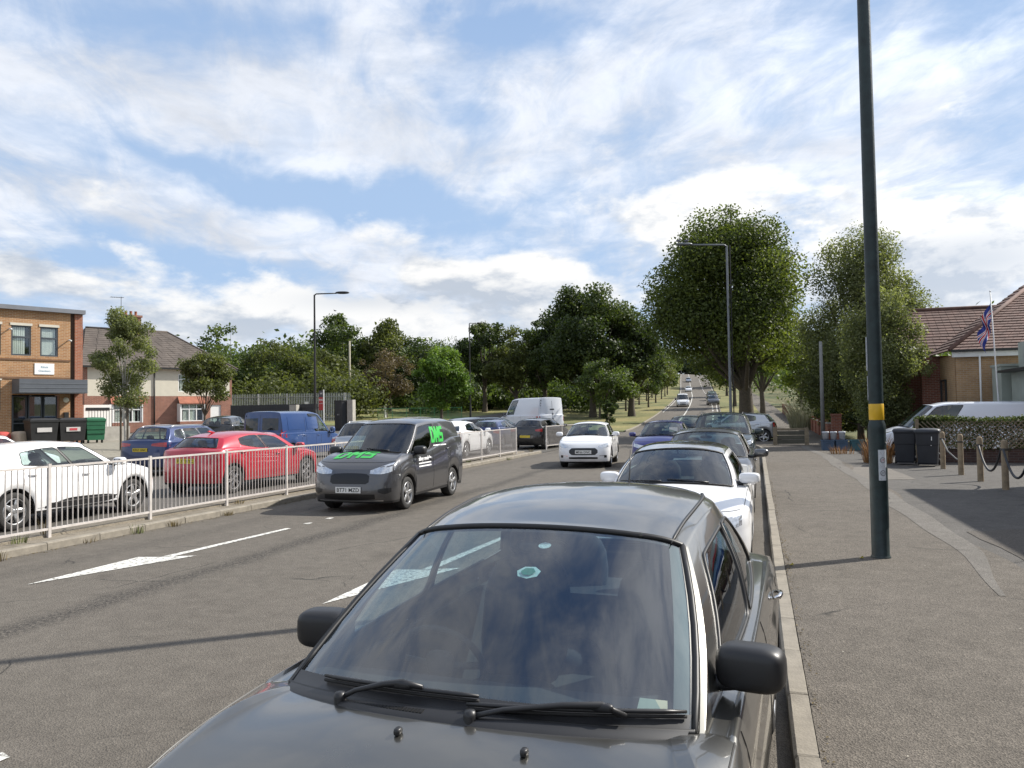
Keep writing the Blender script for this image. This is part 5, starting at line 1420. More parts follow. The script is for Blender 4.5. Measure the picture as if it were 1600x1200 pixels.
# left side: young street trees with stakes
def stakes(x, y, label, grp):
    z = hgt(x, y)
    for i, (a, b, l) in enumerate(((-.30, -.1, 'left'), (.28, .05, 'right'))):
        m = MB(); m.tube([(0, 0, -.1), (0, 0, 2.0)], .045, 8); o = m.build('tree_stake', BARK, None, loc=(x+a*cos(-.55), y+a*sin(-.55)+b, z)); tag(o, 'wooden stake just %s of the %s' % (l, label), 'stake', grp)
t = tree('young_birch', 'slender young birch with a pale stem between two stakes, in front of the brick offices', -25.45, 26.9, 6.8, 1.5, 1.6, LM['birch'], 18000, .10, 41, .07, nb=60, bark=BARKP, kind='cone', z0=hgt(-25.45, 26.9))
stakes(-25.45, 26.9, 'slender young birch', 'stakes of the young birch')
tree('young_tree', 'small round street tree in front of the semi-detached house', -33.6, 42.2, 5.7, 2.0, 1.9, LM['olive'], 12000, .17, 42, .08, nb=40, dx=.2)
# shrubs and trees across the middle distance
mids = [
    ('shrub_tree', 'dark shrubby tree left of the first row, above the palisade fence by the house', -56.5, 75, 10.4, 5.0, .6, 'mid', 8000, .34),
    ('shrub_tree', 'pale green bushy tree above the left part of the palisade fence', -52.5, 77, 9.2, 4.6, .4, 'olive', 7000, .32),
    ('shrub_tree', 'bushy tree above the middle of the palisade fence', -51.5, 82, 9.6, 4.6, .4, 'mid', 7000, .32),
    ('shrub_tree', 'yellowish bushy tree above the right part of the palisade fence, behind the lamp column', -47.5, 79, 8.0, 4.6, .4, 'olive', 7000, .32),
    ('broadleaf_tree', 'tall pointed broad tree in the middle distance, right of the near left lamp column', -49.5, 89, 13.9, 5.2, .8, 'mid', 12000, .38),
    ('broadleaf_tree', 'second tall tree of the middle clump, with a ragged top right of the pointed one', -43.8, 89.5, 12.6, 4.6, .8, 'olive', 10000, .38),
    ('broadleaf_tree', 'dark tree behind the brown-leaved tree', -41.0, 90, 9.8, 4.6, .6, 'dark', 6000, .34),
    ('thorn_tree', 'brownish thin-leaved small tree with a white marker post at its foot', -38.3, 77.5, 7.6, 3.3, 1.5, 'brown', 9000, .20),
    ('maple_tree', 'bright green small maple in front of the darker trees, left of the thin lamp column', -28.7, 69.8, 7.3, 2.9, .8, 'bright', 15000, .26),
    ('broadleaf_tree', 'dark tree with a clear trunk directly behind the thin lamp column', -32.4, 93, 12.2, 3.4, 3.2, 'dark', 11000, .32),
    ('broadleaf_tree', 'olive-green tree between the thin lamp column and the white high-roof van', -28.0, 92, 10.8, 4.2, 1.6, 'olive', 11000, .32),
    ('broadleaf_tree', 'loose tree with reddish tips, left neighbour of the largest dark tree', -24.3, 92, 12.5, 3.0, 2.6, 'mid', 9000, .32),
    ('lime_tree', 'largest dark tree left of the road with a spreading head', -17.9, 89, 16.0, 7.2, 2.3, 'dark', 42000, .34),
    ('lime_tree', 'dark tree close behind the right shoulder of the largest dark tree', -13.6, 90, 12.3, 4.6, 2.4, 'dark', 16000, .34),
]
for i, (nm, lab, x, y, H, rx, b, mk, n, sz) in enumerate(mids):
    big = 'lime' in nm
    tree(nm, lab, x, y, H, rx, b, LM[mk], n, sz, 60+i, trunk_r=.42 if big else (.32 if 'broad' in nm else .16), nb=70 if big else 42, kind='cone' if 'pointed' in lab or 'second' in lab else 'round')
# row of small trees along the central reserve
for i in range(13):
    y = 76+i*9.5+(i % 3)*1.1; x = kerbL(y)-2.6-(i % 2)*2.2-(1.0 if i < 3 else 0)
    tree('reserve_tree', '%s in the row of small trees left of the road' % ['nearest', 'second nearest', 'third nearest', 'fourth nearest', 'fifth nearest', 'sixth nearest', 'middle tree', 'eighth nearest', 'ninth nearest', 'tenth nearest', 'third farthest', 'second farthest', 'farthest'][i], x, y, 7.0+1.8*((i*7) % 4)/3, 3.3+.02*i, 1.4, LM[('mid', 'lime', 'olive', 'mid')[i % 4]], 5200, .28, 100+i, trunk_r=.14, nb=26, group='small trees along the grass reserve')
for i, (y, xo) in enumerate(((205, -3), (222, -6), (240, -3.5), (258, -7), (276, -3.5), (297, -6))):
    tree('reserve_tree', ['tree at the left edge of the distant rise, nearest of six', 'second of the trees at the left edge of the distant rise', 'third of the trees at the left edge of the distant rise', 'fourth of the trees at the left edge of the distant rise', 'fifth of the trees at the left edge of the distant rise', 'last tree on the left before the brow of the road'][i], kerbL(y)+xo, y, 9.5, 4.2, 1.8, LM['olive' if i % 2 else 'mid'], 3500, .5, 130+i, trunk_r=.2, nb=26, group='trees on the distant rise')
# ivy-like dark bush beside the white van
tree('shrub', 'upright dark conifer-like shrub at the right end of the white high-roof van', -11.5, 64, 2.9, .8, .1, LM['dark'], 4000, .14, 140, .06, nb=16, cat='shrub')
# woods on the far hill: one mass
def woods(name, n, size, m, fn, seed):
    R = np.random.RandomState(seed); P = []; O = []; TT = []
    for i in range(n):
        x, y, r, h_ = fn(R); z = hgt(x, y); k = 230 if n > 500 else 190
        u = R.normal(size=(k, 3)); u /= np.linalg.norm(u, axis=1, keepdims=True); rr = R.rand(k)**.4
        q = u*rr[:, None]*np.array([r, r, h_*.5]); q[:, 2] += z+h_*.52; q[:, 0] += x; q[:, 1] += y; P.append(q); O.append(u); TT.append(np.full(k, R.uniform(0, .5))+R.rand(k)*.5)
    P = np.concatenate(P); O = np.concatenate(O); me, n_ = leaf_mesh(name, P, size, m, None, O, seed, flat=.3)
    return finish_leaves(me, name, np.clip(np.concatenate(TT), 0, 1), m, None, kind='stuff')
def f_hill(R):
    a = radians(R.uniform(-52, -6)); d = R.uniform(270, 640); return d*sin(a), d*cos(a), R.uniform(5, 9), R.uniform(11, 19)
woods('wooded_hillside', 620, 1.1, LM['far'], f_hill, 5)
def f_mid(R):
    a = radians(R.uniform(-50, -13)); d = R.uniform(112, 185); return d*sin(a), d*cos(a), R.uniform(3, 5), R.uniform(6, 11.5)*(.45 if R.rand() < .3 else 1)
woods('middle_woods', 420, .75, LM['mid'], f_mid, 6)
def f_right(R):
    y = R.uniform(62, 330); return float(bend(y))+R.uniform(7.5, 40), y, R.uniform(3, 6), R.uniform(6, 12)
woods('right_woods', 190, .6, LM['mid'], f_right, 7)
def f_rev(R):
    y = R.uniform(345, 440); return float(bend(y))+R.uniform(-60, 50), y, R.uniform(4, 7), R.uniform(9, 15)
woods('brow_woods', 190, 1.6, LM['far'], f_rev, 9)
def f_under(R):
    if R.rand() < .5: return R.uniform(-62, -20), R.uniform(96, 112), R.uniform(1.8, 3), R.uniform(3, 5.5)
    y = R.uniform(80, 250); return kerbL(y)-R.uniform(23, 28), y, R.uniform(1.5, 2.6), R.uniform(2.5, 4.5)
woods('undergrowth', 240, .55, LM['mid'], f_under, 14)
def f_left(R): return R.uniform(-60, -36), R.uniform(69, 76), R.uniform(1.5, 2.5), R.uniform(3.5, 6)
woods('thicket', 60, .36, LM['olive'], f_left, 15)
# weeds in the gutter
WEED = mat('weed_dry', (.16, .12, .05), .9, var=.4, vs=5); WEEDG = mat('weed_green', (.10, .12, .03), .9, var=.4, vs=5)
i = 0
for (y, off, n, h_, mm) in ((8.0, .06, 26, .16, WEED), (8.6, -.30, 30, .14, WEEDG), (9.5, .05, 20, .1, WEED), (10.4, .05, 40, .17, WEEDG), (11.2, .08, 34, .12, WEED), (12.6, .05, 40, .10, WEED), (13.4, -.30, 30, .10, WEED), (7.2, .08, 50, .10, WEED), (9.2, -.5, 14, .42, WEED), (16.5, .05, 20, .08, WEED), (25.6, -.3, 30, .12, WEEDG), (28.8, .1, 26, .12, WEEDG), (32.4, -.15, 30, .16, WEED)):
    grasses('weed', ['dry weed tuft', 'green weed tuft', 'tall thin dry weed', 'low brown weed'][(n+i) % 4]+' in the left gutter, '+['leftmost in the picture', 'below the first railing post', 'by the white hatchback rear wheel', 'below the white hatchback front door', 'in front of the white hatchback front wheel', 'between the white and red hatchbacks', 'on the raised strip by the red bumper', 'at the left picture edge', 'on the raised strip', 'below the red hatchback', 'right of the green-lettered van', 'halfway to the railing gap', 'at the railing gap'][i], kerbL(y)+off, y, n, h_, .20 if h_ < .3 else .1, mm, 200+i, cat='weed', w=.005, group='weed tufts along the left kerb', z=.0 if off > 0 else .12); i += 1
R = random.Random(4); deb = MB()
for k in range(900):
    y = R.uniform(3.5, 32); x = kerbL(y)+abs(R.gauss(0, .10))+.005; a = R.uniform(0, pi); s = R.uniform(.006, .018)
    deb.quad((x-s*cos(a), y-s*sin(a), .006), (x+s*.5*sin(a), y-s*.5*cos(a), .007+s*.4), (x+s*cos(a), y+s*sin(a), .006), (x-s*.5*sin(a), y+s*.5*cos(a), .012))
deb.build('leaf_litter', WEED, None, kind='stuff')
deb = MB()
for k in range(420):
    y = R.uniform(3.5, 20); x = kerbR(y)+.13+abs(R.gauss(0, .035)); a = R.uniform(0, pi); s = R.uniform(.004, .014); z = .112
    if k < 60: y = R.gauss(9.6, .5)
    deb.quad((x-s*cos(a), y-s*sin(a), z), (x+s*.5*sin(a), y-s*.5*cos(a), z+.003), (x+s*cos(a), y+s*sin(a), z), (x-s*.5*sin(a), y+s*.5*cos(a), z+.006))
deb.build('kerb_grit', WEED, None, kind='stuff')
deb = MB()
for k in range(150):
    x = R.uniform(.5, 5); y = R.uniform(3.5, 18); a = R.uniform(0, pi); s = R.uniform(.004, .011); z = .112
    deb.quad((x-s*cos(a), y-s*sin(a), z), (x+s*.6*sin(a), y-s*.6*cos(a), z+.003), (x+s*cos(a), y+s*sin(a), z), (x-s*.6*sin(a), y+s*.6*cos(a), z+.005))
deb.build('loose_chippings', mat('chipping', (.35, .33, .28), .9, var=.4), None, kind='stuff')
for (x, y, lab) in ((1.12, 9.95, 'yellow fallen leaf on the pavement at the foot of the green column'), (.33, 9.35, 'yellow-green fallen leaf on the kerb in the column shadow')):
    mb = MB(); mb.quad((-.03, 0, .004), (0, -.018, .012), (.035, 0, .006), (0, .02, .014)); mb.quad((-.01, 0, .01), (.01, .02, .03), (.03, .03, .012)); tag(mb.build('fallen_leaf', mat('leaf_fallen', (.38, .32, .05), .7, var=.2), None, loc=(x, y, .108)), lab, 'leaf')

# ------------------------------------------------------------------ lamp columns and poles
GREENP = mat('column_green', (.014, .027, .028), .45, .1, var=.45, vs=9, bmp=.25, bs=24)
YEL = mat('yellow_band', (.60, .36, .012), .45, var=.12, vs=12)
def lathe_obj(name, prof, m, parent, seg=24, loc=(0, 0, 0)):
    mb = MB(); mb.lathe(prof, seg); return mb.build(name, m, parent, True, loc=loc)
col = empty('lamp_column', (1.345, 10.10, .105), 0, 'dark green steel lamp column with a yellow band, standing on the near right pavement', 'lamp post')
lathe_obj('base_section', [(.112, -.05), (.112, .0), (.104, .02), (.098, .03), (.097, .8), (.096, 1.50), (.094, 1.545), (.082, 1.585), (.080, 1.60)], GREENP, col, 32)
lathe_obj('shaft', [(.080, 1.57), (.078, 3.5), (.070, 7.0), (.055, 9.9)], GREENP, col, 28)
lathe_obj('yellow_band', [(.0795, 1.60), (.0825, 1.605), (.0825, 1.785), (.0795, 1.79)], YEL, col, 28)
MB().tube([(0, 0, 9.8), (-.1, 0, 10.1), (-.6, 0, 10.3), (-1.6, 0, 10.35)], .03, 8).build('arm', GREENP, col, True)
mb = MB(); rbox(mb, -1.9, 0, 10.36, .38, .15, .06); mb.build('lamp_head', DARKMETAL, col, True)
# door in the base section, cable clips, label holders
to_cam = Vector((0-1.345, 0-10.10, 0)).normalized(); sidev = Vector((-to_cam.y, to_cam.x, 0))   # sidev: to the right as the camera sees it is -sidev
def curved_plate(name, a0, a1, z0, z1, r, m, parent, th=.004, **kw):
    """plate bent round the column; angles in degrees from the camera direction, positive to the picture's right"""
    mb = MB(); base = atan2(to_cam.y, to_cam.x); n = 8; rows = []
    for k in range(n+1):
        a = base+radians(a0+(a1-a0)*k/n); rows.append([(cos(a)*q, sin(a)*q, z) for q, z in ((r, z0), (r+th, z0), (r+th, z1), (r, z1))])
    mb.grid(rows); mb.quad(*rows[0]); mb.quad(*rows[-1][::-1]); return mb.build(name, m, parent, **kw)
curved_plate('access_door', 55, 118, .35, 1.05, .097, GREENP, col, .004)
STK = mat('sticker_white', (.50, .53, .56), .5, var=.12, vs=30)
st = curved_plate('dog_fouling_notice', 3, 62, .90, 1.255, .0965, STK, col, .003, label='narrow white notice with two round prohibition symbols on the column')
def on_col(s, z, r=.1005): a = atan2(to_cam.y, to_cam.x)+radians(s); return Vector((cos(a)*r, sin(a)*r, z))
REDINK = mat('red_ink', (.35, .05, .05), .5, var=.1); GREYINK = mat('grey_ink', (.10, .10, .11), .5, var=.1)
def ring(z, m_, inner):
    mb = MB(); n = 24
    for k in range(n):
        a, b = 2*pi*k/n, 2*pi*(k+1)/n
        P = lambda t, rr: on_col(32+math.degrees(rr*cos(t)/.1), z+rr*sin(t))
        mb.quad(P(a, .026), P(b, .026), P(b, .033), P(a, .033))
    mb.build('notice_ring', m_, st)
    mb = MB(); P = lambda x, y: on_col(32+math.degrees(x/.1), z+y)
    mb.quad(P(-.018, .002), P(.012, .002), P(.016, .012), P(-.012, .010)); mb.quad(P(-.016, -.014), P(-.011, -.014), P(-.011, .003), P(-.016, .003)); mb.quad(P(.006, -.014), P(.011, -.014), P(.011, .003), P(.006, .003)); mb.quad(P(-.02, -.018), P(-.016, -.018), P(.02, .018), P(.016, .018))
    mb.build('notice_symbol', inner, st)
ring(1.135, GREYINK, REDINK); ring(.985, GREYINK, GREYINK)
for z, w in ((1.225, .05), (1.21, .04), (1.075, .06), (1.06, .05), (1.045, .055), (.925, .06), (.915, .05)):
    mb = MB(); mb.quad(*[on_col(32+math.degrees(x/.1), zz) for x, zz in ((-w/2, z-.003), (w/2, z-.003), (w/2, z+.003), (-w/2, z+.003))]); mb.build('notice_line', GREYINK, st)
lab = mat('label_grey', (.40, .42, .45), .5, var=.2, vs=30)
curved_plate('label_plate', -112, -70, 2.18, 2.58, .080, lab, col, .012); curved_plate('label_strip', -108, -80, 1.83, 2.12, .080, lab, col, .008)
curved_plate('clip', 60, 90, 1.33, 1.345, .097, STEEL, col, .006)

def lamp(name, label, x, y, H, r0, r1, arm, head, m, z0=None, armz=.0, group=None, pigeons=0):
    z = hgt(x, y) if z0 is None else z0
    root = empty(name, (x, y, z), 0, label, 'lamp post', group)
    lathe_obj('column', [(r0*1.5, -.2), (r0*1.5, 1.4), (r0*1.1, 1.5), (r0, 1.6), (r1, H)], m, root, 14)
    a = Vector(arm)
    MB().tube([(0, 0, H-.05), (a.x*.08, a.y*.08, H+.06), (a.x, a.y, H+.10+armz)], [r1, r1*.8, r1*.7], 8).build('arm', m, root, True)
    mb = MB(); T = Matrix.Translation((a.x+a.normalized().x*head*.5, a.y+a.normalized().y*head*.5, H+.14+armz)) @ Matrix.Rotation(atan2(a.y, a.x), 4, 'Z')
    rbox(mb, 0, 0, 0, head*.62, .15, .09, T=T, p=2.4); hd = mb.build('lamp_head', m, root, True)
    return root, H+.1+armz
GP = mat('column_grey', (.12, .12, .12), .5, .3, var=.2)
lamp('lamp_column', 'dark street lamp with a short arm above the dark boarded fence', -27.8, 45.8, 9.15, .085, .055, (1.35, .55, 0), .75, DARKMETAL)
lamp('lamp_column', 'thin distant street lamp in front of the dark trees, middle of the picture', -27.0, 73.2, 9.6, .07, .05, (.5, 1.0, 0), .5, DARKMETAL)
lt, hz_ = lamp('lamp_column', 'tall galvanised street lamp with a long arm, against the huge tree', -1.42, 47.6, 11.35, .085, .065, (-2.0, -.6, 0), .8, mat('column_galvanised', (.17, .18, .19), .45, .5, var=.2), group=None)
mb = MB(); mb.tube([(.17, .1, -.2), (.17, .1, 11.4)], .03, 8); mb.build('cable_conduit', DARKMETAL, lt)
PIG = mat('pigeon_grey', (.10, .10, .12), .7, var=.3, vs=30)
for k, (dx, dy, lab_) in enumerate(((-2.25, -.68, 'pigeon perched on the inner end of the tall lamp head'), (-2.7, -.82, 'pigeon perched on the outer tip of the tall lamp head'))):
    mb = MB(); rbox(mb, 0, 0, .10, .13, .06, .065, p=2.2, seg=12, rings=8); rbox(mb, .10, 0, .19, .04, .035, .04, p=2.1, seg=10, rings=6)
    mb.quad((-.10, -.03, .10), (-.24, -.04, .05), (-.24, .04, .05), (-.10, .03, .10)); mb.quad((.135, -.008, .19), (.17, 0, .18), (.135, .008, .185)); mb.quad((.02, -.01, -.02), (.03, -.01, -.02), (.03, -.01, .06), (.02, -.01, .06))
    tag(mb.build('pigeon', PIG, None, True, loc=(-1.42+dx, 47.6+dy, hgt(-1.42, 47.6)+hz_+.14)), lab_, 'bird')
WOODP = mat('pole_wood', (.20, .17, .12), .9, var=.3, vs=4)
def pole(name, label, x, y, H, r, m):
    mb = MB(); mb.tube([(0, 0, -.3), (0, 0, H)], [r*1.15, r*.8], 10); o = mb.build(name, m, None, True, loc=(x, y, hgt(x, y))); tag(o, label, 'pole'); return o
pole('wooden_pole', 'thin pale wooden pole in front of the middle trees, right of the agent board', -41.3, 75.0, 8.2, .11, mat('pole_pale', (.36, .33, .25), .9, var=.2))
pole('telegraph_pole', 'plain grey pole beside the red brick gate pier on the right', 3.25, 43.4, 5.2, .10, mat('pole_grey', (.20, .20, .19), .8, var=.2))
mb = MB(); rbox(mb, 0, 0, 0, .06, .14, .035, p=2.2); mb.quad((-.03, .05, .0), (.03, .05, .0), (.0, .26, .07)); mb.quad((-.03, -.05, .0), (.03, -.05, .0), (.0, -.24, .09))
tag(mb.build('bird', mat('bird_dark', (.03, .03, .03), .8), None, loc=(-27.3, 47.6, 8.9)), 'small dark bird flying just right of the left lamp column', 'bird')

# ------------------------------------------------------------------ right side: walls, bollards, bins, hedge, hall
BR = brickmat('brick_red', (.24, .085, .052), (.18, .065, .042), (.30, .25, .21))
BRW = brickmat('brick_wall_red', (.34, .11, .06), (.24, .075, .045), (.30, .25, .2))
BT = brickmat('brick_tan', (.42, .27, .14), (.36, .22, .11), (.40, .34, .26))
CONC = mat('concrete', (.36, .34, .30), .9, var=.2, vs=4, bmp=.3, bs=40)
def pier(x, y, w, h, lab, cap=BRW):
    r = empty('gate_pier', (x, y, hgt(x, y)+.08), 0, lab, 'pier')
    mb = MB(); mb.box(-w/2, w/2, -w/2, w/2, -.2, h); mb.build('shaft', BRW, r); mb = MB(); mb.box(-w/2-.03, w/2+.03, -w/2-.03, w/2+.03, h+.002, h+.09); mb.build('cap', cap, r)
pier(3.88, 43.3, .46, 1.30, 'red brick gate pier just right of the plain grey pole')
r = empty('brick_wall', (3.75, 45.0, hgt(3.7, 45)+.06), 0, 'long low red brick wall with piers along the right pavement under the dark shrubs', 'wall')
def wall_run(y0, y1, h0):
    n = int((y1-y0)/2.6)
    for i in range(n):
        a = y0+i*(y1-y0)/n; b = a+(y1-y0)/n; z = hgt(3.7, (a+b)/2)-hgt(3.7, 45)
        x = pathR((a+b)/2)+.12-3.75
        mb = MB(); mb.box(x-.11, x+.11, a-45, b-45-.36, -.3+z, h0+z); mb.build('wall_panel', BRW, r)
        mb = MB(); mb.box(x-.14, x+.14, a-45+.001, b-45-.361, h0+z+.001, h0+.06+z); mb.build('coping', CONC, r)
        mb = MB(); mb.box(x-.17, x+.17, b-45-.355, b-45-.005, -.3+z, h0+.22+z); mb.build('pier', BRW, r)
wall_run(45.4, 66, .85); wall_run(70, 92, .9)
# palings behind the first wall
# low timber barrier across the pavement
tb = empty('timber_barrier', (1.55, 38.4, .105), 0, 'low weathered timber barrier across the pavement in front of the crossing silver SUV', 'barrier')
TM = mat('timber_weathered', (.21, .17, .115), .9, var=.35, vs=10, bmp=.4, bs=40)
for x in (-.75, .62): mb = MB(); mb.box(-.09, .09, -.06, .06, -.1, .80); mb.build('post', TM, tb, loc=(x, 0, 0))
mb = MB(); mb.box(-.655, .525, -.03, .03, .68, .77); mb.build('rail', TM, tb)
dkboard = mat('board_dark', (.085, .08, .06), .8, var=.3)
for k in range(3): mb = MB(); mb.box(-.655, .525, -.012, .012, .06+.20*k, .245+.20*k); mb.build('board', dkboard, tb)
BOLM = mat('bollard_wood', (.26, .20, .13), .85, var=.35, vs=9, bmp=.4, bs=30)
bys = [26.2, 24.3, 22.3, 20.5, 18.6, 16.8, 15.0]
blab = ['farthest timber bollard, next to the wheelie bins', 'second timber bollard from the bins, rope hanging from it', 'middle timber bollard without a rope', 'fourth timber bollard from the bins, start of the sagging rope', 'nearest whole timber bollard in the picture, between two sagging ropes', 'timber bollard just outside the right picture edge', 'timber bollard nearest the shop, outside the right picture edge']
for y, lb in zip(bys, blab):
    mb = MB(); mb.lathe([(.066, -.1), (.064, .92), (.060, .98), (.045, 1.01), (.02, 1.02), (0, 1.02)], 16); b = mb.build('bollard', BOLM, None, True, loc=(4.88, y, .10)); tag(b, lb, 'bollard', 'timber bollards along the forecourt')
    mb = MB(); mb.lathe([(.0655, .80), (.069, .805), (.069, .84), (.0655, .845)], 16); mb.build('band', mat('band_dark', (.06, .05, .04), .7), b, True)
ROPE = mat('rope_black', (.02, .022, .026), .6, var=.3, vs=30)
def rope(y0, y1, sag, lab, full=1.0):
    mb = MB(); pts = []
    for k in range(17):
        t = k/16*full; pts.append((4.84, y0+(y1-y0)*t, .93-sag*4*t*(1-t)))
    mb.tube(pts, .024, 8); o = mb.build('rope', ROPE, None, True); tag(o, lab, 'rope', 'ropes between the bollards')
rope(20.43, 18.68, .52, 'thick black rope sagging between the fourth and fifth bollards'); rope(18.52, 16.88, .52, 'thick black rope running out of the picture from the fifth bollard'); rope(16.72, 15.08, .5, 'thick black rope outside the right picture edge')
for y, l in ((26.1, 'farthest'), (24.2, 'second')):
    mb = MB(); mb.tube([(4.85, y, .92), (4.95, y-.15, .6), (5.10, y-.42, .40), (5.2, y-.55, .37)], .018, 8); tag(mb.build('rope_end', mat('rope_pale', (.2, .2, .19), .8), None, True), 'loose rope end hanging down from the %s bollard' % l, 'rope', 'ropes between the bollards')
# wheelie bins
BINM = mat('bin_black', (.022, .025, .032), .5, var=.2, vs=4)
def wheelie(x, y, rz, lab, num=None):
    r = empty('wheelie_bin', (x, y, .10), rz, lab, 'bin', 'wheelie bins by the hedge')
    mb = MB(); rows = []
    for z, w, d in ((.06, .23, .24), (.10, .25, .26), (.60, .275, .31), (.62, .285, .32), (.92, .295, .345), (.96, .31, .36), (.985, .31, .36)):
        rows.append([(w*sx, d*sy, z) for sx, sy in ((-.9, -1), (.9, -1), (1, -.9), (1, .9), (.9, 1), (-.9, 1), (-1, .9), (-1, -.9))])
    mb.grid(rows, True); mb.build('bin_body', BINM, r)
    mb = MB(); rows = [[(.33*sx*k, .385*sy*k+.01, 1.0+h) for sx, sy in ((-.9, -1), (.9, -1), (1, -.9), (1, .9), (.9, 1), (-.9, 1), (-1, .9), (-1, -.9))] for k, h in ((1, -.02), (1, .02), (.9, .06), (.4, .085), (0.01, .088))]
    mb.grid(rows, True); mb.build('lid', BINM, r, True)
    mb = MB(); mb.tube([(-.28, .40, .98), (.28, .40, .98)], .018, 8); mb.build('handle', BINM, r, True)
    for s_ in (-1, 1): mb = MB(); mb.lathe([(0, -.02), (.09, -.02), (.1, 0), (.09, .03), (0, .03)], 16, 'x', (s_*.27, .30, .1)); mb.build('wheel', RUBBER, r, True)
    if num:
        for k, ch in enumerate(num):
            T = Matrix.Translation((.12, -.338+.028*k, .80-.155*k)) @ Matrix.Rotation(radians(90), 4, 'X'); text_obj('number', ch, .07 if ch != '1' else .02, .11, T @ Matrix.Translation((0, 0, .006)), WHITEINK, r, .04)
    return r
wheelie(4.22, 26.0, radians(-10), 'black wheelie bin on the left, lid slightly raised'); wheelie(4.72, 25.4, radians(-14), 'black wheelie bin with 176 painted on its front, beside the bollard', '176')
# hedge with lattice on a low wall, running away to the right behind the bollards
hx0, hx1, hy = 4.72, 11.3, 26.95
r = empty('trellis_hedge', (hx0, hy, .1), radians(-3), 'clipped variegated hedge grown through a diamond trellis on a low wall, right of the bins', 'hedge')
mb = MB(); mb.box(0, hx1-hx0, .02, .22, -.1, .42); mb.build('low_wall', brickmat('brick_dark', (.10, .06, .05), (.07, .045, .04), (.12, .11, .1)), r)
mb = MB(); mb.box(-.04, .05, -.05, .05, 0, 1.32); mb.build('post', TM, r)
lat = MB(); LW, z0, z1, x1 = .012, .45, 1.25, hx1-hx0
def slat(p, q, off):
    lat = MB(); d = (Vector(q)-Vector(p)); n = Vector((-d.z, 0, d.x)).normalized()*LW; f = Vector((0, .007, 0)); P, Q = Vector(p)+Vector((0, off, 0)), Vector(q)+Vector((0, off, 0))
    a = [P-n-f, P+n-f, Q+n-f, Q-n-f]; b = [P-n+f, P+n+f, Q+n+f, Q-n+f]
    lat.quad(*a); lat.quad(*b[::-1]); lat.quad(a[0], a[3], b[3], b[0]); lat.quad(a[1], b[1], b[2], a[2]); return lat
h_ = z1-z0
first = [slat((0, 0, z0), (h_, 0, z1), -.06).build('trellis_slat', TM, r), slat((0, 0, z1), (h_, 0, z0), -.045).build('trellis_slat', TM, r)]
for k in range(1, 42):
    x = -.0+k*.135
    for f in first: inst(f, r, (x, 0, 0))
hedge_leaves('foliage', (0, x1, .0, .55, .42, 1.36), 22000, .07, LM['hedge'], 12, parent=r, wob=.05)
grasses('spiky_plant', 'spiky pale green plant rising from the hedge near the right picture edge', 8.1, 26.7, 70, .75, .35, mat('cordyline', (.16, .20, .07), .6, var=.3), 77, w=.018, z=1.05)
grasses('dry_weeds', 'clump of tall dry orange-brown weeds left of the wheelie bins', 3.55, 26.6, 160, .95, .8, mat('weed_orange', (.30, .16, .06), .9, var=.4, vs=4), 78, w=.014, z=.1)
grasses('dry_weeds', 'low dry weeds by the blue crates', 3.0, 31.5, 80, .35, .9, mat('weed_orange', (0, 0, 0)), 79, w=.012, z=.1)
# crates and tubs left of the green column
BC = mat('crate_blue', (.06, .10, .16), .6, var=.2); WC = mat('tub_white', (.45, .47, .50), .5, var=.15)
cx, cy = 3.05, 34.0
def crate(x, y, z, w, d, h, m_, lab, ribs=True):
    r = empty('crate', (x, y, z), .15, lab, 'crate', 'recycling crates and tubs on the forecourt')
    mb = MB(); rows = [[(w/2*k*sx, d/2*k*sy, zz) for sx, sy in ((-1, -1), (1, -1), (1, 1), (-1, 1))] for k, zz in ((.86, 0), (.97, h*.9), (1.05, h*.9), (1.05, h), (.96, h), (.90, h*.5))]
    mb.grid(rows, True); mb.quad(*[(w/2*.86*sx, d/2*.86*sy, .01) for sx, sy in ((-1, -1), (1, -1), (1, 1), (-1, 1))]); mb.build('box', m_, r)
    mb = MB(); mb.tube([(-w*.2, -d/2*1.06, h*.75), (w*.2, -d/2*1.06, h*.75)], .012, 6); mb.build('grip', m_, r)
for k, (dx, dz, m_, lb) in enumerate(((-.35, 0, BC, 'blue crate on the ground, leftmost of the row'), (.15, 0, BC, 'blue crate in the middle of the row on the ground'), (.72, 0, mat('crate_teal', (.05, .13, .15), .6, var=.2), 'teal crate at the right end of the row'))):
    crate(cx+dx, cy, .10, .46, .36, .42, m_, lb)
def tub(x, y, z, lab):
    r = empty('white_tub', (x, y, z), 0, lab, 'tub', 'white tubs on the crates'); mb = MB(); mb.lathe([(0, .0), (.11, .0), (.125, .28), (.13, .285)], 16); mb.build('tub_body', WC, r, True); mb = MB(); mb.lathe([(.134, .275), (.134, .31), (.12, .32), (0, .32)], 16); mb.build('lid', WC, r, True)
tub(cx-.42, cy, .53, 'white tub standing on the leftmost blue crate'); tub(cx-.12, cy+.02, .53, 'white tub right of the first tub'); tub(cx+.2, cy, .53, 'white tub on the middle crate, shorter gap to the teal crate')

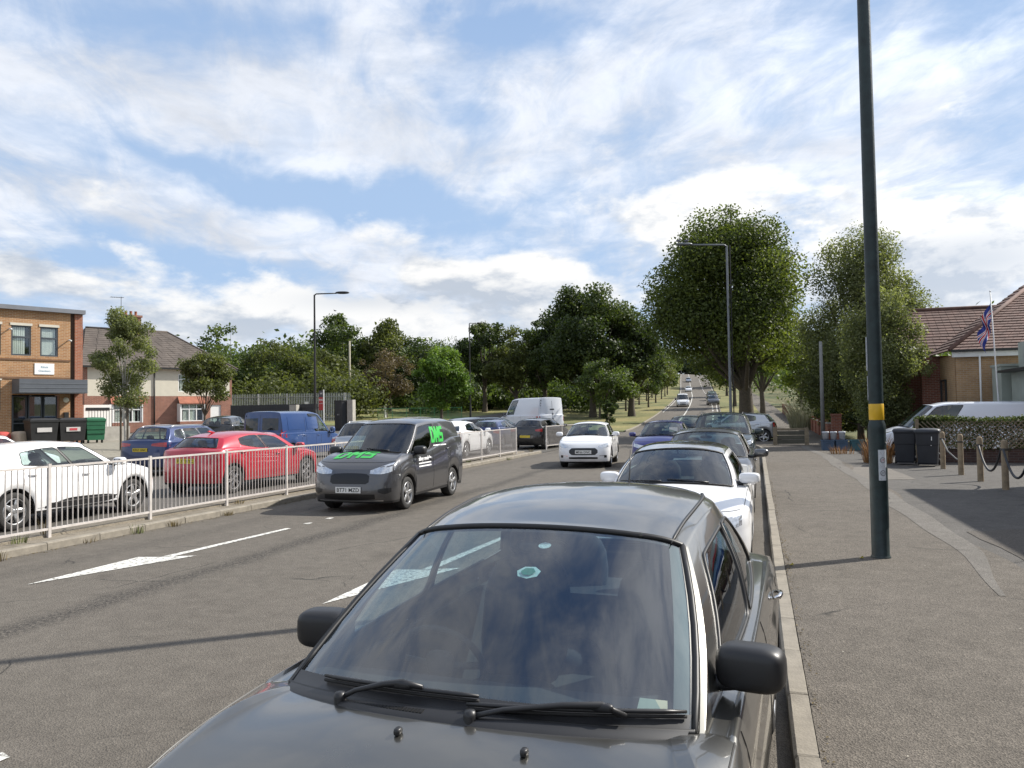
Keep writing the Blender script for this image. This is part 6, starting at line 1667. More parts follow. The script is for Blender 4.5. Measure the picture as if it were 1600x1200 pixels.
def wall_open(name, Lx, H, ops, m, parent, T, th=.25):
    """wall in the local xz plane with real openings; ops = (x0,x1,z0,z1); T places it (local -y is the outside)"""
    xs = sorted({0, Lx}|{o[0] for o in ops}|{o[1] for o in ops}); zs = sorted({0, H}|{o[2] for o in ops}|{o[3] for o in ops}); mb = MB()
    inside = lambda x, z: any(o[0] < x < o[1] and o[2] < z < o[3] for o in ops)
    for i in range(len(xs)-1):
        for j in range(len(zs)-1):
            if not inside((xs[i]+xs[i+1])/2, (zs[j]+zs[j+1])/2): mb.quad((xs[i], 0, zs[j]), (xs[i+1], 0, zs[j]), (xs[i+1], 0, zs[j+1]), (xs[i], 0, zs[j+1]))
    for o in ops:
        a, b, c, d = o
        mb.quad((a, 0, c), (a, th, c), (a, th, d), (a, 0, d)); mb.quad((b, 0, c), (b, 0, d), (b, th, d), (b, th, c)); mb.quad((a, 0, d), (a, th, d), (b, th, d), (b, 0, d)); mb.quad((a, 0, c), (b, 0, c), (b, th, c), (a, th, c))
    mb.v = [tuple(T @ Vector(v)) for v in mb.v]; return mb.build(name, m, parent)
def window(a, b, c, d, T, parent, fm, mull=(), trans=(), blind=None, dep=.10, fr=.06, name='window', sill=None):
    def bx(x0, x1, y0, y1, z0, z1, nm, m, par): mb = MB(); mb.box(x0, x1, y0, y1, z0, z1, T); return mb.build(nm, m, par)
    mb = MB()
    for q in ((a, a+fr, c, d), (b-fr, b, c, d), (a+fr+.001, b-fr-.001, c, c+fr), (a+fr+.001, b-fr-.001, d-fr, d)): mb.box(q[0], q[1], dep-.03, dep+.04, q[2], q[3], T)
    for x in mull: mb.box(x-fr*.5, x+fr*.5, dep-.032, dep+.038, c+fr, d-fr, T)
    for z in trans: mb.box(a+fr, b-fr, dep-.034, dep+.036, z-fr*.5, z+fr*.5, T)
    W_ = mb.build(name, fm, parent)
    bx(a+fr*.5, b-fr*.5, dep, dep+.008, c+fr*.5, d-fr*.5, 'pane', glassmat('window_glass', (.88, .92, .92), 1.5, .03), W_)
    bx(a, b, dep+.16, dep+.17, c, d, 'room_behind', INTER, W_)
    if blind:
        bm = MB(); x = a+fr; k = 0
        while x < b-fr-.02:
            if random.random() < blind[1] or x > a+(b-a)*.05 and x < a+(b-a)*blind[2]: bm.box(x, x+.075, dep+.045+.004*(k % 2), dep+.050+.004*(k % 2), c+fr+blind[3], d-fr, T)
            x += .088; k += 1
        if bm.v: bm.build('blind', blind[0], W_)
    if sill: bx(a-.05, b+.05, -.06, .05, c-.07, c-.002, 'sill', sill, W_)
    return W_
# --- the hall: red gable end set back, tan bay in front, tiled roofs
ROOFT = mat('roof_tile', (.112, .062, .048), .85, var=.4, vs=2.5, bmp=.3, bs=20)
WFAS = mat('fascia_white', (.62, .62, .60), .5, var=.08)
def tiled(name, P00, P10, P11, P01, m, parent, course=.32, th=.035, tw=.30):
    """roof slope between eaves P00-P10 and ridge P01-P11, laid in stepped courses with separate tile rolls"""
    P00, P10, P11, P01 = map(Vector, (P00, P10, P11, P01)); n = max(2, int((P01-P00).length/course)); up = (P10-P00).cross(P01-P00).normalized()
    if up.z < 0: up = -up
    mb = MB()
    for i in range(n):
        a, b = i/n, (i+1.06)/n
        A, B_ = P00.lerp(P01, a), P10.lerp(P11, a); C, D = P00.lerp(P01, min(1, b)), P10.lerp(P11, min(1, b))
        k = max(1, int((B_-A).length/tw))
        for j in range(k):
            s, t = j/k, (j+.96)/k; h1 = random.uniform(0, .006)
            q = [A.lerp(B_, s), A.lerp(B_, t), C.lerp(D, t), C.lerp(D, s)]
            lo = [q[0]+up*(th+h1), q[1]+up*(th+h1), q[2]+up*.004, q[3]+up*.004]
            mb.quad(*lo); mb.quad(q[0], q[1], lo[1], lo[0])
    mb.quad(P00-up*.01, P10-up*.01, P11-up*.01, P01-up*.01)
    return mb.build(name, m, parent, kind='stuff')
hall = empty('brick_hall', (0, 0, 0), 0, 'single-storey brick hall with brown tiled roofs, red wall left and tan bay right', 'building')
def qb(name, m, *boxes, parent=hall):
    mb = MB()
    for b in boxes: mb.box(*b)
    return mb.build(name, m, parent)
# left wing: front wall at Y=38.3, x 6.2..8.2 (red); tan bay front at Y=34.9 from x 7.75 to 13
qb('red_wall', BR, (6.5, 16, 39.6, 39.9, 0, 4.05)); qb('side_wall', BR, (6.48, 6.74, 39.9, 46, 0, 4.05))
qb('recess_wall', BT, (7.62, 7.87, 35.25, 39.6, 0, 3.85))
T = Matrix.Translation((7.60, 35.0, 0)); wall_open('tan_wall', 6.5, 3.85, [], BT, hall, T)
qb('end_wall', BR, (6.9, 7.62, 37.9, 38.1, 0, 3.9))
window(0, .9, 1.2, 2.9, Matrix.Translation((7.6, 37.6, 0)) @ Matrix.Rotation(radians(-90), 4, 'Z'), hall, DARKMETAL, dep=.0-.03)
qb('fascia', WFAS, (7.45, 14.3, 34.82, 34.90, 3.72, 3.98)); qb('fascia', WFAS, (7.0, 7.6, 39.42, 39.50, 3.95, 4.22)); qb('gutter', DARKMETAL, (7.40, 14.3, 34.72, 34.815, 3.92, 4.02)); qb('gutter', DARKMETAL, (7.0, 7.55, 39.32, 39.415, 4.18, 4.27))
tiled('tiled_roof', (6.3, 39.35, 4.22), (12.4, 39.35, 4.22), (12.4, 43.6, 6.55), (6.6, 43.6, 6.55), ROOFT, hall)
tiled('tiled_roof', (7.35, 34.75, 3.98), (15.5, 34.75, 3.98), (15.5, 41.0, 7.3), (12.2, 41.0, 7.3), ROOFT, hall)
tiled('tiled_roof', (7.35, 39.4, 3.98), (7.36, 34.76, 3.98), (12.2, 41.0, 7.3), (11.9, 41.4, 7.3), ROOFT, hall)
mb = MB(); mb.tube([(7.36, 34.76, 4.04), (12.2, 41.0, 7.37)], .09, 8); mb.tube([(12.2, 41, 7.35), (16, 41, 7.35)], .09, 8); mb.tube([(6.6, 43.6, 6.6), (12.4, 43.6, 6.6)], .09, 8); mb.build('ridge', ROOFT, hall, True)
mb = MB(); mb.tube([(8.4, 34.80, .6), (8.4, 34.80, 3.75)], .035, 8); mb.build('drainpipe', WFAS, hall, True)
tree('distant_tree', 'dark tree tips rising just above the ridge of the hall roof', 11.4, 66, 11.2, 1.0, 5.0, LM['far'], 3000, .3, 150, .15, nb=16, cat='tree')
# flat-roofed rendered block and blue shop front at the right edge
REN = mat('render_greygreen', (.30, .33, .29), .85, var=.12, vs=1.5)
blk = empty('rendered_extension', (0, 0, 0), 0, 'pale grey-green flat-roofed extension in front of the hall, behind the white vans', 'building')
qb('wall', REN, (8.75, 12.5, 33.4, 34.6, 0, 3.25), parent=blk); qb('parapet', REN, (8.70, 12.55, 33.35, 34.65, 3.251, 3.34), parent=blk)
qb('door_frame', DARKMETAL, (9.25, 9.36, 33.34, 33.398, 1.0, 2.6), (9.58, 9.66, 33.34, 33.398, 1.0, 2.6), parent=blk); qb('door_frame', WFAS, (9.37, 9.57, 33.35, 33.397, 1.0, 2.6), parent=blk)
tnk = MB(); tnk.lathe([(0, 0), (.42, 0), (.44, .1), (.44, .75), (.40, .80), (0, .82)], 20); tag(tnk.build('grey_tank', mat('tank_grey', (.16, .19, .20), .6, var=.2), None, True, loc=(8.55, 32.7, 1.15)), 'round grey water tank standing behind the roof of the white van', 'tank')
qb('stand', DARKMETAL, (8.2, 8.9, 32.4, 33.0, .1, 1.148), parent=None)
o = bpy.data.objects['stand']; tag(o, 'dark metal stand carrying the round grey water tank', 'stand')
shop = empty('blue_shop', (0, 0, 0), 0, 'single-storey shop with pale blue fascia and blue roller shutter at the right picture edge', 'building')
BLF = mat('fascia_blue', (.16, .32, .52), .5, var=.08); BLS = mat('shutter_blue', (.04, .12, .32), .45, var=.15, vs=8)
qb('wall', REN, (9.05, 15, 30.6, 33.3, 0, 3.0), (9.3, 15, 30.9, 33.3, 3.0, 4.1), parent=shop)
qb('flat_roof', DARKMETAL, (8.6, 15, 30.1, 33.3, 3.001, 3.09), parent=shop); qb('fascia', BLF, (8.95, 15, 30.35, 30.598, 2.35, 2.99), parent=shop)
mb = MB()
for k in range(20): mb.box(9.35, 15, 30.50, 30.56+.02*(k % 2), .2+.108*k, .30+.108*k)
mb.build('roller_shutter', BLS, shop); qb('door_post', WFAS, (9.1, 9.25, 30.5, 30.597, .1, 2.3), parent=shop)
sg = qb('sign_board', mat('sign_pale', (.45, .52, .50), .5, var=.05), (9.5, 12, 30.80, 30.897, 3.2, 4.05), parent=shop)
T = Matrix.Translation((9.72, 30.79, 3.9)) @ Matrix.Rotation(radians(90), 4, 'X'); text_obj('sign_emblem', 'O', .26, .24, T, mat('emblem_blue', (.03, .05, .40), .5, var=0), shop, .1)
qb('sign_band', mat('sign_red', (.45, .05, .06), .5, var=.1), (9.56, 12, 30.77, 30.798, 3.22, 3.52), parent=shop)
# shop row just outside the frame, which throws its shadow over the forecourt
row = empty('shop_row', (0, 0, 0), 0, 'two-storey brick shop row beyond the right picture edge whose shadow covers the forecourt', 'building')
qb('wall', BR, (9.1, 19, -16, 22.2, 0, 6.099), parent=row); qb('roof_edge', WFAS, (8.75, 19, -16, 22.9, 6.1, 6.3), parent=row)
qb('canopy', BLF, (8.3, 9.09, 6, 20.3, 2.6, 3.0), parent=row)
for k in range(6):
    y0 = -12+5.4*k; qb('shop_window', REFLG, (9.04, 9.095, y0, y0+4.2, .5, 2.45), parent=row); qb('upper_window', REFLG, (9.05, 9.095, y0+1, y0+2.6, 3.7, 5.1), parent=row); qb('window_frame', WFAS, (9.03, 9.06, y0+.9, y0+2.7, 5.1, 5.2), (9.03, 9.06, y0+.9, y0+2.7, 3.6, 3.7), parent=row)
# flag
fl = empty('flag_pole', (8.22, 32.0, 3.30), 0, 'white flag pole rising from the extension with a limp union flag', 'flag pole')
mb = MB(); mb.tube([(0, 0, -2.4), (0, 0, 2.55)], [.028, .02], 8); rbox(mb, 0, 0, 2.6, .03, .03, .035, p=2.1, seg=8, rings=6); fl.rotation_euler = (0, radians(-2.0), 0); mb.build('pole', WFAS, fl, True)
m, nt, p = nodes('flag_cloth')
tc = nt.nodes.new('ShaderNodeAttribute'); tc.attribute_name = 'fuv'; sp_ = nt.nodes.new('ShaderNodeSeparateXYZ'); nt.links.new(tc.outputs['Vector'], sp_.inputs[0])
def Mn(op, a, b=0.0):
    n = nt.nodes.new('ShaderNodeMath'); n.operation = op
    for i, q in enumerate((a, b)):
        if isinstance(q, (int, float)): n.inputs[i].default_value = q
        else: nt.links.new(q, n.inputs[i])
    return n.outputs[0]
U, V_ = sp_.outputs[0], sp_.outputs[1]
dia = Mn('MINIMUM', Mn('ABSOLUTE', Mn('SUBTRACT', Mn('MULTIPLY', U, .5), V_)), Mn('ABSOLUTE', Mn('ADD', Mn('MULTIPLY', U, .5), V_)))
crs = Mn('MINIMUM', Mn('ABSOLUTE', U), Mn('ABSOLUTE', V_))
c = mixc(nt, Mn('LESS_THAN', dia, .11), (.02, .035, .22), (.75, .75, .75)); c = mixc(nt, Mn('LESS_THAN', dia, .04), c, (.50, .03, .05)); c = mixc(nt, Mn('LESS_THAN', crs, .17), c, (.75, .75, .75)); c = mixc(nt, Mn('LESS_THAN', crs, .10), c, (.50, .03, .05))
nt.links.new(c, p.inputs['Base Color']); p.inputs['Roughness'].default_value = .8
FLAGM = m
mb = MB(); rows = []; uv = []
for i in range(22):
    r_ = []
    for j in range(16):
        u, v = i/21, j/15                  # u from the hoist, v down
        w = 1.15*u; droop = 1.1*u**1.15
        x = -.02-w*.40*(1-.35*v)+.07*sin(10*u+4*v); y = .16*sin(12*u+3*v)*u**.5; z = 2.25-v*.80-droop+.03*sin(7*u)
        r_.append((x, y, z)); uv.append((2*u-1, 1-2*v, 0))
    rows.append(r_)
mb.grid(rows); fo = mb.build('flag', FLAGM, fl, True); a = fo.data.attributes.new('fuv', 'FLOAT_VECTOR', 'POINT'); a.data.foreach_set('vector', np.array(uv, np.float32).ravel())

# ------------------------------------------------------------------ left side buildings
OB = brickmat('brick_buff', (.42, .225, .10), (.34, .17, .075), (.50, .42, .30)); OR = brickmat('brick_orange_red', (.36, .13, .065), (.30, .10, .055), (.36, .30, .24))
GFR = mat('frame_grey', (.05, .06, .07), .5, var=.1); BLI = mat('blind_fabric', (.80, .77, .68), .9, var=.08)
ox, oy = -32.0, 30.9; oz = hgt(ox, oy)
ang = atan2(.909, .417)                     # local +x runs along the facade away from the camera, local -y faces the road
off = empty('brick_offices', (ox, oy, oz), ang, 'two-storey buff brick office block with grey-framed windows at the left picture edge', 'building')
OL = 9.0
def OT(): return Matrix.Translation((-OL, 0, 0))
H_ = 6.35
xr = OL
# openings measured from the right-hand corner (x = distance left of the corner)
ups = [(.98, 1.76), (2.15, 2.98), (3.40, 4.5), (4.9, 6.0), (6.4, 7.5)]
ops = [(OL-b, OL-a, 4.20, 5.62) for a, b in ups]+[(OL-4.5, OL-3.40, 1.62, 3.02), (OL-6.0, OL-4.9, 1.62, 3.02), (OL-7.5, OL-6.4, 1.62, 3.02), (OL-2.95, OL-.88, .02, 2.35)]
wall_open('front_wall', OL-.42, H_, [o for o in ops if o[1] < OL-.42], OB, off, OT(), .2)
for i, o in enumerate(ops[:8]):
    window(o[0], o[1], o[2], o[3], OT(), off, GFR, trans=(o[2]+(o[3]-o[2])*.62,), blind=(BLI, .25, .72 if i != 2 else .9, 0), dep=.045, fr=.07)
    mb = MB(); mb.box(o[0]-.05, o[1]+.05, -.03, .05, o[3]+.002, o[3]+.12, OT()); mb.build('lintel', mat('lintel_pale', (.55, .52, .44), .8, var=.1), off)
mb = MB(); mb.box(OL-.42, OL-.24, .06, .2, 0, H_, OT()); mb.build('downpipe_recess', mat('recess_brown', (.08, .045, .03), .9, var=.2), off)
mb = MB(); mb.box(OL-.238, OL+.12, -.06, .3, 0, H_-.02, OT()); mb.build('corner_pier', OR, off)
mb = MB(); mb.box(-.0, OL-.43, -.035, -.001, 3.98, 4.06, OT()); mb.box(0, OL-.43, -.035, -.001, 3.10, 3.2, OT()); mb.build('string_course', mat('course_brown', (.16, .09, .05), .9, var=.2), off)
mb = MB(); mb.box(-.1, OL+.2, -.22, .5, H_+.001, H_+.20, OT()); mb.build('roof_edge', mat('roof_edge_grey', (.17, .18, .20), .6, var=.1), off)
mb = MB(); mb.box(0, OL+.1, .501, 9, H_-.1, H_+.12, OT()); mb.build('flat_roof', GFR, off); mb = MB(); mb.box(OL-.08, OL+.1, .31, 9, 0, H_-.12, OT()); mb.build('end_wall', OR, off)
mb = MB(); mb.box(OL-2.95, OL-.02, -1.1, -.04, 2.40, 3.06, OT()); cn = mb.build('entrance_canopy', mat('canopy_grey', (.09, .10, .115), .5, var=.1), off)
for k in range(3):
    mb = MB(); mb.box(OL-2.96, OL-.01, -1.115, -1.102, 2.44+.2*k, 2.46+.2*k, OT()); mb.build('canopy_rib', mat('canopy_rib', (.16, .17, .18), .5, var=.1), cn)
mb = MB(); mb.box(OL-2.95, OL-.85, .8, .85, 0, 2.4, OT()); mb.build('entrance_back', INTER, off)
for k in range(3):
    a = OL-2.85+.66*k; window(a, a+.60, .08, 2.3, OT(), off, GFR, trans=(1.0,), dep=.25, fr=.05, name='entrance_door')
mb = MB(); mb.box(OL-2.0, OL-1.15, -.03, -.001, 3.33, 3.86, OT()); sgn = mb.build('name_board', mat('board_white', (.80, .80, .78), .5, var=.03), off)
TB = mat('sign_blue_text', (.22, .34, .42), .5, var=0)
text_obj('lettering', 'Kings', .30, .13, OT() @ Matrix.Translation((OL-1.575, -.034, 3.67)) @ Matrix.Rotation(radians(90), 4, 'X'), TB, sgn); text_obj('lettering', 'Chambers', .52, .09, OT() @ Matrix.Translation((OL-1.575, -.034, 3.50)) @ Matrix.Rotation(radians(90), 4, 'X'), TB, sgn)
mb = MB(); mb.lathe([(0, -.06), (.12, -.06), (.13, -.02), (.13, 0)], 18, 'y', (-.62, -.02, 2.1)); mb.build('round_lamp', mat('lamp_cream', (.7, .68, .55), .4, var=.05), off, True)
mb = MB(); mb.box(-.72, -.52, -.12, -.002, 1.15, 1.5); mb.build('post_box', DARKMETAL, off)
for x_, z_ in ((-.55, 5.0), (-3.1, 5.4)):
    mb = MB(); mb.tube([(x_, 0, z_), (x_, -.2, z_+.04), (x_+.02, -.38, z_-.02)], [.03, .03, .05], 8); mb.build('security_camera', mat('camera_white', (.6, .6, .58), .4, var=0), off, True)
# big bins in front of the offices
def bigbin(x, y, rz_, w, m_, lab, plate_, grp='large refuse bins in front of the brick offices'):
    r = empty('refuse_bin', (x, y, hgt(x, y)+.02), rz_, lab, 'bin', grp)
    mb = MB(); mb.grid([[(sx*w/2*k, sy*.45*k, z) for sx, sy in ((-1, -1), (1, -1), (1, 1), (-1, 1))] for k, z in ((.88, .14), (1, 1.02), (1.05, 1.03), (1.05, 1.08))], True); mb.quad(*[(sx*w/2*.88, sy*.45*.88, .15) for sx, sy in ((-1, -1), (1, -1), (1, 1), (-1, 1))]); mb.build('bin_body', m_, r)
    mb = MB(); mb.grid([[(sx*w/2*1.04*k, sy*.47*k+.02, z) for sx, sy in ((-1, -1), (1, -1), (1, 1), (-1, 1))] for k, z in ((1, 1.081), (1, 1.12), (.8, 1.2), (.01, 1.22))], True); mb.build('lid', m_, r)
    if plate_:
        T0 = Matrix.Rotation(radians(3.5), 4, 'X'); mb = MB(); mb.box(-.30, .30, -.012, 0, -.10, .10); mb.v = [(v[0], v[1]-.445, v[2]+.68) for v in mb.v]; o_ = mb.build('bin_label', mat('label_pale', (.5, .48, .46), .6, var=.1), r)
        if plate_ == 2: mb = MB(); mb.box(-.16, .16, -.47, -.458, .63, .73); mb.build('label_print', mat('sign_red', (0, 0, 0)), o_)
    else:
        for k in range(3): mb = MB(); mb.box(-w/2*.93, w/2*.93, -.455, -.43, .45+.2*k, .48+.2*k); mb.build('bin_rib', m_, r)
    for sx in (-1, 1):
        for sy in (-1, 1): mb = MB(); mb.lathe([(0, -.03), (.07, -.03), (.07, .03), (0, .03)], 12, 'x', (sx*w*.36, sy*.3, .07)); mb.build('castor', RUBBER, r, True)
fx = Vector((.417, .909, 0)); nx = Vector((.909, -.417, 0)); O0 = Vector((ox, oy, 0))
for k, (dl, w, m_, lab, pl) in enumerate(((-2.35, 1.15, DARKMETAL, 'black refuse bin with a pale label, left of the three by the entrance', 1), (-1.15, 1.15, DARKMETAL, 'black refuse bin with a red and white label, middle of the three', 2), (-.15, .85, mat('bin_green', (.012, .10, .045), .5, var=.15), 'green refuse bin, right of the three by the entrance', 0))):
    q = O0+fx*dl+nx*2.1; bigbin(q.x, q.y, ang, w, m_, lab, pl)
q = O0+fx*-3.6+nx*1.6
for k, (m_, lab) in enumerate(((mat('bag_red', (.40, .06, .05), .8, var=.2), 'red and white builder bag at the left picture edge'), (mat('bag_cream', (.45, .36, .27), .9, var=.2), 'cream builder bag beside the black refuse bin'))):
    mb = MB(); rbox(mb, 0, 0, .32, .32, .32, .34, p=4); qq = q+fx*(k*.75-.2); tag(mb.build('builder_bag', m_, None, True, loc=(qq.x, qq.y, hgt(qq.x, qq.y))), lab, 'bag')
# ramp wall and white railing to the right of the offices
rw = empty('ramp_wall', tuple(O0+fx*1.6+nx*-.5)[:2]+(hgt(-31, 32),), ang, 'pale ramp wall with dark handrail right of the brick offices', 'wall')
mb = MB(); mb.box(-1.0, 1.0, -.1, .1, 0, .75); mb.build('wall', CONC, rw)
mb = MB(); mb.box(-1, 1, -.02, .02, 1.62, 1.66); mb.build('handrail', DARKMETAL, rw)
b0 = None
for k in range(15):
    if b0 is None: b0 = MB().tube([(0, 0, .75), (0, 0, 1.64)], .012, 6).build('baluster', DARKMETAL, rw, loc=(-.98, 0, 0))
    else: inst(b0, rw, (-.98+.14*k, 0, 0))
sh = empty('white_kiosk', tuple(O0+fx*1.9+nx*-3.2)[:2]+(hgt(-31, 32),), ang, 'small white gate and store between the offices and the house', 'kiosk')
mb = MB(); mb.box(-.7, .7, -.4, .4, 0, 1.9); mb.build('panel', mat('kiosk_white', (.75, .75, .72), .6, var=.05), sh); mb = MB(); mb.box(-.6, .6, -.42, -.402, 1.6, 1.75); mb.build('grille_slot', DARKMETAL, sh)

# semi-detached house: hipped roof, brick below, cream render above, bays
HB = brickmat('brick_house', (.30, .12, .075), (.23, .09, .06), (.40, .34, .28)); HREN = mat('render_cream', (.58, .54, .44), .85, var=.06); SLATE = mat('roof_slate', (.095, .078, .066), .85, var=.35, vs=1.2, bmp=.3, bs=14)
WPV = mat('upvc_white', (.72, .72, .70), .4, var=.03)
hx, hy_ = -46.6, 45.7; hz = .70
dv = Vector((-41.6-hx, 55.3-hy_, 0)); HL = dv.length; ha = atan2(dv.y, dv.x)
hs = empty('semi_detached_house', (hx, hy_, hz), ha, 'semi-detached house of red brick and cream render with a hipped grey roof and brick chimney', 'house')
HE = 4.95; HD = 7.5
ops = [(1.6, 3.6, .75, 2.15), (.45, 1.3, .02, 2.05), (6.6, 8.4, .75, 2.15), (9.2, 10.1, .02, 2.05)]
wall_open('brick_front', HL, 2.75, ops, HB, hs, Matrix.Identity(4), .2)
ops2 = [(2.0, 3.7, .35, 1.75), (6.6, 8.3, .35, 1.75), (9.3, 10.0, .45, 1.6)]
wall_open('render_front', HL, HE-2.75, ops2, HREN, hs, Matrix.Translation((0, 0, 2.751)), .2)
for o in ops[0:1]+ops[2:3]: window(o[0], o[1], o[2], o[3], Matrix.Translation((0, -.5, 0)), hs, WPV, mull=(o[0]+(o[1]-o[0])*.36, o[0]+(o[1]-o[0])*.68), trans=(1.72,), blind=(BLI, .2, .6, 0), dep=.0, fr=.08, name='bay_window')
for o in (ops[0], ops[2]):
    mb = MB(); mb.box(o[0]-.1, o[1]+.1, -.6, -.001, 0, .74); mb.build('bay_base', HB, hs)
    mb = MB(); mb.quad((o[0]-.2, -.72, 2.2), (o[1]+.2, -.72, 2.2), (o[1]+.05, -.01, 2.72), (o[0]-.05, -.01, 2.72)); mb.quad((o[0]-.2, -.72, 2.12), (o[1]+.2, -.72, 2.12), (o[1]+.2, -.72, 2.2), (o[0]-.2, -.72, 2.2)); mb.build('bay_roof', mat('bay_roof_red', (.28, .10, .06), .8, var=.25), hs)
    mb = MB(); mb.box(o[0]-.1, o[0]-.02, -.6, -.001, .741, 2.15); mb.box(o[1]+.02, o[1]+.1, -.6, -.001, .741, 2.15); mb.build('bay_cheek', WPV, hs)
for o in ops2: window(o[0], o[1], o[2]+2.75, o[3]+2.75, Matrix.Identity(4), hs, WPV, mull=((o[0]+o[1])/2,), trans=(o[2]+2.75+.95,), blind=(BLI, .1, .4, 0), fr=.07, dep=.06)
for o in (ops[1], ops[3]): mb = MB(); mb.box(o[0], o[1], .08, .14, .02, 2.05); d_ = mb.build('front_door', WPV, hs); mb = MB(); mb.box(o[1]-.15, o[1]-.1, .04, .08, .95, 1.1); mb.build('handle', CHROME, d_)
mb = MB(); mb.box(-.2, -.001, .0, HD, 0, HE); mb.build('gable_wall', HB, hs); mb = MB(); mb.box(HL+.001, HL+.2, 0, HD, 0, HE); mb.build('side_wall', HB, hs); mb = MB(); mb.box(0, HL, HD-.2, HD, 0, HE-.01); mb.build('rear_wall', HB, hs)
e = .35; Zr = 8.15; mdl = HD/2
tiled('slate_roof', (-e-.2, -e, HE), (HL+e+.2, -e, HE), (HL-3.6, mdl, Zr), (1.0, mdl, Zr), SLATE, hs, .3, .02, .9)
tiled('slate_roof', (-e-.2, HD+e, HE), (-e-.21, -e, HE), (1.0, mdl, Zr), (.99, mdl, Zr), SLATE, hs, .3, .02, .9)
tiled('slate_roof', (HL+e+.2, -e, HE), (HL+e+.21, HD+e, HE), (HL-3.59, mdl, Zr), (HL-3.6, mdl, Zr), SLATE, hs, .3, .02, .9)
tiled('slate_roof', (HL+e+.2, HD+e, HE), (-e-.2, HD+e, HE), (1.0, mdl, Zr), (HL-3.6, mdl, Zr), SLATE, hs, .3, .02, .9)
mb = MB(); mb.tube([(1, mdl, Zr), (HL-3.6, mdl, Zr)], .1, 8); mb.tube([(HL-3.6, mdl, Zr), (HL+e+.2, -e, HE+.03)], .08, 8); mb.build('ridge_tiles', SLATE, hs, True)
mb = MB(); mb.box(-e-.2, HL+e+.2, -e-.08, -e-.01, HE-.12, HE-.01); mb.build('gutter', DARKMETAL, hs); mb = MB(); mb.box(-e, HL+e, -e, -.01, HE-.1, HE-.02); mb.build('soffit', WPV, hs)
mb = MB(); mb.tube([(4.75, -.06, .1), (4.75, -.06, HE-.1)], .05, 8); mb.build('downpipe', DARKMETAL, hs, True)
mb = MB(); mb.box(3.3, 4.95, mdl-.55, mdl+.35, 6.9, 9.15); mb.box(3.22, 5.03, mdl-.63, mdl+.43, 9.151, 9.32); ch = mb.build('chimney', HB, hs)
for k in range(4):
    mb = MB(); mb.lathe([(.10, 0), (.12, .05), (.10, .1), (.10, .32), (.12, .34), (.09, .35)], 12, 'z', (3.55+.38*k, mdl-.1, 9.32)); mb.build('chimney_pot', mat('pot_clay', (.30, .12, .07), .8, var=.2), ch, True)
mb = MB(); mb.box(-.3, .25, mdl-1.9, mdl-1.2, 5.6, 7.95); mb.build('chimney', HB, hs)
mb = MB(); mb.tube([(3.4, mdl-.6, 8.7), (3.4, mdl-.6, 10.7)], .02, 6); mb.tube([(2.6, mdl-.6, 10.6), (3.6, mdl-.6, 10.65)], .02, 6)
for k in range(6): mb.tube([(2.65+.16*k, mdl-.85, 10.61), (2.65+.16*k, mdl-.35, 10.61)], .008, 4)
mb.build('aerial', DARKMETAL, hs)
# garden gate walls and fences between house and trees
def board_fence(name, x0, y0, x1, y1, h, m_, lab, bw=.14, gap=.012, cat='fence', z=None, posts=2.0, th=.02):
    A, B_ = Vector((x0, y0, 0)), Vector((x1, y1, 0)); L_ = (B_-A).length; n = int(L_/(bw+gap)); r = empty(name, (x0, y0, hgt(x0, y0) if z is None else z), atan2(y1-y0, x1-x0), lab, cat)
    p = None
    for k in range(n):
        if p is None: p = MB().box(0, bw, -th/2, th/2, .05, h).build('board', m_, r)
        else: inst(p, r, (k*(bw+gap), 0, random.uniform(-.01, .01)))
    q = None
    for k in range(int(L_/posts)+1):
        if q is None: q = MB().box(-.05, .05, th/2+.002, th/2+.1, -.2, h+.03).build('post', m_, r)
        else: inst(q, r, (k*posts, 0, 0))
    for zz in (.35, h-.3): MB().box(0, L_, th/2+.002, th/2+.04, zz, zz+.07).build('rail', m_, r)
    return r
DB = mat('board_black', (.022, .024, .028), .6, var=.25, vs=3)
board_fence('boarded_fence', -37.5, 50.0, -29.6, 49.2, 2.05, DB, 'dark boarded fence behind the blue van, below the palisade', z=.55)
mb = MB(); mb.box(-.28, .28, -.2, .2, -.3, 1.95); tag(mb.build('rendered_pier', CONC, None, loc=(-31.4, 48.95, .6)), 'pale rendered pier in the middle of the dark boarded fence', 'pier')
mb = MB(); mb.box(-.22, .22, -.22, .22, -.3, 2.45); tag(mb.build('concrete_pier', CONC, None, loc=(-27.55, 50.2, .4)), 'pale concrete pier right of the black cabinet', 'pier')
cb = empty('black_cabinet', (-28.35, 50.2, .4), radians(-30), 'tall black steel cabinet beside the pale concrete pier', 'cabinet'); MB().box(-.5, .5, -.25, .25, -.2, 2.35).build('casing', DB, cb); MB().box(-.53, .53, -.28, .28, 2.351, 2.42).build('cap', DB, cb)
for x_ in (-.1, .1): MB().box(x_-.03, x_+.03, -.27, -.252, 1.35, 1.45).build('latch', STEEL, cb)
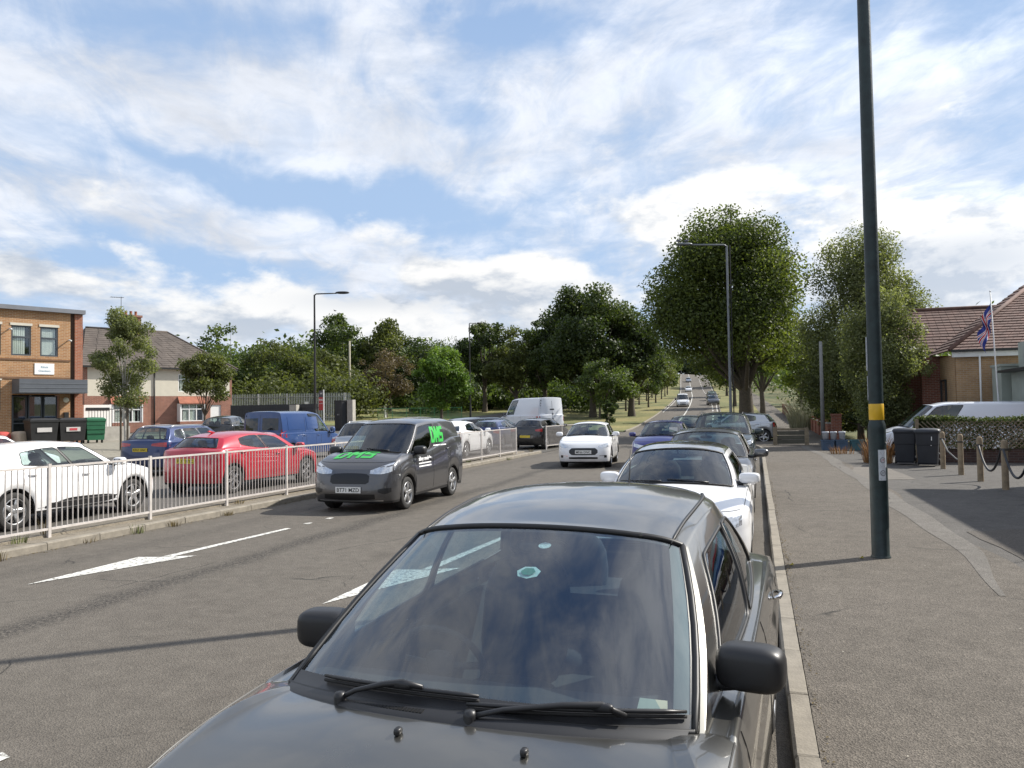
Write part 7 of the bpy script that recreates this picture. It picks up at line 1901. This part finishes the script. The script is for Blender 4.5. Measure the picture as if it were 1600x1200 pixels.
# agent's board: red panel, dark top
ab = empty('agent_board', (-28.0, 46.9, .4), radians(-30), 'red agent board with dark top panel on a post beside the near left lamp column', 'sign')
MB().box(-.30, .30, -.02, .02, 1.72, 2.60).build('lower_panel', mat('board_red', (.42, .025, .03), .5, var=.1), ab); MB().box(-.30, .30, -.021, .021, 2.601, 3.05).build('upper_panel', mat('board_navy', (.05, .045, .06), .5, var=.1), ab)
MB().box(.301, .36, -.03, .03, 0, 3.1).build('post', WFAS, ab)
T = Matrix.Rotation(radians(90), 4, 'X')
text_obj('lettering', 'FOR SALE', .50, .13, Matrix.Translation((0, -.024, 2.42)) @ T, WHITEINK, ab, .03); text_obj('lettering', 'LAND', .34, .10, Matrix.Translation((.05, -.026, 2.85)) @ T, WHITEINK, ab, .03); text_obj('lettering', '0121 000', .44, .07, Matrix.Translation((0, -.024, 2.18)) @ T, WHITEINK, ab, .02)
# palisade fence
PALM = mat('palisade_galvanised', (.30, .32, .32), .5, .4, var=.2)
def palisade(x0, y0, x1, y1, h, z, lab):
    A, B_ = Vector((x0, y0, 0)), Vector((x1, y1, 0)); L_ = (B_-A).length; r = empty('palisade_fence', (x0, y0, z), atan2(y1-y0, x1-x0), lab, 'fence'); p = None; n = int(L_/.16)
    for k in range(n):
        if p is None:
            mb = MB(); mb.grid([[(-.035, 0, zz), (-.015, -.02, zz), (.015, -.02, zz), (.035, 0, zz)] for zz in (0, h-.12)]); mb.quad((-.035, 0, h-.12), (-.015, -.02, h-.12), (.015, -.02, h-.12), (.035, 0, h-.12), (.0, -.01, h)); p = mb.build('pale', PALM, r)
        else: inst(p, r, (k*.16, 0, 0))
    q = None
    for k in range(int(L_/2.75)+1):
        if q is None: q = MB().box(-.07, .07, .02, .12, -.3, h-.05).build('post', mat('post_pale', (.52, .53, .52), .5, .2), r)
        else: inst(q, r, (k*2.75, 0, 0))
    for zz in (.35, h-.4): MB().box(0, L_, .002, .03, zz, zz+.05).build('rail', PALM, r)
    # plate fixed to it
    MB().box(7.2, 7.6, -.05, -.03, h-1.5, h-.85).build('notice', WFAS, r)
palisade(-47.9, 63.6, -36.6, 67.0, 2.75, 1.15, 'grey steel palisade fence with pale posts at the foot of the middle trees')
# green mesh fence round the park
GF = mat('fence_green', (.08, .26, .13), .5, .1, var=.15)
def park_fence(x0, y0, x1, y1, lab, n):
    A, B_ = Vector((x0, y0, 0)), Vector((x1, y1, 0)); L_ = (B_-A).length; r = empty('park_fence', (x0, y0, hgt(x0, y0)), atan2(y1-y0, x1-x0), lab, 'fence'); q = None; p = None
    dz = hgt(x1, y1)-hgt(x0, y0)
    for k in range(n+1):
        if q is None: q = MB().box(-.03, .03, -.03, .03, -.3, 1.25).build('post', GF, r)
        else: inst(q, r, (k*L_/n, 0, dz*k/n))
    nb = min(290, int(L_/.14))
    for k in range(nb):
        if p is None: p = MB().box(-.008, .008, -.008, .008, .05, 1.2).build('bar', GF, r)
        else: inst(p, r, (L_*k/nb, 0, dz*k/nb))
    for zz in (.15, 1.15): mb = MB(); mb.quad((0, -.015, zz), (L_, -.015, zz+dz), (L_, -.015, zz+.04+dz), (0, -.015, zz+.04)); mb.quad((0, .015, zz), (L_, .015, zz+dz), (L_, .015, zz+.04+dz), (0, .015, zz+.04)); mb.quad((0, -.015, zz+.04), (L_, -.015, zz+.04+dz), (L_, .015, zz+.04+dz), (0, .015, zz+.04)); mb.build('rail', GF, r)
park_fence(-36.5, 72, -29, 76, 'pale green bar fence of the park, between the concrete pier and the bright maple', 6); park_fence(-38, 104, -19, 112, 'far green bar fence of the park behind the tree with the clear trunk', 10)
mb = MB(); mb.box(-.09, .09, -.09, .09, -.2, 1.35); tag(mb.build('marker_post', WFAS, None, loc=(-37.9, 76.4, hgt(-37.9, 76.4))), 'short white marker post at the foot of the brownish tree', 'post')
# distant vehicles on the rise
def slope_at(y): return atan2(hgt(float(bend(y))-4, y+2)-hgt(float(bend(y))-4, y-2), 4)
def far_car(sp, name, lab, cat, px_, y, facing):
    x = px_; sp['pitch'] = -slope_at(y) if facing else slope_at(y); make_car(sp, name, lab, cat, (x, y, hgt(x, y)+.01), (180 if facing else 0)-6, None)
s = van(4.6, 1.85, 1.85, P_WHITE, 1.0, step=.12, na=8, rows=9); s['patches'] = front_face(s, .62, lz=.84); far_car(s, 'oncoming_van', 'small white van driving down the rise towards the camera', 'van', -10.3, 118, True)
s = hatch(4.2, 1.78, 1.5, P_WHITE, step=.12, na=8, rows=9); far_car(s, 'oncoming_car', 'white car halfway up the distant rise', 'car', -17.6, 220, True)
s = hatch(4.2, 1.78, 1.5, P_SILVER, step=.12, na=8, rows=9); far_car(s, 'oncoming_car', 'pale car at the top of the distant rise under the tree crowns', 'car', -20.9, 262, True)
s = wagon(4.4, 1.85, 1.65, P_BLACK, step=.12, na=8, rows=9); far_car(s, 'distant_parked_car', 'upper dark car parked by the right kerb of the distant road', 'car', -7.35, 142, True)
s = hatch(4.3, 1.8, 1.5, P_GREY, step=.12, na=8, rows=9); far_car(s, 'distant_parked_car', 'lower dark car parked by the right kerb of the distant road', 'car', -6.2, 122, True)
# distant low building seen through the trees on the right
db = empty('distant_house', (14.5, 118, hgt(14.5, 118)), .1, 'grey house partly seen through the trees beyond the brick wall', 'house'); MB().box(-6, 6, -3, 3, 0, 5).build('wall', REN, db); mb = MB(); mb.quad((-6.3, -3.3, 5), (6.3, -3.3, 5), (6.3, 0, 7.4), (-6.3, 0, 7.4)); mb.quad((-6.3, 3.3, 5), (6.3, 3.3, 5), (6.3, 0, 7.4), (-6.3, 0, 7.4)); mb.build('roof', SLATE, db)
for k in range(3): MB().box(-4.5+3.2*k, -3.1+3.2*k, -3.04, -3.001, 2.9, 4.1).build('window', REFLG, db)
bpy.context.view_layer.update()
